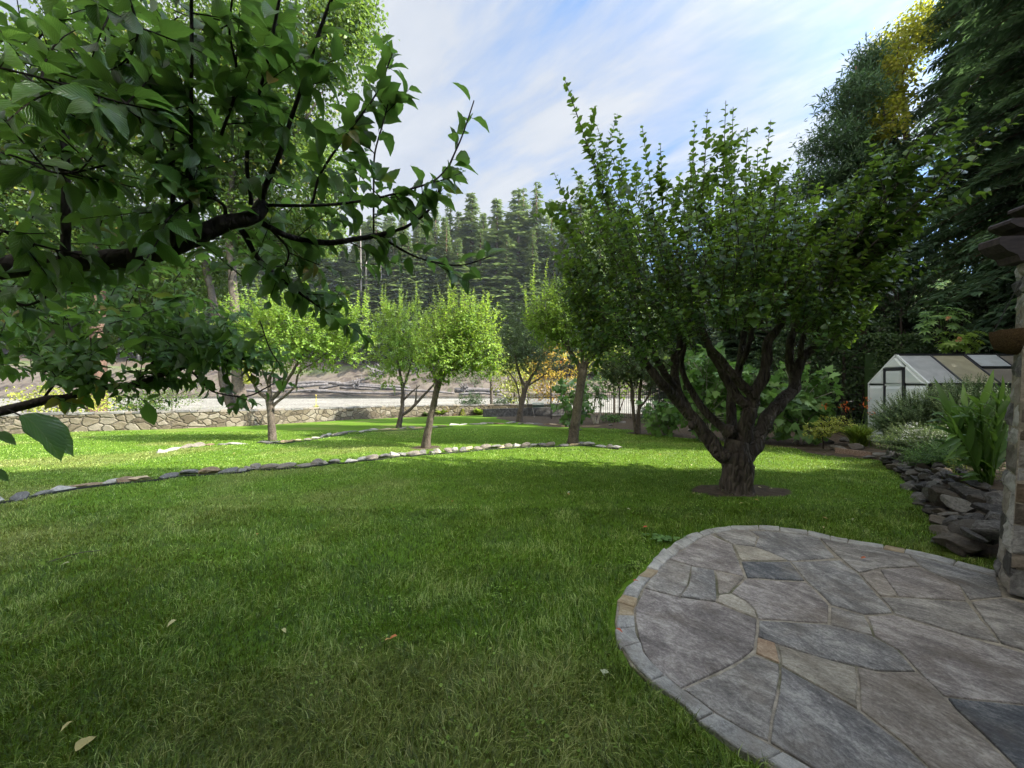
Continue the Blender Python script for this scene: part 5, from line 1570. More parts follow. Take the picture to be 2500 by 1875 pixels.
    nm = {'low': ('border_plant', 'low %s cushion plant at the foot of the stone wall'), 'mullein': ('mullein', 'tall yellow-flowered mullein spike standing against the stone wall'), 'grass': ('ornamental_grass', '%s arching grass clump at the foot of the wall'), 'spike': ('border_plant', 'upright %s spiky plant at the foot of the wall')}
    cw = {'leaf_lime': 'lime-green', 'leaf_orchard': 'bright green', 'leaf_dusky': 'grey-green', 'rosemary_leaf': 'dark grey-green', 'leaf_yellow': 'yellow', 'leaf_dark': 'dark', 'crocosmia_leaf': 'light green'}
    bc = {}
    for (x, y, h_, mat, k) in sorted(spec):
        g = G(x, y)
        lab = nm[k][1] % cw[mat] if '%s' in nm[k][1] else nm[k][1]
        bc[k, mat] = bc.get((k, mat), 0) + 1
        if sum(1 for q in spec if q[3:] == (mat, k)) > 1: lab += ', %s from the left' % ordinal(bc[k, mat] - 1)
        e = empty(nm[k][0], tuple(g), lab, 'plant', cw[mat] + ' ' + k + ' plants along the stone wall')
        L, fl = Leaves(), Leaves()
        if k == 'low':
            n = 320
            u = unit(rnd.normal(size=(n, 3))); u[:, 2] = abs(u[:, 2])
            L.add(g + u * np.array([.55, .4, h_]) * rnd.uniform(.5, 1, n)[:, None], unit(u + rnd.normal(0, .4, (n, 3))), unit(rnd.normal(size=(n, 3)) + (0, 0, .8)), 0.10, rnd.uniform(0.1, 1, n))
        elif k == 'grass':
            n = 60
            a = rnd.uniform(0, 6.28, n)
            L.add(np.repeat(g[None], n, 0) + rnd.normal(0, .06, (n, 3)) * (1, 1, 0), np.stack([np.cos(a) * .7, np.sin(a) * .7, np.ones(n) * rnd.uniform(.6, 1.4, n)], 1), np.stack([-np.cos(a), -np.sin(a), np.ones(n) * .7], 1), h_ * rnd.uniform(.7, 1.2, n), rnd.uniform(0.1, 1, n))
        else:
            n = 260
            zz = rnd.uniform(0, 1, n) ** 1.2 * h_ * (0.62 if k == 'mullein' else 1)
            a = rnd.uniform(0, 6.28, n)
            rr = (.32 if k == 'mullein' else .22) * (1 - zz / (h_ * 1.15))
            L.add(g + np.stack([np.cos(a) * rr, np.sin(a) * rr, zz], 1), np.stack([np.cos(a), np.sin(a), np.ones(n) * .9], 1), np.stack([-np.cos(a), -np.sin(a), np.ones(n)], 1), 0.12, rnd.uniform(0.2, 1, n))
        if k == 'mullein':
            n = 70
            zz = h_ * rnd.uniform(.55, 1.2, n)
            fl.add(g + np.stack([rnd.normal(0, .035, n), rnd.normal(0, .035, n), zz], 1), unit(rnd.normal(size=(n, 3))), unit(rnd.normal(size=(n, 3))), 0.07, rnd.uniform(0, 1, n))
            fl.build('flower_spike', 'petal_yellow', e, 'round', origin=g)
        L.build('foliage', mat, e, 'slim' if k == 'grass' else 'simple', origin=g)


mid_plants()

# ---------------------------------------------------------------- garden wall, fence, stones


def rock_mesh(seed, flat=0.6, cuts=9):
    rnd = np.random.RandomState(seed)
    import bmesh
    bm = bmesh.new()
    bmesh.ops.create_icosphere(bm, subdivisions=3, radius=1.0)
    pl = [(unit(rnd.normal(size=3)), rnd.uniform(0.42, 0.78)) for _ in range(cuts + 5)]
    for v in bm.verts:
        p = np.array(v.co)
        for n_, d_ in pl:
            k = p @ n_ - d_
            if k > 0: p = p - n_ * k * 0.97
        q = Vector(p)
        q += q.normalized() * 0.06 * mnoise.noise(q * 2.3 + Vector((seed, 0, 0))) + q.normalized() * 0.025 * mnoise.noise(q * 7 + Vector((0, seed, 0)))
        v.co = q
    me = bpy.data.meshes.new('stone')
    bm.to_mesh(me)
    bm.free()
    a = me.attributes.new('tint', 'FLOAT', 'POINT')
    a.data.foreach_set('value', np.full(len(me.vertices), rnd.uniform(0, 1), dtype=np.float32))
    me.update()
    return me


ROCKS = {}


def rocks(mat, n=8, seed=0):
    if mat not in ROCKS:
        ROCKS[mat] = []
        for i in range(n):
            me = rock_mesh(seed + i)
            me.materials.append(MATS[mat])
            ROCKS[mat].append(me)
    return ROCKS[mat]


def edging():
    rnd = np.random.RandomState(17)
    rows = [('near', [(-30, 1228), (20, 1222), (75, 1212), (145, 1197), (210, 1186), (262, 1180), (305, 1175), (345, 1172), (400, 1166), (455, 1157), (510, 1155), (545, 1152), (585, 1150), (607, 1146), (620, 1142), (655, 1143), (700, 1140), (745, 1137), (770, 1133), (785, 1132), (812, 1127), (850, 1126), (880, 1121), (905, 1119), (930, 1117), (955, 1113), (978, 1109), (1005, 1109), (1030, 1106), (1052, 1105), (1068, 1103), (1092, 1102), (1112, 1100), (1130, 1099), (1148, 1097), (1165, 1095), (1185, 1093), (1205, 1092), (1225, 1091), (1243, 1090), (1262, 1088), (1280, 1088), (1300, 1086), (1325, 1086), (1345, 1086), (1375, 1085), (1402, 1084), (1422, 1083), (1440, 1084), (1470, 1088), (1488, 1090), (1510, 1092)]),
            ('far', [(390, 1104), (420, 1097), (450, 1092), (480, 1088), (510, 1085), (540, 1084), (575, 1083), (650, 1079), (672, 1078), (690, 1078), (708, 1076), (728, 1073), (745, 1072), (768, 1068), (785, 1065), (800, 1062), (815, 1060), (832, 1058), (856, 1052), (880, 1053), (895, 1050), (912, 1048), (940, 1047), (962, 1046), (985, 1045), (1005, 1044), (1020, 1043), (1050, 1041), (1080, 1038), (1105, 1036), (1130, 1035), (1160, 1034), (1180, 1033), (1200, 1032), (1222, 1033), (1250, 1031), (1268, 1033), (1290, 1033), (1310, 1033), (1337, 1034), (1355, 1036), (1380, 1038), (1386, 1036), (1412, 1048)])]
    for which, row in rows:
        for i, (x, y) in enumerate(row):
            nx = row[i + 1] if i + 1 < len(row) else (x + 20, y)
            pv = row[i - 1] if i else (x - 30, y)
            g = G(x, y + 2)
            g2, g1 = G(nx[0], nx[1] + 2), G(pv[0], pv[1] + 2)
            L = 0.5 * math.hypot(g2[0] - g1[0], g2[1] - g1[1])
            L = min(L, 0.75) * rnd.uniform(0.9, 1.15)
            ang = math.atan2(g2[1] - g1[1], g2[0] - g1[0])
            tan = (which == 'near' and x in (210, 345, 1402)) or (which == 'far' and i % 6 == 4) or rnd.uniform() < 0.12
            mat = 'stone_tan' if tan else 'stone_edge'
            me = rocks(mat, 8, 300 if tan else 320)[rnd.randint(0, 8)]
            o = bpy.data.objects.new('edging_stone', me)
            COL.objects.link(o)
            h_ = rnd.uniform(0.035, 0.085) * (1.0 if which == 'far' else 1.0)
            o.scale = (L * rnd.uniform(.55, .85), rnd.uniform(0.10, 0.19), h_ * 1.15)
            o.location = (g[0] + rnd.normal(0, .02), g[1] + 0.05 + rnd.normal(0, .03), g[2] + h_ * 0.35)
            o.rotation_euler = (rnd.uniform(-.12, .12), rnd.uniform(-.12, .12), ang + rnd.uniform(-.15, .15))
            colw = 'tan' if tan else 'grey'
            tag(o, '%s flat stone, %s from the left in the %s row of lawn edging' % (colw, ordinal(i), which), 'stone', '%s row of edging stones' % which)
        # black edging strip along the near row's foot
        s = MB()
        pts = [G(x, y + 5) for x, y in (row if which == 'near' else row)]
        for a, b in zip(pts[:-1], pts[1:]):
            if which == 'far' and not (a[0] > -8.1 and a[0] < -3): continue
            s.bar(a + (0, -0.03, 0.0), b + (0, -0.03, 0.0), 0.012, 0.06)
        tag(s.build('lawn_edging', MATS['iron']), 'thin black edging strip along the foot of the %s row of stones' % which, 'edging strip')


edging()


def garden_wall():
    rnd = np.random.RandomState(23)
    m = MB()
    pts = WALL[1:-1]
    path, _ = smooth_path([(x, y, 0) for x, y in pts], [1] * len(pts), 24)
    path = path[:, :2]
    n = len(path)
    tan = unit(np.gradient(path, axis=0))
    nor = np.stack([tan[:, 1], -tan[:, 0]], 1)
    H = 0.78 + 0.05 * np.array([mnoise.noise(Vector((p[0] * 1.2, p[1] * 1.2, 0))) for p in path])
    rows_ = []
    for side, hh in ((0.16, -0.4), (0.155, 0.25), (0.15, 0.55), (0.17, 0.93), (0.16, 1.0), (-0.16, 1.0), (-0.17, 0.0), (-0.17, -1.8)):
        q = path + nor * (side + 0.012 * rnd.normal(size=(n, 1)))
        z = zg(path[:, 0], path[:, 1] - 0.6)
        zz = z + (H * hh if hh >= 0 else hh)
        rows_.append(np.stack([q[:, 0], q[:, 1], zz], 1))
    V = np.concatenate(rows_)
    f = []
    for r_ in range(len(rows_) - 1):
        for i in range(n - 1):
            f.append((r_ * n + i, r_ * n + i + 1, (r_ + 1) * n + i + 1, (r_ + 1) * n + i))
    m.add(V, f)
    e = empty('garden_wall', (path[0][0], path[0][1], 0), 'low curving mortared stone wall at the far side of the lawn', 'wall')
    o = m.build('masonry', MATS['wall_stone'], e)
    o.data.transform(Matrix.Translation((-path[0][0], -path[0][1], 0)))
    c = MB()
    i = 0
    while i < n - 3:
        k = rnd.randint(1, 3)
        a, b = path[i], path[min(i + k, n - 1)]
        z = gz(a[0], a[1] - 0.6) + 0.78 + rnd.uniform(-.015, .02)
        d = b - a
        L = np.linalg.norm(d)
        d = d / L
        rot = np.array([[d[0], -d[1], 0], [d[1], d[0], 0], [0, 0, 1]])
        c.box((0.01, -0.19, -0.045), (L - 0.01, 0.19, 0.045), rot, (a[0], a[1], z), rnd.uniform(0, .5), jit=0.014)
        i += k
    o = c.build('coping', MATS['stone_edge'], e)
    o.data.transform(Matrix.Translation((-path[0][0], -path[0][1], 0)))
    # low dark retaining wall continuing to the fence
    m = MB()
    a, b = G(1180, 1017), G(1378, 1010)
    for k in range(12):
        p = a + (b - a) * k / 12
        q = a + (b - a) * (k + 1) / 12
        m.bar((p[0] + .001, p[1], p[2] + .25), (q[0] - .001, q[1], q[2] + .25), 0.3 + .004 * (k % 2), 0.60 + rnd.uniform(-.012, .012), tint=rnd.uniform(.28, .34))
    tag(m.build('retaining_wall', MATS['stone_dark']), 'short dark shaded stone wall between the round bush and the iron fence', 'wall')


garden_wall()


def iron_fence():
    m0 = FENCE
    e = empty('iron_fence', (m0[0][0], m0[0][1], gz(*m0[0])), 'black iron picket fence along the back of the garden', 'fence')
    g = np.array([m0[0][0], m0[0][1], gz(*m0[0])])
    rail, pk = MB(), MB()
    for (a, b) in zip(m0[:-1], m0[1:]):
        a3, b3 = np.array([*a, gz(*a)]), np.array([*b, gz(*b)])
        L = np.linalg.norm(b3 - a3)
        for h_ in (0.15, 1.42, 1.58):
            rail.bar(a3 + (0, 0, h_), b3 + (0, 0, h_), 0.035, 0.035)
        n = int(L / 0.125)
        for i in range(n):
            p = a3 + (b3 - a3) * i / n
            pk.bar(p + (0, 0, 0.05), p + (0, 0, 1.72), 0.018, 0.018, up=(1, 0, 0))
        k = max(1, int(L / 2.4))
        for i in range(k + 1):
            p = a3 + (b3 - a3) * i / k
            if i == k and (b != m0[-1]): continue
            po = MB()
            po.bar(p - (0, 0, 0.05), p + (0, 0, 1.82), 0.07, 0.07, up=(1, 0, 0))
            po.bar(p + (0, 0, 1.82), p + (0, 0, 1.86), 0.09, 0.09, up=(1, 0, 0))
            o = po.build('post', MATS['iron'], e); o.data.transform(Matrix.Translation(tuple(-g)))
    for mb, nm in ((rail, 'rails'), (pk, 'pickets')):
        o = mb.build(nm, MATS['iron'], e); o.data.transform(Matrix.Translation(tuple(-g)))


iron_fence()


def crate_and_stick():
    g = G(1314, 1012)
    k = g[1] / F
    e = empty('storage_crate', tuple(g), 'dark green crate with a pale perforated rim standing against the dark wall', 'crate')
    m = MB()
    w, d, h_ = 26 * k, 0.45, 24 * k
    for a, b in (((-w / 2, 0, 0), (w / 2, .03, h_)), ((-w / 2, d, 0), (w / 2, d + .03, h_)), ((-w / 2, .03, 0), (-w / 2 + .03, d, h_)), ((w / 2 - .03, .03, 0), (w / 2, d, h_)), ((-w / 2 + .03, .03, 0), (w / 2 - .03, d, .03))):
        m.box(a, b)
    m.build('box', MATS['plastic_green'], e)
    r_ = MB()
    z = h_
    r_.box((-w / 2 - .03, -.03, z), (w / 2 + .03, 0.0, z + .03)); r_.box((-w / 2 - .03, -.03, z + .13), (w / 2 + .03, 0.0, z + .16))
    for i in range(6):
        x = -w / 2 + i * w / 5
        r_.box((x - .02, -.028, z + .03), (x + .02, -.002, z + .13))
    r_.box((-w / 2 - .03, 0, z + .14), (-w / 2, d, z + .17)); r_.box((w / 2, 0, z + .14), (w / 2 + .03, d, z + .17)); r_.box((-w / 2 - .03, d, z), (w / 2 + .03, d + .03, z + .16))
    r_.build('rim', MATS['plastic_pale'], e)
    s = MB()
    a, b = G(1305, 1019), P(1300, 995, G(1305, 1019)[1] + 0.4)
    s.tube([a, a * .5 + b * .5, b], [0.025, 0.024, 0.02], 6)
    tag(s.build('wooden_stake', MATS['bark_pale']), 'pale wooden stake leaning against the dark wall beside the crate', 'stake')
    # flat slab lying on the soil
    g = G(1370, 1014)
    s = MB(); s.box((-.7, -.2, 0), (.7, .2, .09), None, tuple(g), jit=0.05)
    tag(s.build('stone_slab', MATS['stone_edge']), 'flat pale slab lying on the soil near the fence corner', 'slab')


crate_and_stick()


def logs():
    rnd = np.random.RandomState(9)
    # (x0, y0, x1, y1, width px, depth)
    spec = [(690, 944, 800, 937, 9, 126, 'pale log at the left end of the driftwood jam'), (780, 948, 905, 922, 8, 125, 'long log climbing to the right across the driftwood jam'), (842, 938, 905, 921, 6, 127, 'upper end of a pale log leaning on the bank'), (700, 940, 830, 934, 9, 128, 'thick grey log lying behind the others at left'),
            (815, 937, 1000, 945, 9, 127, 'long grey log sloping down to the right'), (830, 946, 990, 948, 6, 125, 'straight grey log in the middle of the jam'), (760, 953, 1000, 960, 7, 122, 'long low log lying at the water edge'), (860, 940, 1050, 956, 5, 124, 'slender log crossing the right part of the jam'), (700, 958, 800, 952, 6, 122, 'short log half in the water at left'),
            (960, 950, 1110, 960, 6, 122, 'low log reaching right behind the leaning apple trunk'), (1110, 952, 1225, 955, 11, 122, 'big weathered log under the willow'), (1120, 962, 1230, 964, 6, 119, 'low drift log below the big weathered one'), (895, 893, 940, 910, 6, 138, 'fallen trunk lying high on the bank, left of the pair'), (928, 911, 950, 902, 8, 138, 'short thick fallen trunk high on the bank'),
            (920, 888, 938, 906, 2.5, 138, 'thin fallen pole high on the bank'), (560, 950, 690, 956, 7, 122, 'driftwood log seen left of the forked apple tree'), (640, 905, 700, 925, 5, 132, 'thin log sliding down the eroded bank')]
    for (x0, y0, x1, y1, w, Y, lab) in spec:
        a, b = P(x0, y0, Y + rnd.uniform(-2, 2)), P(x1, y1, Y + rnd.uniform(-2, 2))
        r_ = w * 0.5 * Y / F
        m = MB()
        mid = (a + b) / 2 + rnd.normal(0, .3, 3)
        m.tube(*smooth_path([a, mid, b], [r_ * 1.1, r_, r_ * .75], 6, 0.1), 9, lump=0.2, lf=0.7)
        for k in range(4):
            q = a + (b - a) * rnd.uniform(.1, .9)
            m.tube([q, q + rnd.normal(0, 1, 3) * (0.8, .6, .6) + (0, 0, .5)], [r_ * .25, r_ * .08], 5)
        tag(m.build('driftwood_log', MATS['driftwood'], None, smooth=True), lab, 'log', 'driftwood logs across the river')
    # root wads
    for (x, y, r_, Y, lab) in ((868, 938, 2.0, 124, 'tangled root wad in the middle of the driftwood jam'), (1135, 948, 2.2, 121, 'spiky upturned root wad beside the big weathered log'), (915, 915, 3.2, 133, 'dark upturned root plate on the eroded bank')):
        m = MB()
        c = P(x, y, Y)
        for k in range(26):
            d = unit(rnd.normal(size=3)) * r_ * rnd.uniform(.5, 1.1)
            m.tube(*smooth_path([c, c + d * .5 + rnd.normal(0, .25, 3), c + d], [.32, .2, .05], 3), 5)
        tag(m.build('root_wad', MATS['driftwood'], None, smooth=True), lab, 'root wad', 'root wads across the river')


logs()


def dry_wall():
    """loose stacked stones holding the right-hand bed"""
    rnd = np.random.RandomState(29)
    e = empty('dry_stone_wall', (6.0, 6.0, 0), 'curving bank of loose stacked dark rocks beside the lawn, right', 'wall')
    path, _ = smooth_path([(x, y, 0) for x, y in ROCKLINE], [1] * len(ROCKLINE), 8)
    cum = np.concatenate([[0], np.cumsum(np.linalg.norm(np.diff(path, axis=0), axis=1))])
    ms = rocks('stone_dark', 9, 400)
    for row, (off, z, sc) in enumerate(((0.0, 0.02, .85), (0.07, 0.11, .95), (0.18, 0.20, .95), (0.34, 0.27, .9), (0.52, 0.29, 0.8))):
        s = rnd.uniform(0, .2)
        while s < cum[-1]:
            w = rnd.uniform(0.075, 0.18) * sc * (1.55 if s < 1.7 else 1)
            s += w
            p = np.array([np.interp(s, cum, path[:, 0]), np.interp(s, cum, path[:, 1])])
            t = np.array([np.interp(s + .1, cum, path[:, 0]), np.interp(s + .1, cum, path[:, 1])]) - p
            if np.linalg.norm(t) < 1e-3: t = path[-1][:2] - path[-2][:2]
            t = t / np.linalg.norm(t)
            nrm = np.array([t[1], -t[0]])
            q = p + nrm * off + rnd.normal(0, .03, 2)
            hfac = 1.0 if s < 4.6 else 0.6
            o = bpy.data.objects.new('stone', ms[rnd.randint(0, 9)])
            COL.objects.link(o)
            o.parent = e
            o.location = (q[0] - 6, q[1] - 6, z * hfac + rnd.uniform(-.03, .03))
            o.scale = (w * 1.05, w * rnd.uniform(.7, 1.0), w * rnd.uniform(0.34, 0.62))
            o.rotation_euler = (rnd.uniform(-.4, .4), rnd.uniform(-.4, .4), math.atan2(t[1], t[0]) + rnd.uniform(-.4, .4))
            s += w * 0.72
    # rocks and planks by the crocosmia
    spec = [(1985, 1078, .26, .2, 'stone_dark', 'big rounded rock at the left end of the plank bed'), (2022, 1082, .20, .15, 'stone_dark', 'upright dark rock beside the big rounded one'), (2045, 1098, .2, .1, 'stone_edge', 'flat grey rock at the lawn edge by the plank bed'), (2095, 1095, .3, .13, 'stone_dark', 'squarish brown rock below the planks'),
            (2150, 1112, .28, .07, 'stone_edge', 'flat pale rock nearest the plank ends'), (2120, 1118, .2, .06, 'stone_edge', 'thin flat rock in the grass below the planks'), (2180, 1120, .2, .06, 'stone_edge', 'small flat rock beside the low white flowers'), (2062, 1078, .18, .12, 'stone_dark', 'dark rock under the crocosmia leaves')]
    for (x, y, w, h_, mat, lab) in spec:
        g = G(x, y)
        o = bpy.data.objects.new('rock', rocks(mat, 8, 320)[rnd.randint(0, 8)])
        COL.objects.link(o)
        o.scale = (w, w * .7, h_)
        o.location = (g[0], g[1], g[2] + h_ * .35)
        o.rotation_euler = (rnd.uniform(-.15, .15), rnd.uniform(-.15, .15), rnd.uniform(-.5, .5))
        tag(o, lab, 'rock')
    for (x0, y0, x1, y1, lab) in ((2100, 1083, 2180, 1101, 'reddish plank edging the soil in front of the greenhouse, upper one'), (2040, 1105, 2128, 1117, 'weathered plank lying along the lawn edge, lower one')):
        a, b = G(x0, y0), G(x1, y1)
        m = MB(); m.bar(a + (0, 0, .06), b + (0, 0, .06), 0.05, 0.13)
        tag(m.build('wooden_plank', MATS['wood_plank']), lab, 'plank', 'planks before the greenhouse')
    # boulders in the back bed
    for (x, y, w, lab) in ((1640, 1048, .35, 'flat grey boulder in the back bed left of the big apple trunk'), (1690, 1052, .3, 'second grey boulder in the back bed, nearest the big apple limbs'), (1520, 1032, .2, 'small pale rock in the back bed under the fence'), (1490, 1038, .2, 'pale rock beside the fig sapling'), (1845, 1058, .22, 'rock behind the big apple trunk')):
        g = G(x, y)
        o = bpy.data.objects.new('boulder', rocks('stone_dark', 9, 400)[rnd.randint(0, 9)])
        COL.objects.link(o)
        o.scale = (w, w * .6, w * .42)
        o.location = (g[0], g[1], g[2] + w * .12)
        o.rotation_euler = (0.1, 0.1, rnd.uniform(0, 3))
        tag(o, lab, 'boulder')


dry_wall()

# ---------------------------------------------------------------- greenhouse


def greenhouse():
    x0, x1 = 10.72, 16.3
    ya, yb = 10.0, 11.68
    ym = (ya + yb) / 2
    ze, zr, z0 = 1.6, 2.41, -0.06
    bay = 0.92
    e = empty('greenhouse', (x0, ya, 0), 'small greenhouse with a white gable end and tinted roof panes', 'greenhouse')

    def put(m, name, mat, par=None):
        o = m.build(name, MATS[mat], par or e)
        o.data.transform(Matrix.Translation((-x0, -ya, 0)) if par is None else Matrix.Identity(4))
        return o

    # frame: dark bars on roof and sides, pale bars on the gable
    f = MB()
    nb = 6
    for i in range(nb + 1):
        x = x0 + i * bay
        f.bar((x, ya, ze), (x, ym, zr), 0.045, 0.04)
        f.bar((x, yb, ze), (x, ym, zr), 0.045, 0.04)
        f.bar((x, ya, z0), (x, ya, ze - .02), 0.05 if i else 0.06, 0.05, up=(1, 0, 0))
        f.bar((x, yb, z0), (x, yb, ze - .02), 0.04, 0.04, up=(1, 0, 0))
    X1 = x0 + nb * bay
    f.bar((x0 - .03, ym, zr + .01), (X1, ym, zr + .01), 0.07, 0.05)
    f.bar((x0, ya - .01, ze), (X1, ya - .01, ze), 0.05, 0.06)
    f.bar((x0, yb, ze), (X1, yb, ze), 0.05, 0.05)
    f.bar((x0, ya, z0), (X1, ya, z0), 0.05, 0.1)
    f.bar((x0, ya, 0.75), (X1, ya, 0.75), 0.03, 0.03)
    put(f, 'frame', 'frame_black')
    # roof panes: on the front slope each bay its own colour
    tone = ['pane_grey', 'pane_yellow', None, 'pane_brown', 'pane_grey', 'pane_brown']

    def slope(xa, xb, t0, t1, back=False, lift=0.0):
        yy = (yb if back else ya)
        p = lambda x, t: (x, yy + (ym - yy) * t, ze + (zr - ze) * t + lift)
        return [p(xa, t0), p(xb, t0), p(xb, t1), p(xa, t1)]

    def slab(m, q, th=0.008):
        q = np.array(q, float)
        n = np.cross(q[1] - q[0], q[3] - q[0]); n /= np.linalg.norm(n)
        v = np.concatenate([q, q - n * th])
        m.add(v, [(0, 1, 2, 3), (7, 6, 5, 4), (0, 4, 5, 1), (1, 5, 6, 2), (2, 6, 7, 3), (3, 7, 4, 0)])
    for i in range(nb):
        xa, xb = x0 + i * bay + .024, x0 + (i + 1) * bay - .024
        if tone[i]:
            m = MB(); slab(m, slope(xa, xb, 0.03, 0.97)); put(m, 'roof_pane', tone[i])
        else:
            m = MB(); slab(m, slope(xa, xb, 0.03, 0.50)); put(m, 'roof_pane', 'pane_brown')
            m = MB(); slab(m, slope(xa + .02, xb - .02, 0.56, 0.96, lift=.03)); v = put(m, 'roof_vent', 'pane_pale')
            m = MB(); q = slope(xa, xb, 0.53, 0.97, lift=.035)
            m.bar(q[0], q[1], 0.05, 0.03); m.bar(q[0], q[3], 0.03, 0.03); m.bar(q[1], q[2], 0.03, 0.03)
            o = m.build('vent_frame', MATS['frame_black'], v); o.data.transform(Matrix.Translation((-x0, -ya, 0)))
        m = MB(); slab(m, slope(xa, xb, 0.03, 0.97, back=True)); put(m, 'roof_pane', 'pane_grey')
        for (zl, zh) in ((0.0, 0.73), (0.77, ze - .05)):
            m = MB(); m.box((xa, ya - .004, zl), (xb, ya + .004, zh)); put(m, 'side_pane', 'pane_dim')
        m = MB(); m.box((xa, yb - .004, 0), (xb, yb + .004, ze - .05)); put(m, 'back_pane', 'pane_grey')
    # gable end at x0 (faces the lawn)
    gf = MB()
    gf.bar((x0 - .01, ya, ze), (x0 - .01, ym, zr), 0.05, 0.05)
    gf.bar((x0 - .01, yb, ze), (x0 - .01, ym, zr), 0.05, 0.05)
    gf.bar((x0 - .01, ya + .03, z0), (x0 - .01, ya + .03, ze), 0.04, 0.04, up=(1, 0, 0))
    gf.bar((x0 - .01, yb - .01, z0), (x0 - .01, yb - .01, ze), 0.04, 0.04, up=(1, 0, 0))
    d0, d1 = ya + 0.62, ya + 1.17     # door
    gf.bar((x0 - .01, ya, .62), (x0 - .01, yb, .62), 0.03, 0.035)
    gf.bar((x0 - .01, ya, z0), (x0 - .01, yb, z0), 0.04, 0.06)
    put(gf, 'gable_frame', 'frame_white')
    db = MB()
    for yy, w in ((d0, 0.07), (d1, 0.035)):
        db.bar((x0 - .03, yy, z0), (x0 - .03, yy, 2.02), w, 0.04, up=(1, 0, 0))
    db.bar((x0 - .03, d0 - .035, 2.02), (x0 - .03, d1 + .02, 2.02), 0.04, 0.06)
    for (ya_, yb_) in ((ya + .03, d0 - .03), (d1 + .02, yb - .03), (d0 + .02, d1 - .01)):
        db.bar((x0 - .032, ya_, .62), (x0 - .032, yb_, .62), 0.018, 0.03)
    for (ya_, yb_) in ((ya + .03, d0 - .03), (d1 + .02, yb - .03)):
        db.bar((x0 - .026, ya_, 1.58), (x0 - .026, yb_, 1.58), 0.014, 0.018)
    put(db, 'door_frame', 'frame_black')

    def puffed(m, poly, depth=0.06):
        """twin-wall film bulging between its bars; poly in (y, z)"""
        P_ = np.array(poly, float); c = P_.mean(0)
        inner = c + (P_ - c) * 0.80
        n = len(poly)
        v = [(x0 - .012, a, b) for a, b in P_] + [(x0 - .012 - depth, a, b) for a, b in inner]
        fs = [(i, (i + 1) % n, n + (i + 1) % n, n + i) for i in range(n)] + [tuple(n + i for i in range(n))]
        v += [(x0 + .005, a, b) for a, b in P_]
        fs += [tuple(2 * n + i for i in range(n))[::-1]] + [(2 * n + i, 2 * n + (i + 1) % n, (i + 1) % n, i) for i in range(n)]
        m.add(v, fs)
    zs = lambda yy: ze + (zr - ze) * (1 - abs(yy - ym) / (ym - ya))
    for poly in ([(ya + .05, .66), (d0 - .05, .66), (d0 - .05, 1.56), (ya + .05, 1.56)], [(ya + .05, 0.0), (d0 - .05, 0.0), (d0 - .05, .58), (ya + .05, .58)],
                 [(ya + .06, 1.60), (d0 - .05, 1.60), (d0 - .05, zs(d0 - .05) - .05)],
                 [(d1 + .04, .66), (yb - .05, .66), (yb - .05, 1.56), (d1 + .04, 1.56)], [(d1 + .04, 0.0), (yb - .05, 0.0), (yb - .05, .58), (d1 + .04, .58)],
                 [(d1 + .04, 1.60), (yb - .06, 1.60), (d1 + .04, zs(d1 + .04) - .05)],
                 [(d0 - .03, 2.06), (d1 + .02, 2.06), (ym, zr - .06)]):
        m = MB(); puffed(m, poly); put(m, 'gable_pane', 'film_white')
    m = MB()
    for a, b in ((0.02, .58), (.64, 1.56), (1.60, 1.97)):
        puffed(m, [(d0 + .06, a), (d1 - .04, a), (d1 - .04, b), (d0 + .06, b)])
    for (zc) in (0.61, 1.58):
        m.bar((x0 - .02, d0 + .03, zc), (x0 - .02, d1 - .02, zc), 0.03, 0.05)
    dr = put(m, 'door', 'film_white')
    m = MB()
    m.box((x0 - .08, d0 + .07, 1.0), (x0 - .05, d0 + .10, 1.12))
    o = m.build('handle', MATS['frame_black'], dr); o.data.transform(Matrix.Translation((-x0, -ya, 0)))
    # far gable
    m = MB()
    m.add([(X1, ya, 0), (X1, yb, 0), (X1, yb, ze), (X1, ym, zr), (X1, ya, ze)], [(0, 1, 2, 3, 4)])
    put(m, 'end_pane', 'film_white')


greenhouse()

# ---------------------------------------------------------------- planting beside the greenhouse


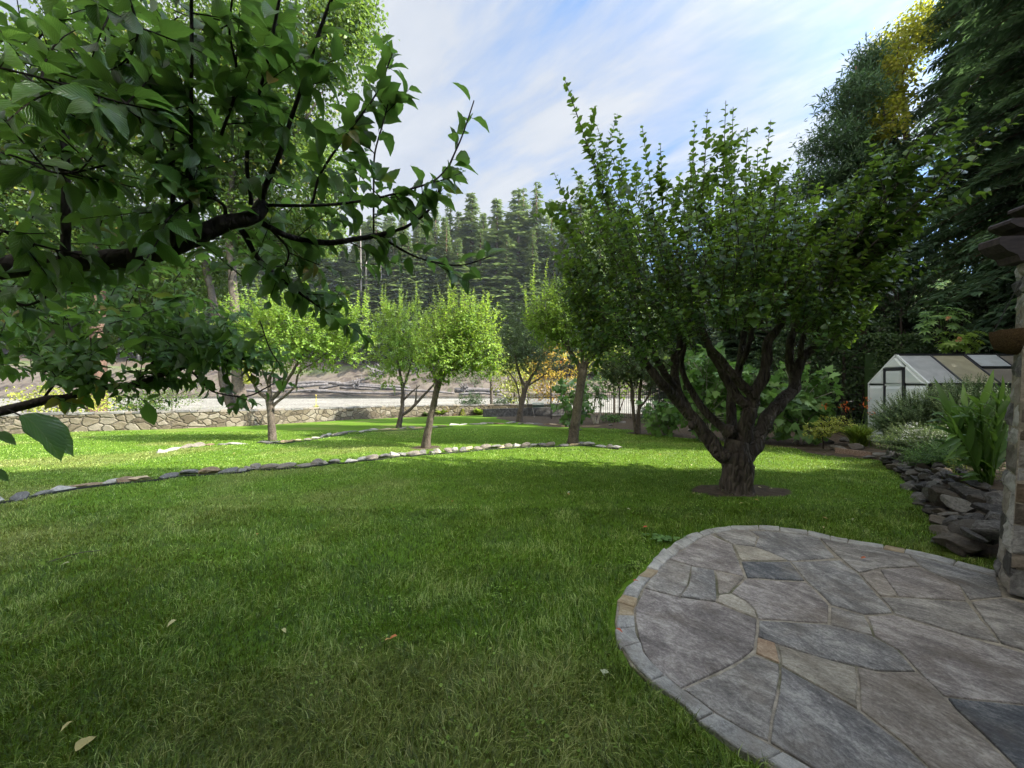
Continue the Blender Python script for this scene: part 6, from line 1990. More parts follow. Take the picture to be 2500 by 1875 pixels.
def bed_plants():
    rnd = np.random.RandomState(37)

    def blades(L, c, n, h_, spread, w_tint=(0.2, 1), up=0.6, tpl=None, jit=0.08):
        """arching strap leaves in 3 pieces"""
        for i in range(n):
            a = rnd.uniform(0, 6.28)
            s = rnd.uniform(0.3, 1) * spread
            p = c + np.array([rnd.normal(0, jit), rnd.normal(0, jit), 0])
            L.append((p, a, s, h_ * rnd.uniform(.65, 1.1), rnd.uniform(*w_tint)))

    def strap_mesh(lst, width, segs=5):
        V, F_, T = [], [], []
        nv = 0
        for (p, a, s, h_, t) in lst:
            ts = np.linspace(0, 1, segs + 1)
            c, sn = math.cos(a), math.sin(a)
            x = s * ts ** 1.6
            z = h_ * (ts - 0.38 * ts ** 3)
            cx = p[0] + c * x; cy = p[1] + sn * x; cz = p[2] + z
            wd = width * np.sin(np.clip(ts * 0.85 + 0.15, 0, 1) * math.pi) ** 0.6 * (1 - ts ** 3)
            tw = rnd.uniform(-.5, .5)
            sx, sy = -math.sin(a + tw), math.cos(a + tw)
            for k in range(segs + 1):
                V += [(cx[k] - sx * wd[k], cy[k] - sy * wd[k], cz[k]), (cx[k] + sx * wd[k], cy[k] + sy * wd[k], cz[k])]
                T += [t, t]
            for k in range(segs):
                b = nv + 2 * k
                F_.append((b, b + 1, b + 3, b + 2))
            nv += 2 * (segs + 1)
        return np.array(V), np.array(F_), np.array(T)

    def strap_obj(name, lst, width, mat, parent, g):
        V, F_, T = strap_mesh(lst, width)
        return link(name, np_mesh(name, V - g, [F_], {'tint': T}, smooth=True), MATS[mat], parent)

    # crocosmia clumps with arching orange flower stalks
    for (x, y, n, h_, sp, lab, fl) in ((2095, 1088, 330, 0.92, 0.85, 'bright crocosmia clump with orange flowers left of the greenhouse', [(2012, 990), (2052, 992), (2066, 985), (2112, 992), (2118, 975), (2072, 1000), (2178, 1000), (2228, 990), (2128, 1010)]),
                                       (1905, 1072, 90, 0.75, 0.55, 'dim crocosmia clump with orange flowers behind the big apple trunk', [(1895, 1015), (1915, 1005), (1932, 1020), (1880, 1030), (1925, 1040)]),
                                       (2152, 1080, 70, 1.0, 0.4, 'tall grassy blades in front of the greenhouse wall', [])):
        g = G(x, y)
        e = empty('crocosmia', tuple(g), lab, 'plant', 'crocosmia clumps')
        lst = []
        blades(lst, g, n, h_, sp)
        strap_obj('leaves', lst, 0.016, 'crocosmia_leaf' if n > 100 else 'strap_leaf', e, g)
        if fl:
            st, pt = MB(), Leaves()
            for (fx, fy) in fl:
                q = P(fx, fy, g[1] - 0.15 + rnd.uniform(-.3, .2))
                a, r_ = smooth_path([g + rnd.normal(0, .05, 3) * (1, 1, 0), (g * .45 + q * .55) + (0, 0, .12), q], [.004, .003, .002], 5)
                st.tube(a, r_, 4, cap=False)
                k = 16
                pt.add(q + rnd.normal(0, .035, (k, 3)), unit(rnd.normal(size=(k, 3)) + (0, -.3, .3)), unit(rnd.normal(size=(k, 3))), 0.06, rnd.uniform(0, 1, k))
            o = st.build('flower_stalk', MATS['crocosmia_leaf'], e); o.data.transform(Matrix.Translation(tuple(-g)))
            pt.build('blossom', 'petal_orange', e, 'slim', origin=g)
    # variegated lime shrub
    c = P(2010, 1045, 9.9)
    broadleaf('lime_shrub', 'lime and cream leaved shrub spilling over the big rounded rock', (c[0], c[1], 0), [([(c[0], c[1], -.05), c], [.02, .01])], [(c, (.42, .35, .2)), (c + (.35, .1, .1), (.4, .3, .25)), (c + (-.25, 0, -.1), (.3, .3, .12))], 1300, 0.05, 'leaf_lime', 'bark_dark', 81, 'shrub', clump=0.12, nl=8)
    # feathery grey-green bush in front of the greenhouse
    for (x, y, Y, r, n, mat, lab, sz) in ((2235, 1030, 8.8, (1.0, .7, .80), 900, 'rosemary_leaf', 'feathery grey-green bush covering the lower greenhouse wall, left part', .07), (2360, 1000, 8.4, (1.2, .7, .80), 950, 'rosemary_leaf', 'feathery green bush before the greenhouse side panes, right part', .07),
                                          (2260, 1085, 7.5, (1.0, .7, .50), 620, 'leaf_dusky', 'leafy bush with white flowers over the stacked rocks', .055), (2335, 1120, 6.5, (.9, .6, .46), 600, 'leaf_fig', 'green bush spilling over the rocks beside the broad blades', .05)):
        c = P(x, y, Y)
        z0 = 0.25
        g = np.array([c[0], c[1], z0])
        e = empty('garden_bush', tuple(g), lab, 'bush', 'bushes in the raised bed')
        L, tr = Leaves(), MB()
        for k in range(n):
            u = unit(rnd.normal(size=3)); u[2] = abs(u[2]) * (1 if rnd.uniform() < .8 else -.6)
            q = c + u * r * rnd.uniform(.5, 1.05)
            b = g + (q - g) * rnd.uniform(.25, .6) * np.array([1, 1, 1])
            shoot(L, tr, b, q, sz, 0.016, 0.12, rnd=rnd, tint=(0.1, .9), tr=0.003, droop=-.1)
        o = tr.build('stem', MATS['bark_dark'], e); o.data.transform(Matrix.Translation(tuple(-g)))
        L.build('foliage', mat, e, 'slim', origin=g)
        if x == 2260:
            fl = Leaves()
            for (fx, fy) in ((2215, 1037), (2225, 1042), (2235, 1034), (2240, 1048), (2210, 1052), (2202, 1072), (2212, 1066), (2245, 1066), (2222, 1056), (2318, 1065), (2330, 1070), (2325, 1048), (2340, 1078), (2362, 1072), (2350, 1088), (2335, 1060), (2206, 1060), (2232, 1052)):
                q = P(fx, fy, 7.0 + rnd.uniform(-.1, .2))
                k = 22
                fl.add(q + rnd.normal(0, 1, (k, 3)) * (.035, .035, .008), unit(rnd.normal(size=(k, 3)) * (1, 1, .2)), (0, 0, 1.0), 0.022, rnd.uniform(0, 1, k))
            fl.build('blossom', 'petal_white', e, 'round', origin=g)
    # low yellowish ground plants on the rocks
    for (x, y, Y, lab) in ((2340, 1140, 5.9, 'small yellow-green leafy plant on top of the rocks'), (2385, 1160, 5.4, 'yellow-green seedling plant at the foot of the broad blades'), (2250, 1115, 7.3, 'small pale green plant at the far end of the rocks')):
        c = P(x, y, Y)
        g = np.array([c[0], c[1], .3])
        e = empty('small_plant', tuple(g), lab, 'plant', 'small plants on the rocks')
        L, tr = Leaves(), MB()
        for k in range(20):
            q = c + rnd.normal(0, 1, 3) * (.16, .15, .13)
            shoot(L, tr, (q[0] * .6 + g[0] * .4, q[1] * .6 + g[1] * .4, g[2]), q, 0.06, 0.03, .1, rnd=rnd, tint=(.2, .9), tr=.003)
        o = tr.build('stem', MATS['crocosmia_leaf'], e); o.data.transform(Matrix.Translation(tuple(-g)))
        L.build('foliage', 'leaf_lime' if x != 2250 else 'leaf_orchard', e, 'slim', origin=g)
    # broad-bladed ginger by the pillar: canes with two ranks of wide leaves
    g = np.array([6.35, 5.05, 0.3])
    e = empty('ginger_plant', tuple(g), 'tall plant with broad drooping strap leaves beside the stone pillar', 'plant')
    L, cane = Leaves(), MB()
    canes = [((2395, 1165), (2300, 985)), ((2400, 1165), (2345, 975)), ((2405, 1160), (2390, 960)), ((2415, 1165), (2440, 950)), ((2400, 1170), (2320, 1040)), ((2420, 1165), (2470, 985)), ((2410, 1160), (2410, 990)), ((2392, 1170), (2365, 1020))]
    for (b, t_) in canes:
        a_, b_ = P(*b, 5.0), P(*t_, 4.8 + rnd.uniform(-.3, .3))
        a_[2] = .3
        path, rr = smooth_path([a_, a_ * .5 + b_ * .5 + (0, 0, .08), b_], [.014, .011, .005], 6)
        cane.tube(path, rr, 7)
        n = 17
        for i in range(n):
            t = .15 + .78 * i / n
            k = min(len(path) - 1, int(t * (len(path) - 1)))
            ax = unit(path[min(k + 1, len(path) - 1)] - path[max(k - 1, 0)])
            sd_ = unit(np.cross(ax, (0.2, -1, 0.1))) * (1 if i % 2 else -1)
            d = unit(ax * 1.0 + sd_ * .65 + rnd.normal(0, .12, 3))
            L.add(path[k], d, unit(ax * .5 + rnd.normal(0, .25, 3) + (0, -.5, .6)), rnd.uniform(.30, .50), np.clip(rnd.uniform(.1, .8), 0, 1))
    o = cane.build('cane', MATS['strap_leaf'], e, smooth=True); o.data.transform(Matrix.Translation(tuple(-g)))
    L.build('leaves', 'strap_leaf', e, 'strap', origin=g)
    # low back-bed greenery
    for (x, y, lab, mat) in ((1700, 1035, 'low silvery plant beside the grey boulders', 'leaf_dusky'), (1600, 1035, 'low leafy plant under the small shaded fruit tree', 'leaf_fig'), (1500, 1030, 'low leafy plant at the foot of the fence', 'leaf_fig'), (1760, 1045, 'low dark plant behind the left limb of the big apple tree', 'leaf_dark'), (1990, 1040, 'low dark plant between the crocosmia clumps', 'leaf_dark'), (1420, 1012, 'low dark plant by the slanting trunk', 'leaf_dark'), (1850, 1040, 'low dark plant right behind the big apple trunk', 'leaf_dark')):
        q = G(x, y)
        broadleaf('bed_plant', lab, tuple(q), [([q, q + (0, 0, .3)], [.015, .008])], [(q + (0, 0, .22), (.65, .35, .28))], 420, 0.09, mat, 'bark_dark', x, 'plant', 'low plants in the back bed', clump=.2, nl=6)


bed_plants()

# ---------------------------------------------------------------- patio


def patio():
    e = empty('patio', (3.0, 2.0, -0.020), None, None)
    e['kind'] = 'structure'
    O = np.array([3.0, 2.0, 0.0])

    def prism(m, poly, z0, z1, bev=0.010, tint=.5, jit=0.0):
        """slightly rounded slab"""
        poly = np.array(poly, float)
        # densify, wobble the outline
        q = []
        for i in range(len(poly)):
            a, b = poly[i], poly[(i + 1) % len(poly)]
            L = np.linalg.norm(b - a)
            k = max(1, int(L / 0.09))
            for j in range(k):
                p = a + (b - a) * j / k
                if jit:
                    p = p + jit * np.array([mnoise.noise(Vector((p[0] * 9, p[1] * 9, 1))), mnoise.noise(Vector((p[0] * 9, p[1] * 9, 7)))])
                q.append(p)
        q = np.array(q)
        area = 0.5 * np.sum(q[:, 0] * np.roll(q[:, 1], -1) - np.roll(q[:, 0], -1) * q[:, 1])
        if area < 0: q = q[::-1]
        t = unit(np.roll(q, -1, 0) - np.roll(q, 1, 0))
        inn = np.stack([-t[:, 1], t[:, 0]], 1)
        n = len(q)
        rings = [(q, z0), (q, z1 - bev), (q + inn * bev * 0.5, z1 - bev * .3), (q + inn * bev * 1.3, z1)]
        V = np.concatenate([np.column_stack([r_, np.full(n, z)]) for r_, z in rings])
        fs = []
        for k in range(3):
            for i in range(n):
                j = (i + 1) % n
                fs.append((k * n + i, k * n + j, (k + 1) * n + j, (k + 1) * n + i))
        fs.append(tuple(3 * n + i for i in range(n)))
        m.add(V - O, fs, tint)

    base = MB()
    prism(base, [(x, y) for x, y in PATIO], -0.06, 0.022, 0.006)
    base.build('bedding', MATS['mortar'], e)
    S = [('flag_purple', [(345, 480), (520, 525), (695, 548), (900, 632), (897, 720), (890, 780), (830, 830), (700, 900), (530, 975), (430, 910), (358, 815), (320, 720), (303, 640), (303, 575)]),
         ('flag_grey', [(465, 338), (575, 370), (572, 430), (545, 490), (518, 522), (350, 478), (378, 430)]),
         ('flag_slate', [(578, 372), (692, 390), (705, 500), (697, 545), (525, 522), (550, 490), (575, 430)]),
         ('flag_brown', [(698, 392), (835, 425), (790, 475), (765, 500), (715, 507)]),
         ('flag_cream', [(715, 512), (775, 505), (850, 545), (895, 590), (903, 630), (700, 545)]),
         ('flag_purple', [(672, 212), (780, 262), (838, 420), (700, 388), (575, 366), (470, 334), (545, 280), (610, 240)]),
         ('flag_grey', [(690, 207), (790, 192), (860, 192), (905, 225), (890, 275), (780, 260)]),
         ('flag_cream', [(782, 263), (888, 277), (960, 300), (1050, 342), (822, 342)]),
         ('flag_slate', [(908, 222), (866, 194), (950, 195), (1150, 218), (1205, 232), (1290, 330), (1060, 344), (965, 300), (893, 273)]),
         ('flag_blue', [(822, 348), (1060, 348), (1140, 442), (850, 425)]),
         ('flag_purple', [(850, 430), (1140, 447), (1190, 490), (1255, 560), (1255, 650), (908, 632), (895, 585), (850, 540), (775, 500), (842, 430)]),
         ('flag_slate', [(1065, 348), (1310, 342), (1400, 410), (1500, 520), (1570, 600), (1430, 610), (1265, 560), (1195, 488), (1145, 445)]),
         ('flag_grey', [(1212, 234), (1295, 251), (1545, 292), (1645, 312), (1700, 370), (1500, 380), (1400, 405), (1320, 340)]),
         ('flag_brown', [(1405, 410), (1500, 385), (1545, 440), (1590, 520), (1510, 520)]),
         ('flag_grey', [(1262, 565), (1430, 612), (1475, 715), (1262, 660)]),
         ('flag_slate', [(905, 640), (1250, 657), (1470, 718), (1600, 790), (1690, 890), (1500, 890), (1390, 865), (1200, 820), (1000, 750), (903, 715)]),
         ('flag_orange', [(903, 722), (990, 748), (1015, 852), (890, 800)]),
         ('flag_cream', [(1000, 758), (1390, 872), (1400, 1080), (1240, 980), (1020, 860)]),
         ('flag_grey', [(560, 993), (540, 980), (710, 905), (840, 830), (885, 805), (1012, 856), (1018, 900), (1000, 1000), (950, 1235), (830, 1172), (690, 1088)]),
         ('flag_slate', [(1022, 870), (1240, 985), (1400, 1085), (1500, 1160), (1620, 1250), (1900, 1530), (1420, 1520), (1160, 1358), (957, 1240), (1005, 1000)]),
         ('flag_brown', [(1395, 875), (1500, 895), (1695, 893), (1760, 950), (1870, 1070), (2000, 1200), (2280, 1480), (1910, 1530), (1625, 1248), (1500, 1152), (1408, 1080)]),
         ('flag_purple', [(1440, 615), (1570, 607), (1930, 720), (2330, 830), (2330, 1070), (1820, 1010), (1700, 890), (1600, 785), (1478, 715)]),
         ('flag_grey', [(1510, 524), (1650, 527), (1930, 547), (2100, 750), (1930, 715), (1575, 602)]),
         ('flag_purple', [(1595, 518), (1502, 384), (1700, 374), (1900, 470), (1930, 540), (1650, 522)]),
         ('flag_slate', [(1705, 372), (1650, 314), (1740, 334), (1890, 374), (2075, 425), (2110, 520), (1940, 535), (1900, 466)]),
         ('flag_grey', [(1945, 545), (2115, 525), (2330, 590), (2330, 820), (2105, 752)]),
         ('flag_blue', [(1830, 1015), (2330, 1078), (2330, 1480), (2290, 1475), (2005, 1195), (1875, 1072)])]
    for mat, poly in S:
        w = np.array([gp(*p) for p in poly])
        # keep a joint between neighbours
        c = w.mean(0)
        d = np.linalg.norm(w - c, axis=1, keepdims=True)
        w2 = c + (w - c) * (1 - 0.006 / d)
        m = MB()
        prism(m, w2, 0.0, 0.030 + rs.uniform(-.001, .006), 0.005, jit=0.011)
        fo = m.build('flagstone', MATS[mat], e)
        cc = w2.mean(0)
        tx, ty = rs.uniform(-.004, .004, 2)
        fo.data.transform(Matrix(((1, 0, 0, 0), (0, 1, 0, 0), (tx, ty, 1, -tx * (cc[0] - O[0]) - ty * (cc[1] - O[1])), (0, 0, 0, 1))))
    # off-frame paving to the house
    for k, (xa, ya, xb, yb) in enumerate(((4.4, 1.0, 5.6, 2.6), (5.7, 0.2, 8.8, 1.4), (2.4, -1.5, 4.2, 0.2), (4.3, -1.5, 8.8, 0.1))):
        m = MB(); prism(m, [(xa, ya), (xb, ya), (xb, yb), (xa, yb)], 0, .034, .006, jit=.01)
        m.build('flagstone', MATS[('flag_grey', 'flag_slate', 'flag_purple', 'flag_grey')[k]], e)
    # rim of long narrow stones
    o = np.array(OUTW); i_ = np.array(INNW)
    cum = np.concatenate([[0], np.cumsum(np.linalg.norm(np.diff(o, axis=0), axis=1))])
    f = lambda s, A: np.array([np.interp(s, cum, A[:, 0]), np.interp(s, cum, A[:, 1])])
    s = 0.0
    rnd = np.random.RandomState(3)
    tan_s = [cum[15] - 0.02]
    while s < cum[-1] - 0.05:
        L = rnd.uniform(.14, .34)
        if abs(s - cum[14]) < .12: L = .13
        s1 = min(s + L, cum[-1])
        g_ = 0.004
        k = np.linspace(s + g_, s1 - g_, 4)
        shift = rnd.uniform(-.10, .12)
        poly = [f(t, o) + (f(t, o) - f(t, i_)) * shift for t in k] + [f(t, i_) + (f(t, o) - f(t, i_)) * 0.05 for t in k[::-1]]
        m = MB()
        tanm = (abs((s + s1) / 2 - cum[15]) < .10) or rnd.uniform() < .07
        prism(m, poly, -0.05, .034 + rnd.uniform(-.003, .006), .008, jit=.016)
        m.build('rim_stone', MATS['flag_rim_tan' if tanm else 'flag_rim'], e)
        s = s1


patio()


def pillar():
    rnd = np.random.RandomState(43)
    C0, C1, C3 = np.array([3.72, 2.92]), np.array([4.11, 3.30]), np.array([4.10, 2.53])
    C2 = C1 + C3 - C0
    cen = (C0 + C2) / 2
    e = empty('stone_pillar', (cen[0], cen[1], 0.03), 'tapering stone pillar of rough grey and brown blocks at the right edge', 'pillar')
    O = np.array([cen[0], cen[1], 0.03])
    H = 2.55
    core, blk, brn = MB(), MB(), MB()

    def corner(c, z):
        k = 1 - 0.36 * min(z, 2.0) / 2.0 * 1.0
        return np.array([*(cen + (c - cen) * k), z])
    cs = [C0, C3, C2, C1]
    V = [corner(cen + (c - cen) * 0.955, z) for z in (0, H) for c in cs]
    V = np.array(V) - O + (0, 0, .03)
    core.add(V, [(0, 1, 5, 4), (1, 2, 6, 5), (2, 3, 7, 6), (3, 0, 4, 7), (4, 5, 6, 7), (0, 3, 2, 1)])
    core.build('core', MATS['mortar'], e)

    def block(m, a, b, z0, z1, nrm, out, tint):
        """rough hewn block on the face between corners a-b"""
        nu, nv = 6, 5
        pts = []
        for iv in range(nv):
            for iu in range(nu):
                u, v = iu / (nu - 1), iv / (nv - 1)
                z = z0 + (z1 - z0) * v
                A, B = corner(a, z), corner(b, z)
                p = A + (B - A) * u
                edge = min(1.0, 4.5 * min(u, 1 - u), 4.0 * min(v, 1 - v))
                d = out * (0.25 + 0.75 * edge ** .5) + 0.030 * mnoise.noise(Vector(p * 9 + tint * 5)) * (0.4 + .6 * edge) + .012 * mnoise.noise(Vector(p * 27))
                pts.append(p + nrm * d)
        n0 = nu * nv
        back = [corner(a, z0) - nrm * .03, corner(b, z0) - nrm * .03, corner(b, z1) - nrm * .03, corner(a, z1) - nrm * .03]
        fs = [(iv * nu + iu, iv * nu + iu + 1, (iv + 1) * nu + iu + 1, (iv + 1) * nu + iu) for iv in range(nv - 1) for iu in range(nu - 1)]
        bot = list(range(nu)); top = [(nv - 1) * nu + i for i in range(nu)]
        lef = [i * nu for i in range(nv)]; rig = [i * nu + nu - 1 for i in range(nv)]
        fs += [tuple(bot[::-1] + [n0, n0 + 1]), tuple(top + [n0 + 2, n0 + 3]), tuple(lef + [n0 + 3, n0]), tuple(rig[::-1] + [n0 + 1, n0 + 2])]
        m.add(np.array(pts + back) - O, fs, tint)

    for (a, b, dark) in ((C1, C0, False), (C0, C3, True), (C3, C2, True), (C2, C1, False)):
        t = unit(b - a)
        nrm = np.array([t[1], -t[0], 0.0])
        if nrm[:2] @ ((a + b) / 2 - cen) < 0: nrm = -nrm
        z = 0.03
        while z < H - .02:
            h_ = min(rnd.uniform(.11, .23), H - z)
            k = 2 if rnd.uniform() < .7 else 1
            cuts = [0] + sorted(rnd.uniform(.35, .65, k - 1)) + [1]
            for u0, u1 in zip(cuts[:-1], cuts[1:]):
                pa, pb = a + (b - a) * (u0 + .012), a + (b - a) * (u1 - .012)
                hh = h_ - .012
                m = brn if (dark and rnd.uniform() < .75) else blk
                block(m, pa, pb, z, z + hh, nrm, rnd.uniform(.006, .024), rnd.uniform(0, 1))
            z += h_
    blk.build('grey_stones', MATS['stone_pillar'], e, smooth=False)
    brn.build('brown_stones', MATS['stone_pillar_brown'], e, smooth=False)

    # stepped timber brackets resting on the pillar
    dirv = np.array([-0.99, 0.12])
    side = np.array([dirv[1], -dirv[0]])
    labs = ['lowest and longest dark timber bracket on the stone pillar', 'middle dark timber bracket with a curved end above the lowest one', 'top and shortest dark timber bracket of the stepped stack']
    for (z0, z1, t, lab, w) in ((2.56, 2.70, .47, labs[0], .15), (2.745, 2.83, .40, labs[1], .16), (2.875, 2.95, .26, labs[2], .17)):
        h_ = z1 - z0
        prof = [(-1.6, z0 - .045), (t - .14, z0 - .045), (t - .12, z0), (t - .05, z0 + h_ * .25), (t, z0 + h_ * .6), (t, z1 - .012), (t - .012, z1), (-1.6, z1)]
        m = MB()
        n = len(prof)
        V = []
        for s_ in (-w / 2, w / 2):
            for (u, z) in prof:
                p = cen + dirv * u + side * s_
                V.append((p[0] - cen[0], p[1] - cen[1], z - z0))
        fs = [tuple(range(n)), tuple(range(2 * n - 1, n - 1, -1))] + [(i, n + i, n + (i + 1) % n, (i + 1) % n) for i in range(n)]
        m.add(V, fs)
        o = m.build('timber_bracket', MATS['wood_dark'], None)
        o.location = (cen[0], cen[1], z0)
        tag(o, lab, 'bracket', 'timber brackets on the pillar')
    # coir-lined hanging basket
    c = P(2518, 832, 3.0)
    e2 = empty('hanging_basket', tuple(c), 'brown coir-lined basket hanging beside the pillar at the right edge', 'hanging basket')
    m = MB()
    zz = np.array([.09, .085, .02, -.05, -.09, -.10])
    rr = np.array([.19, .205, .205, .185, .12, .01])
    n = 30
    V, fs = [], []
    for z, r_ in zip(zz, rr):
        for k in range(n):
            a = 2 * math.pi * k / n
            q = r_ * (1 + .06 * mnoise.noise(Vector((math.cos(a) * 4, math.sin(a) * 4, z * 20))))
            V.append((math.cos(a) * q, math.sin(a) * q, z + .012 * mnoise.noise(Vector((math.cos(a) * 6, math.sin(a) * 6, 3)))))
    for i in range(len(zz) - 1):
        for k in range(n):
            k2 = (k + 1) % n
            fs.append((i * n + k, (i + 1) * n + k, (i + 1) * n + k2, i * n + k2))
    fs.append(tuple(range(n)))
    m.add(V, fs)
    m.build('liner', MATS['coir'], e2, smooth=True)
    ch = MB()
    for k in range(3):
        a = 2.1 * k + .4
        ch.tube([(math.cos(a) * .19, math.sin(a) * .19, .08), (0, 0, .62)], [.0025, .0025], 5)
    ch.tube([(0, 0, .62), (0, 0, 2.60 - c[2])], [.003, .003], 5)
    ch.build('chain', MATS['iron'], e2)


pillar()


def house():
    """unseen house behind the camera, sized to shade the near lawn"""
    e = empty('house', (2.0, -6.0, 0), 'unseen house behind the patio with a pitched roof and overhanging eaves', 'house')
    m = MB()
    m.box((-7.0, -3.8, 0), (12.0, 4.2, 4.9))
    m.build('wall', MATS['stone_edge'], e)
    r_ = MB()
    q = lambda x, y, z: (x, y, z)
    for (ya, yb) in ((5.4, 0.2), (-5.0, 0.2)):
        v = [q(-8.2, ya, 5.0), q(13.2, ya, 5.0), q(13.2, yb, 7.6), q(-8.2, yb, 7.6)]
        v += [(a, b, c + .22) for a, b, c in v]
        r_.add(v, [(0, 1, 2, 3), (7, 6, 5, 4), (0, 4, 5, 1), (1, 5, 6, 2), (2, 6, 7, 3), (3, 7, 4, 0)])
    r_.build('roof', MATS['wood_dark'], e)
    for (x, z, w, h_) in ((-5, 1, 1.6, 1.4), (-1.5, 1, 1.6, 1.4), (2, 0.1, 1.8, 2.1), (6, 1, 1.6, 1.4), (9.5, 1, 1.4, 1.4)):
        f = MB()
        y = 4.21
        for a, b in (((x, y, z), (x + w, y + .06, z + .08)), ((x, y, z + h_ - .08), (x + w, y + .06, z + h_)), ((x, y, z + .08), (x + .08, y + .06, z + h_ - .08)), ((x + w - .08, y, z + .08), (x + w, y + .06, z + h_ - .08))):
            f.box(a, b)
        fo = f.build('window' if h_ < 2 else 'door', MATS['frame_white'], e)
        p = MB(); p.box((x + .08, y, z + .08), (x + w - .08, y + .02, z + h_ - .08)); p.build('pane', MATS['pane_dim'], fo)


house()

# ---------------------------------------------------------------- litter on the lawn


def litter():
    rnd = np.random.RandomState(53)
    spec = [(1385, 1212, .6, 'pale'), (1392, 1208, .0, 'pale'), (1580, 1296, 1.0, 'red'), (1547, 1430, .95, 'orange'), (1505, 1552, .98, 'red'), (970, 1570, .85, 'orange'), (940, 1582, .6, 'yellow'), (690, 1552, .3, 'pale'), (830, 1252, .3, 'yellow'), (627, 1315, .8, 'orange'), (1104, 1232, .9, 'brown'), (960, 1252, .7, 'brown'),
            (178, 1785, .35, 'yellow'), (1465, 1655, .0, 'pale'), (1470, 1664, .05, 'pale'), (1610, 1114, .85, 'orange'), (1668, 1137, .2, 'pale'), (1688, 1139, .2, 'pale'), (1734, 1160, .2, 'pale'), (1782, 1158, .2, 'pale'), (1815, 1236, .3, 'yellow'), (1842, 1227, .6, 'orange'), (2008, 1272, .55, 'yellow'), (2065, 1226, .1, 'pale'), (1710, 1215, .2, 'pale'),
            (1695, 1212, .4, 'pale'), (1900, 1150, .2, 'pale'), (1950, 1160, .2, 'pale'), (2085, 1275, .1, 'pale'), (2010, 1295, .3, 'pale'), (1710, 1265, .2, 'pale'), (520, 1125, .3, 'pale'), (615, 1118, .2, 'pale'), (575, 1110, .4, 'pale'), (170, 1385, .1, 'pale'), (430, 1530, .3, 'pale'), (2115, 1372, .95, 'red'), (1530, 1250, .1, 'pale'),
            (185, 1862, .4, 'big'), (1688, 1162, .3, 'pale'), (1735, 1172, .2, 'yellow'), (1745, 1166, .2, 'yellow'), (1720, 1165, .25, 'yellow'), (1850, 1195, .25, 'yellow'), (1885, 1200, .25, 'yellow')]
    near = {'pale': 'pale fallen leaf lying on the shaded lawn', 'yellow': 'yellow fallen leaf lying on the lawn', 'orange': 'orange fallen leaf lying on the lawn', 'brown': 'small brown fallen leaf on the lawn', 'red': 'red fallen leaf near the patio', 'big': 'large yellowing fallen leaf at the very bottom left'}
    rank = {}
    for w_ in set(q[3] for q in spec):
        for k_, q in enumerate(sorted([q for q in spec if q[3] == w_], key=lambda q: q[0])):
            rank[q[:2]] = ordinal(k_)
    for (x, y, t, w) in spec:
        g = G(x, y)
        L = Leaves()
        a = rnd.uniform(0, 6.28)
        s = .095 if w == 'big' else rnd.uniform(.038, .06)
        zz = .045 if not inpoly(g[0], g[1], PATIO) else .04
        L.add((0, 0, 0), (math.cos(a), math.sin(a), .1), (rnd.uniform(-.4, .4), rnd.uniform(-.4, .4), 1), s, t)
        o = L.build('fallen_leaf', 'fallen', None, 'fine')
        o.location = (g[0], g[1], g[2] + zz)
        tag(o, near[w] if w == 'big' else '%s fallen leaf on the ground, %s from the left of the %s ones' % (w, rank[(x, y)], w), 'leaf', w + ' fallen leaves' if w != 'big' else None)
    # a small weed at the edge of the paving
    g = G(1625, 1320)
    e = empty('lawn_weed', tuple(g), 'small leafy weed growing at the edge of the flagstones', 'weed')
    L = Leaves()
    n = 60
    an = rnd.uniform(0, 6.28, n)
    L.add(np.stack([rnd.normal(0, .07, n), rnd.normal(0, .035, n), np.full(n, .03)], 1), np.stack([np.cos(an), np.sin(an), np.full(n, .35)], 1), np.array([0, 0, 1.0]), .045, rnd.uniform(.2, 1, n))
    L.build('leaves', 'leaf_fig', e, 'round')
    # a dead twig
    a, b = G(120, 1382), G(245, 1357)
    m = MB()
    m.tube(*smooth_path([a + (0, 0, .04), (a + b) / 2 + (0, .03, .06), b + (0, 0, .05)], [.003, .004, .003], 4), 5)
    tag(m.build('twig', MATS['bark_apple'], None), 'thin dead twig lying on the grass at left', 'twig')


litter()

# ---------------------------------------------------------------- grass


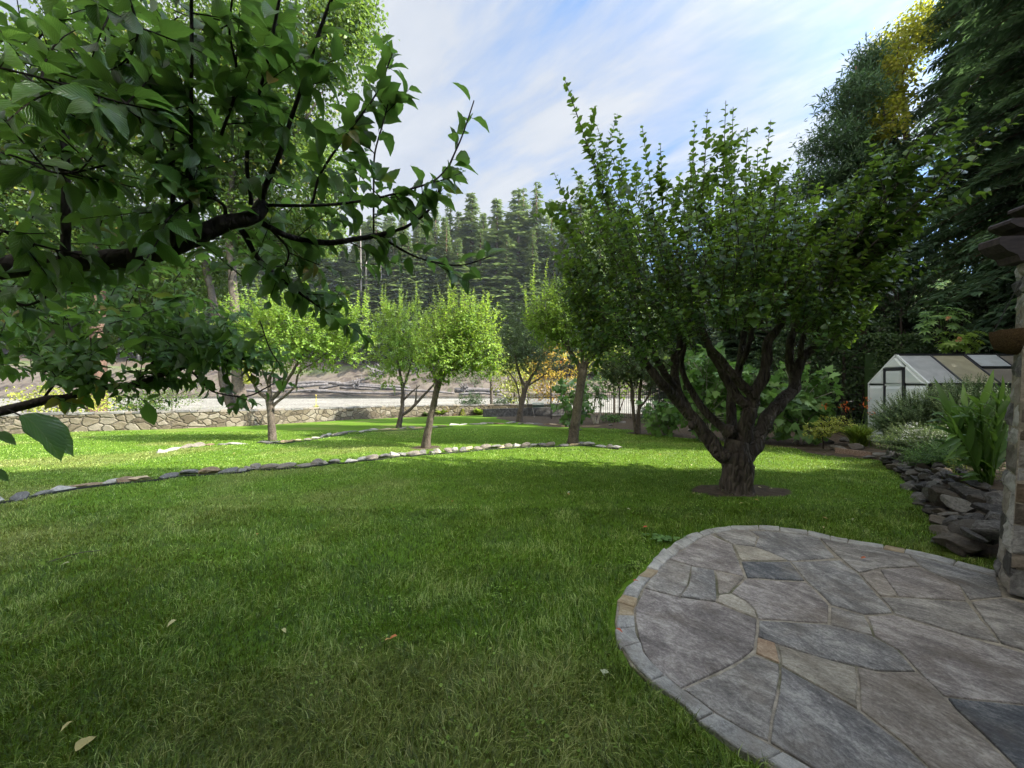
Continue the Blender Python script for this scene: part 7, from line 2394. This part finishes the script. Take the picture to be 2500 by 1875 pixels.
def grass():
    rnd = np.random.RandomState(59)
    bands = [(1.25, 2.2, 9500, .0042, .062), (2.2, 3.4, 6500, .0046, .056), (3.4, 5.0, 3900, .0052, .050), (5.0, 7.5, 1900, .0058, .038), (7.5, 11, 850, .0085, .036), (11, 17, 300, .013, .036)]
    PX, PY, W_, H_ = [], [], [], []
    for (y0, y1, dens, w, h_) in bands:
        xm = 1.38 * y1 + .3
        n = int(dens * (y1 - y0) * 2 * xm)
        x = rnd.uniform(-xm, xm, n); y = rnd.uniform(y0, y1, n)
        k = np.abs(x) < 1.38 * y + .3
        x, y = x[k], y[k]
        PX.append(x); PY.append(y); W_.append(np.full(len(x), w)); H_.append(np.full(len(x), h_))
    x, y, w, h_ = map(np.concatenate, (PX, PY, W_, H_))
    s, g, b = masks(x, y)
    keep = (s + (fnoise(x * 5, y * 5, 3, 2) - .5) * .8 < .5) & (g < .3) & ~inpoly(x, y, [(a, c) for a, c in PATIO])
    # bare strip against the patio and the stone rows
    dp = dist_poly(x, y, OUTW)
    keep &= dp > 0.01 + 0.05 * fnoise(x * 6, y * 6, 91, 2) * (x < 4)
    keep &= dist_poly(x, y, [tuple(G(a, c + 2)[:2]) for a, c in ((75, 1212), (305, 1175), (545, 1152), (785, 1132), (1005, 1109), (1205, 1092), (1402, 1084))]) > .05
    x, y, w, h_ = x[keep], y[keep], w[keep], h_[keep]
    n = len(x)
    dr = dryness(x, y)
    z = zg(x, y)
    tuft = fnoise(x * 3.2, y * 3.2, 41, 3)
    a = rnd.uniform(0, 2 * math.pi, n)
    # tufts lean together
    a = np.where(rnd.uniform(size=n) < .45, fnoise(x * 2, y * 2, 15, 2) * 14 + rnd.normal(0, .5, n), a)
    H = h_ * (0.55 + 0.9 * tuft) * rnd.uniform(.6, 1.3, n)
    lean = rnd.uniform(.15, 1.5, n) * (1 + .4 * dr)
    dx, dy = np.cos(a), np.sin(a)
    sx, sy = -dy, dx
    ca = rnd.uniform(-.9, .9, n)
    sx, sy = sx * np.cos(ca) + dx * np.sin(ca), sy * np.cos(ca) + dy * np.sin(ca)
    up1, up2 = H * .62 / (1 + .25 * lean), H / (1 + .55 * lean)
    o1, o2 = H * .30 * lean, H * .85 * lean
    V = np.empty((n, 5, 3), np.float32)
    V[:, 0] = np.stack([x - sx * w * .5, y - sy * w * .5, z - .004], 1)
    V[:, 1] = np.stack([x + sx * w * .5, y + sy * w * .5, z - .004], 1)
    V[:, 2] = np.stack([x + dx * o1 - sx * w * .42, y + dy * o1 - sy * w * .42, z + up1], 1)
    V[:, 3] = np.stack([x + dx * o1 + sx * w * .42, y + dy * o1 + sy * w * .42, z + up1], 1)
    V[:, 4] = np.stack([x + dx * o2, y + dy * o2, z + up2], 1)
    off = (np.arange(n) * 5)[:, None]
    q = np.array([[0, 1, 3, 2]]) + off
    t = np.array([[2, 3, 4]]) + off
    tint = np.clip(rnd.normal(.45, .34, n) + (tuft - .5) * .9, 0, 1)
    dead = (rnd.uniform(size=n) < .05 + .55 * dr)
    dv = np.where(dead, rnd.uniform(.6, 1, n), dr * .35)
    me = np_mesh('grass', V.reshape(-1, 3), [q, t], {'tint': np.repeat(tint, 5), 'dry': np.repeat(dv, 5)})
    o = link('grass', me, MATS['grass'])
    o['kind'] = 'stuff'
    print('blades', n)


grass()


def clover():
    rnd = np.random.RandomState(97)
    L = Leaves()
    for k in range(90):
        y = rnd.uniform(1.6, 8.5)
        x = rnd.uniform(-1.3, 1.3) * y
        if inpoly(x, y, PATIO) or inpoly(x, y, BEDPOLY): continue
        n = rnd.randint(12, 60)
        r_ = rnd.uniform(.06, .22)
        px, py = x + rnd.normal(0, r_, n), y + rnd.normal(0, r_, n)
        ok = ~inpoly(px, py, PATIO)
        px, py = px[ok], py[ok]
        n = len(px)
        if not n: continue
        a = rnd.uniform(0, 6.28, n)
        L.add(np.stack([px, py, zg(px, py) + rnd.uniform(.018, .045, n)], 1), np.stack([np.cos(a), np.sin(a), rnd.uniform(-.1, .5, n)], 1), unit(rnd.normal(0, .3, (n, 3)) + (0, 0, 1)), rnd.uniform(.014, .026, n), rnd.uniform(.2, 1, n))
    o = L.build('clover', 'leaf_orchard', None, 'round')
    o['kind'] = 'stuff'


clover()


def haze():
    m = bpy.data.materials.new('haze')
    m.use_nodes = True
    N = NT(m.node_tree)
    v = N.n('ShaderNodeVolumePrincipled', {'Color': (0.80, 0.88, 1.0, 1), 'Density': 0.00012})
    N.n('ShaderNodeOutputMaterial', {'Volume': v.outputs[0]})
    b = MB()
    b.box((-1000, -160, -6), (1000, 420, 130))
    o = b.build('haze', m)
    o['kind'] = 'stuff'


haze()
print('objects', len(scn.objects))
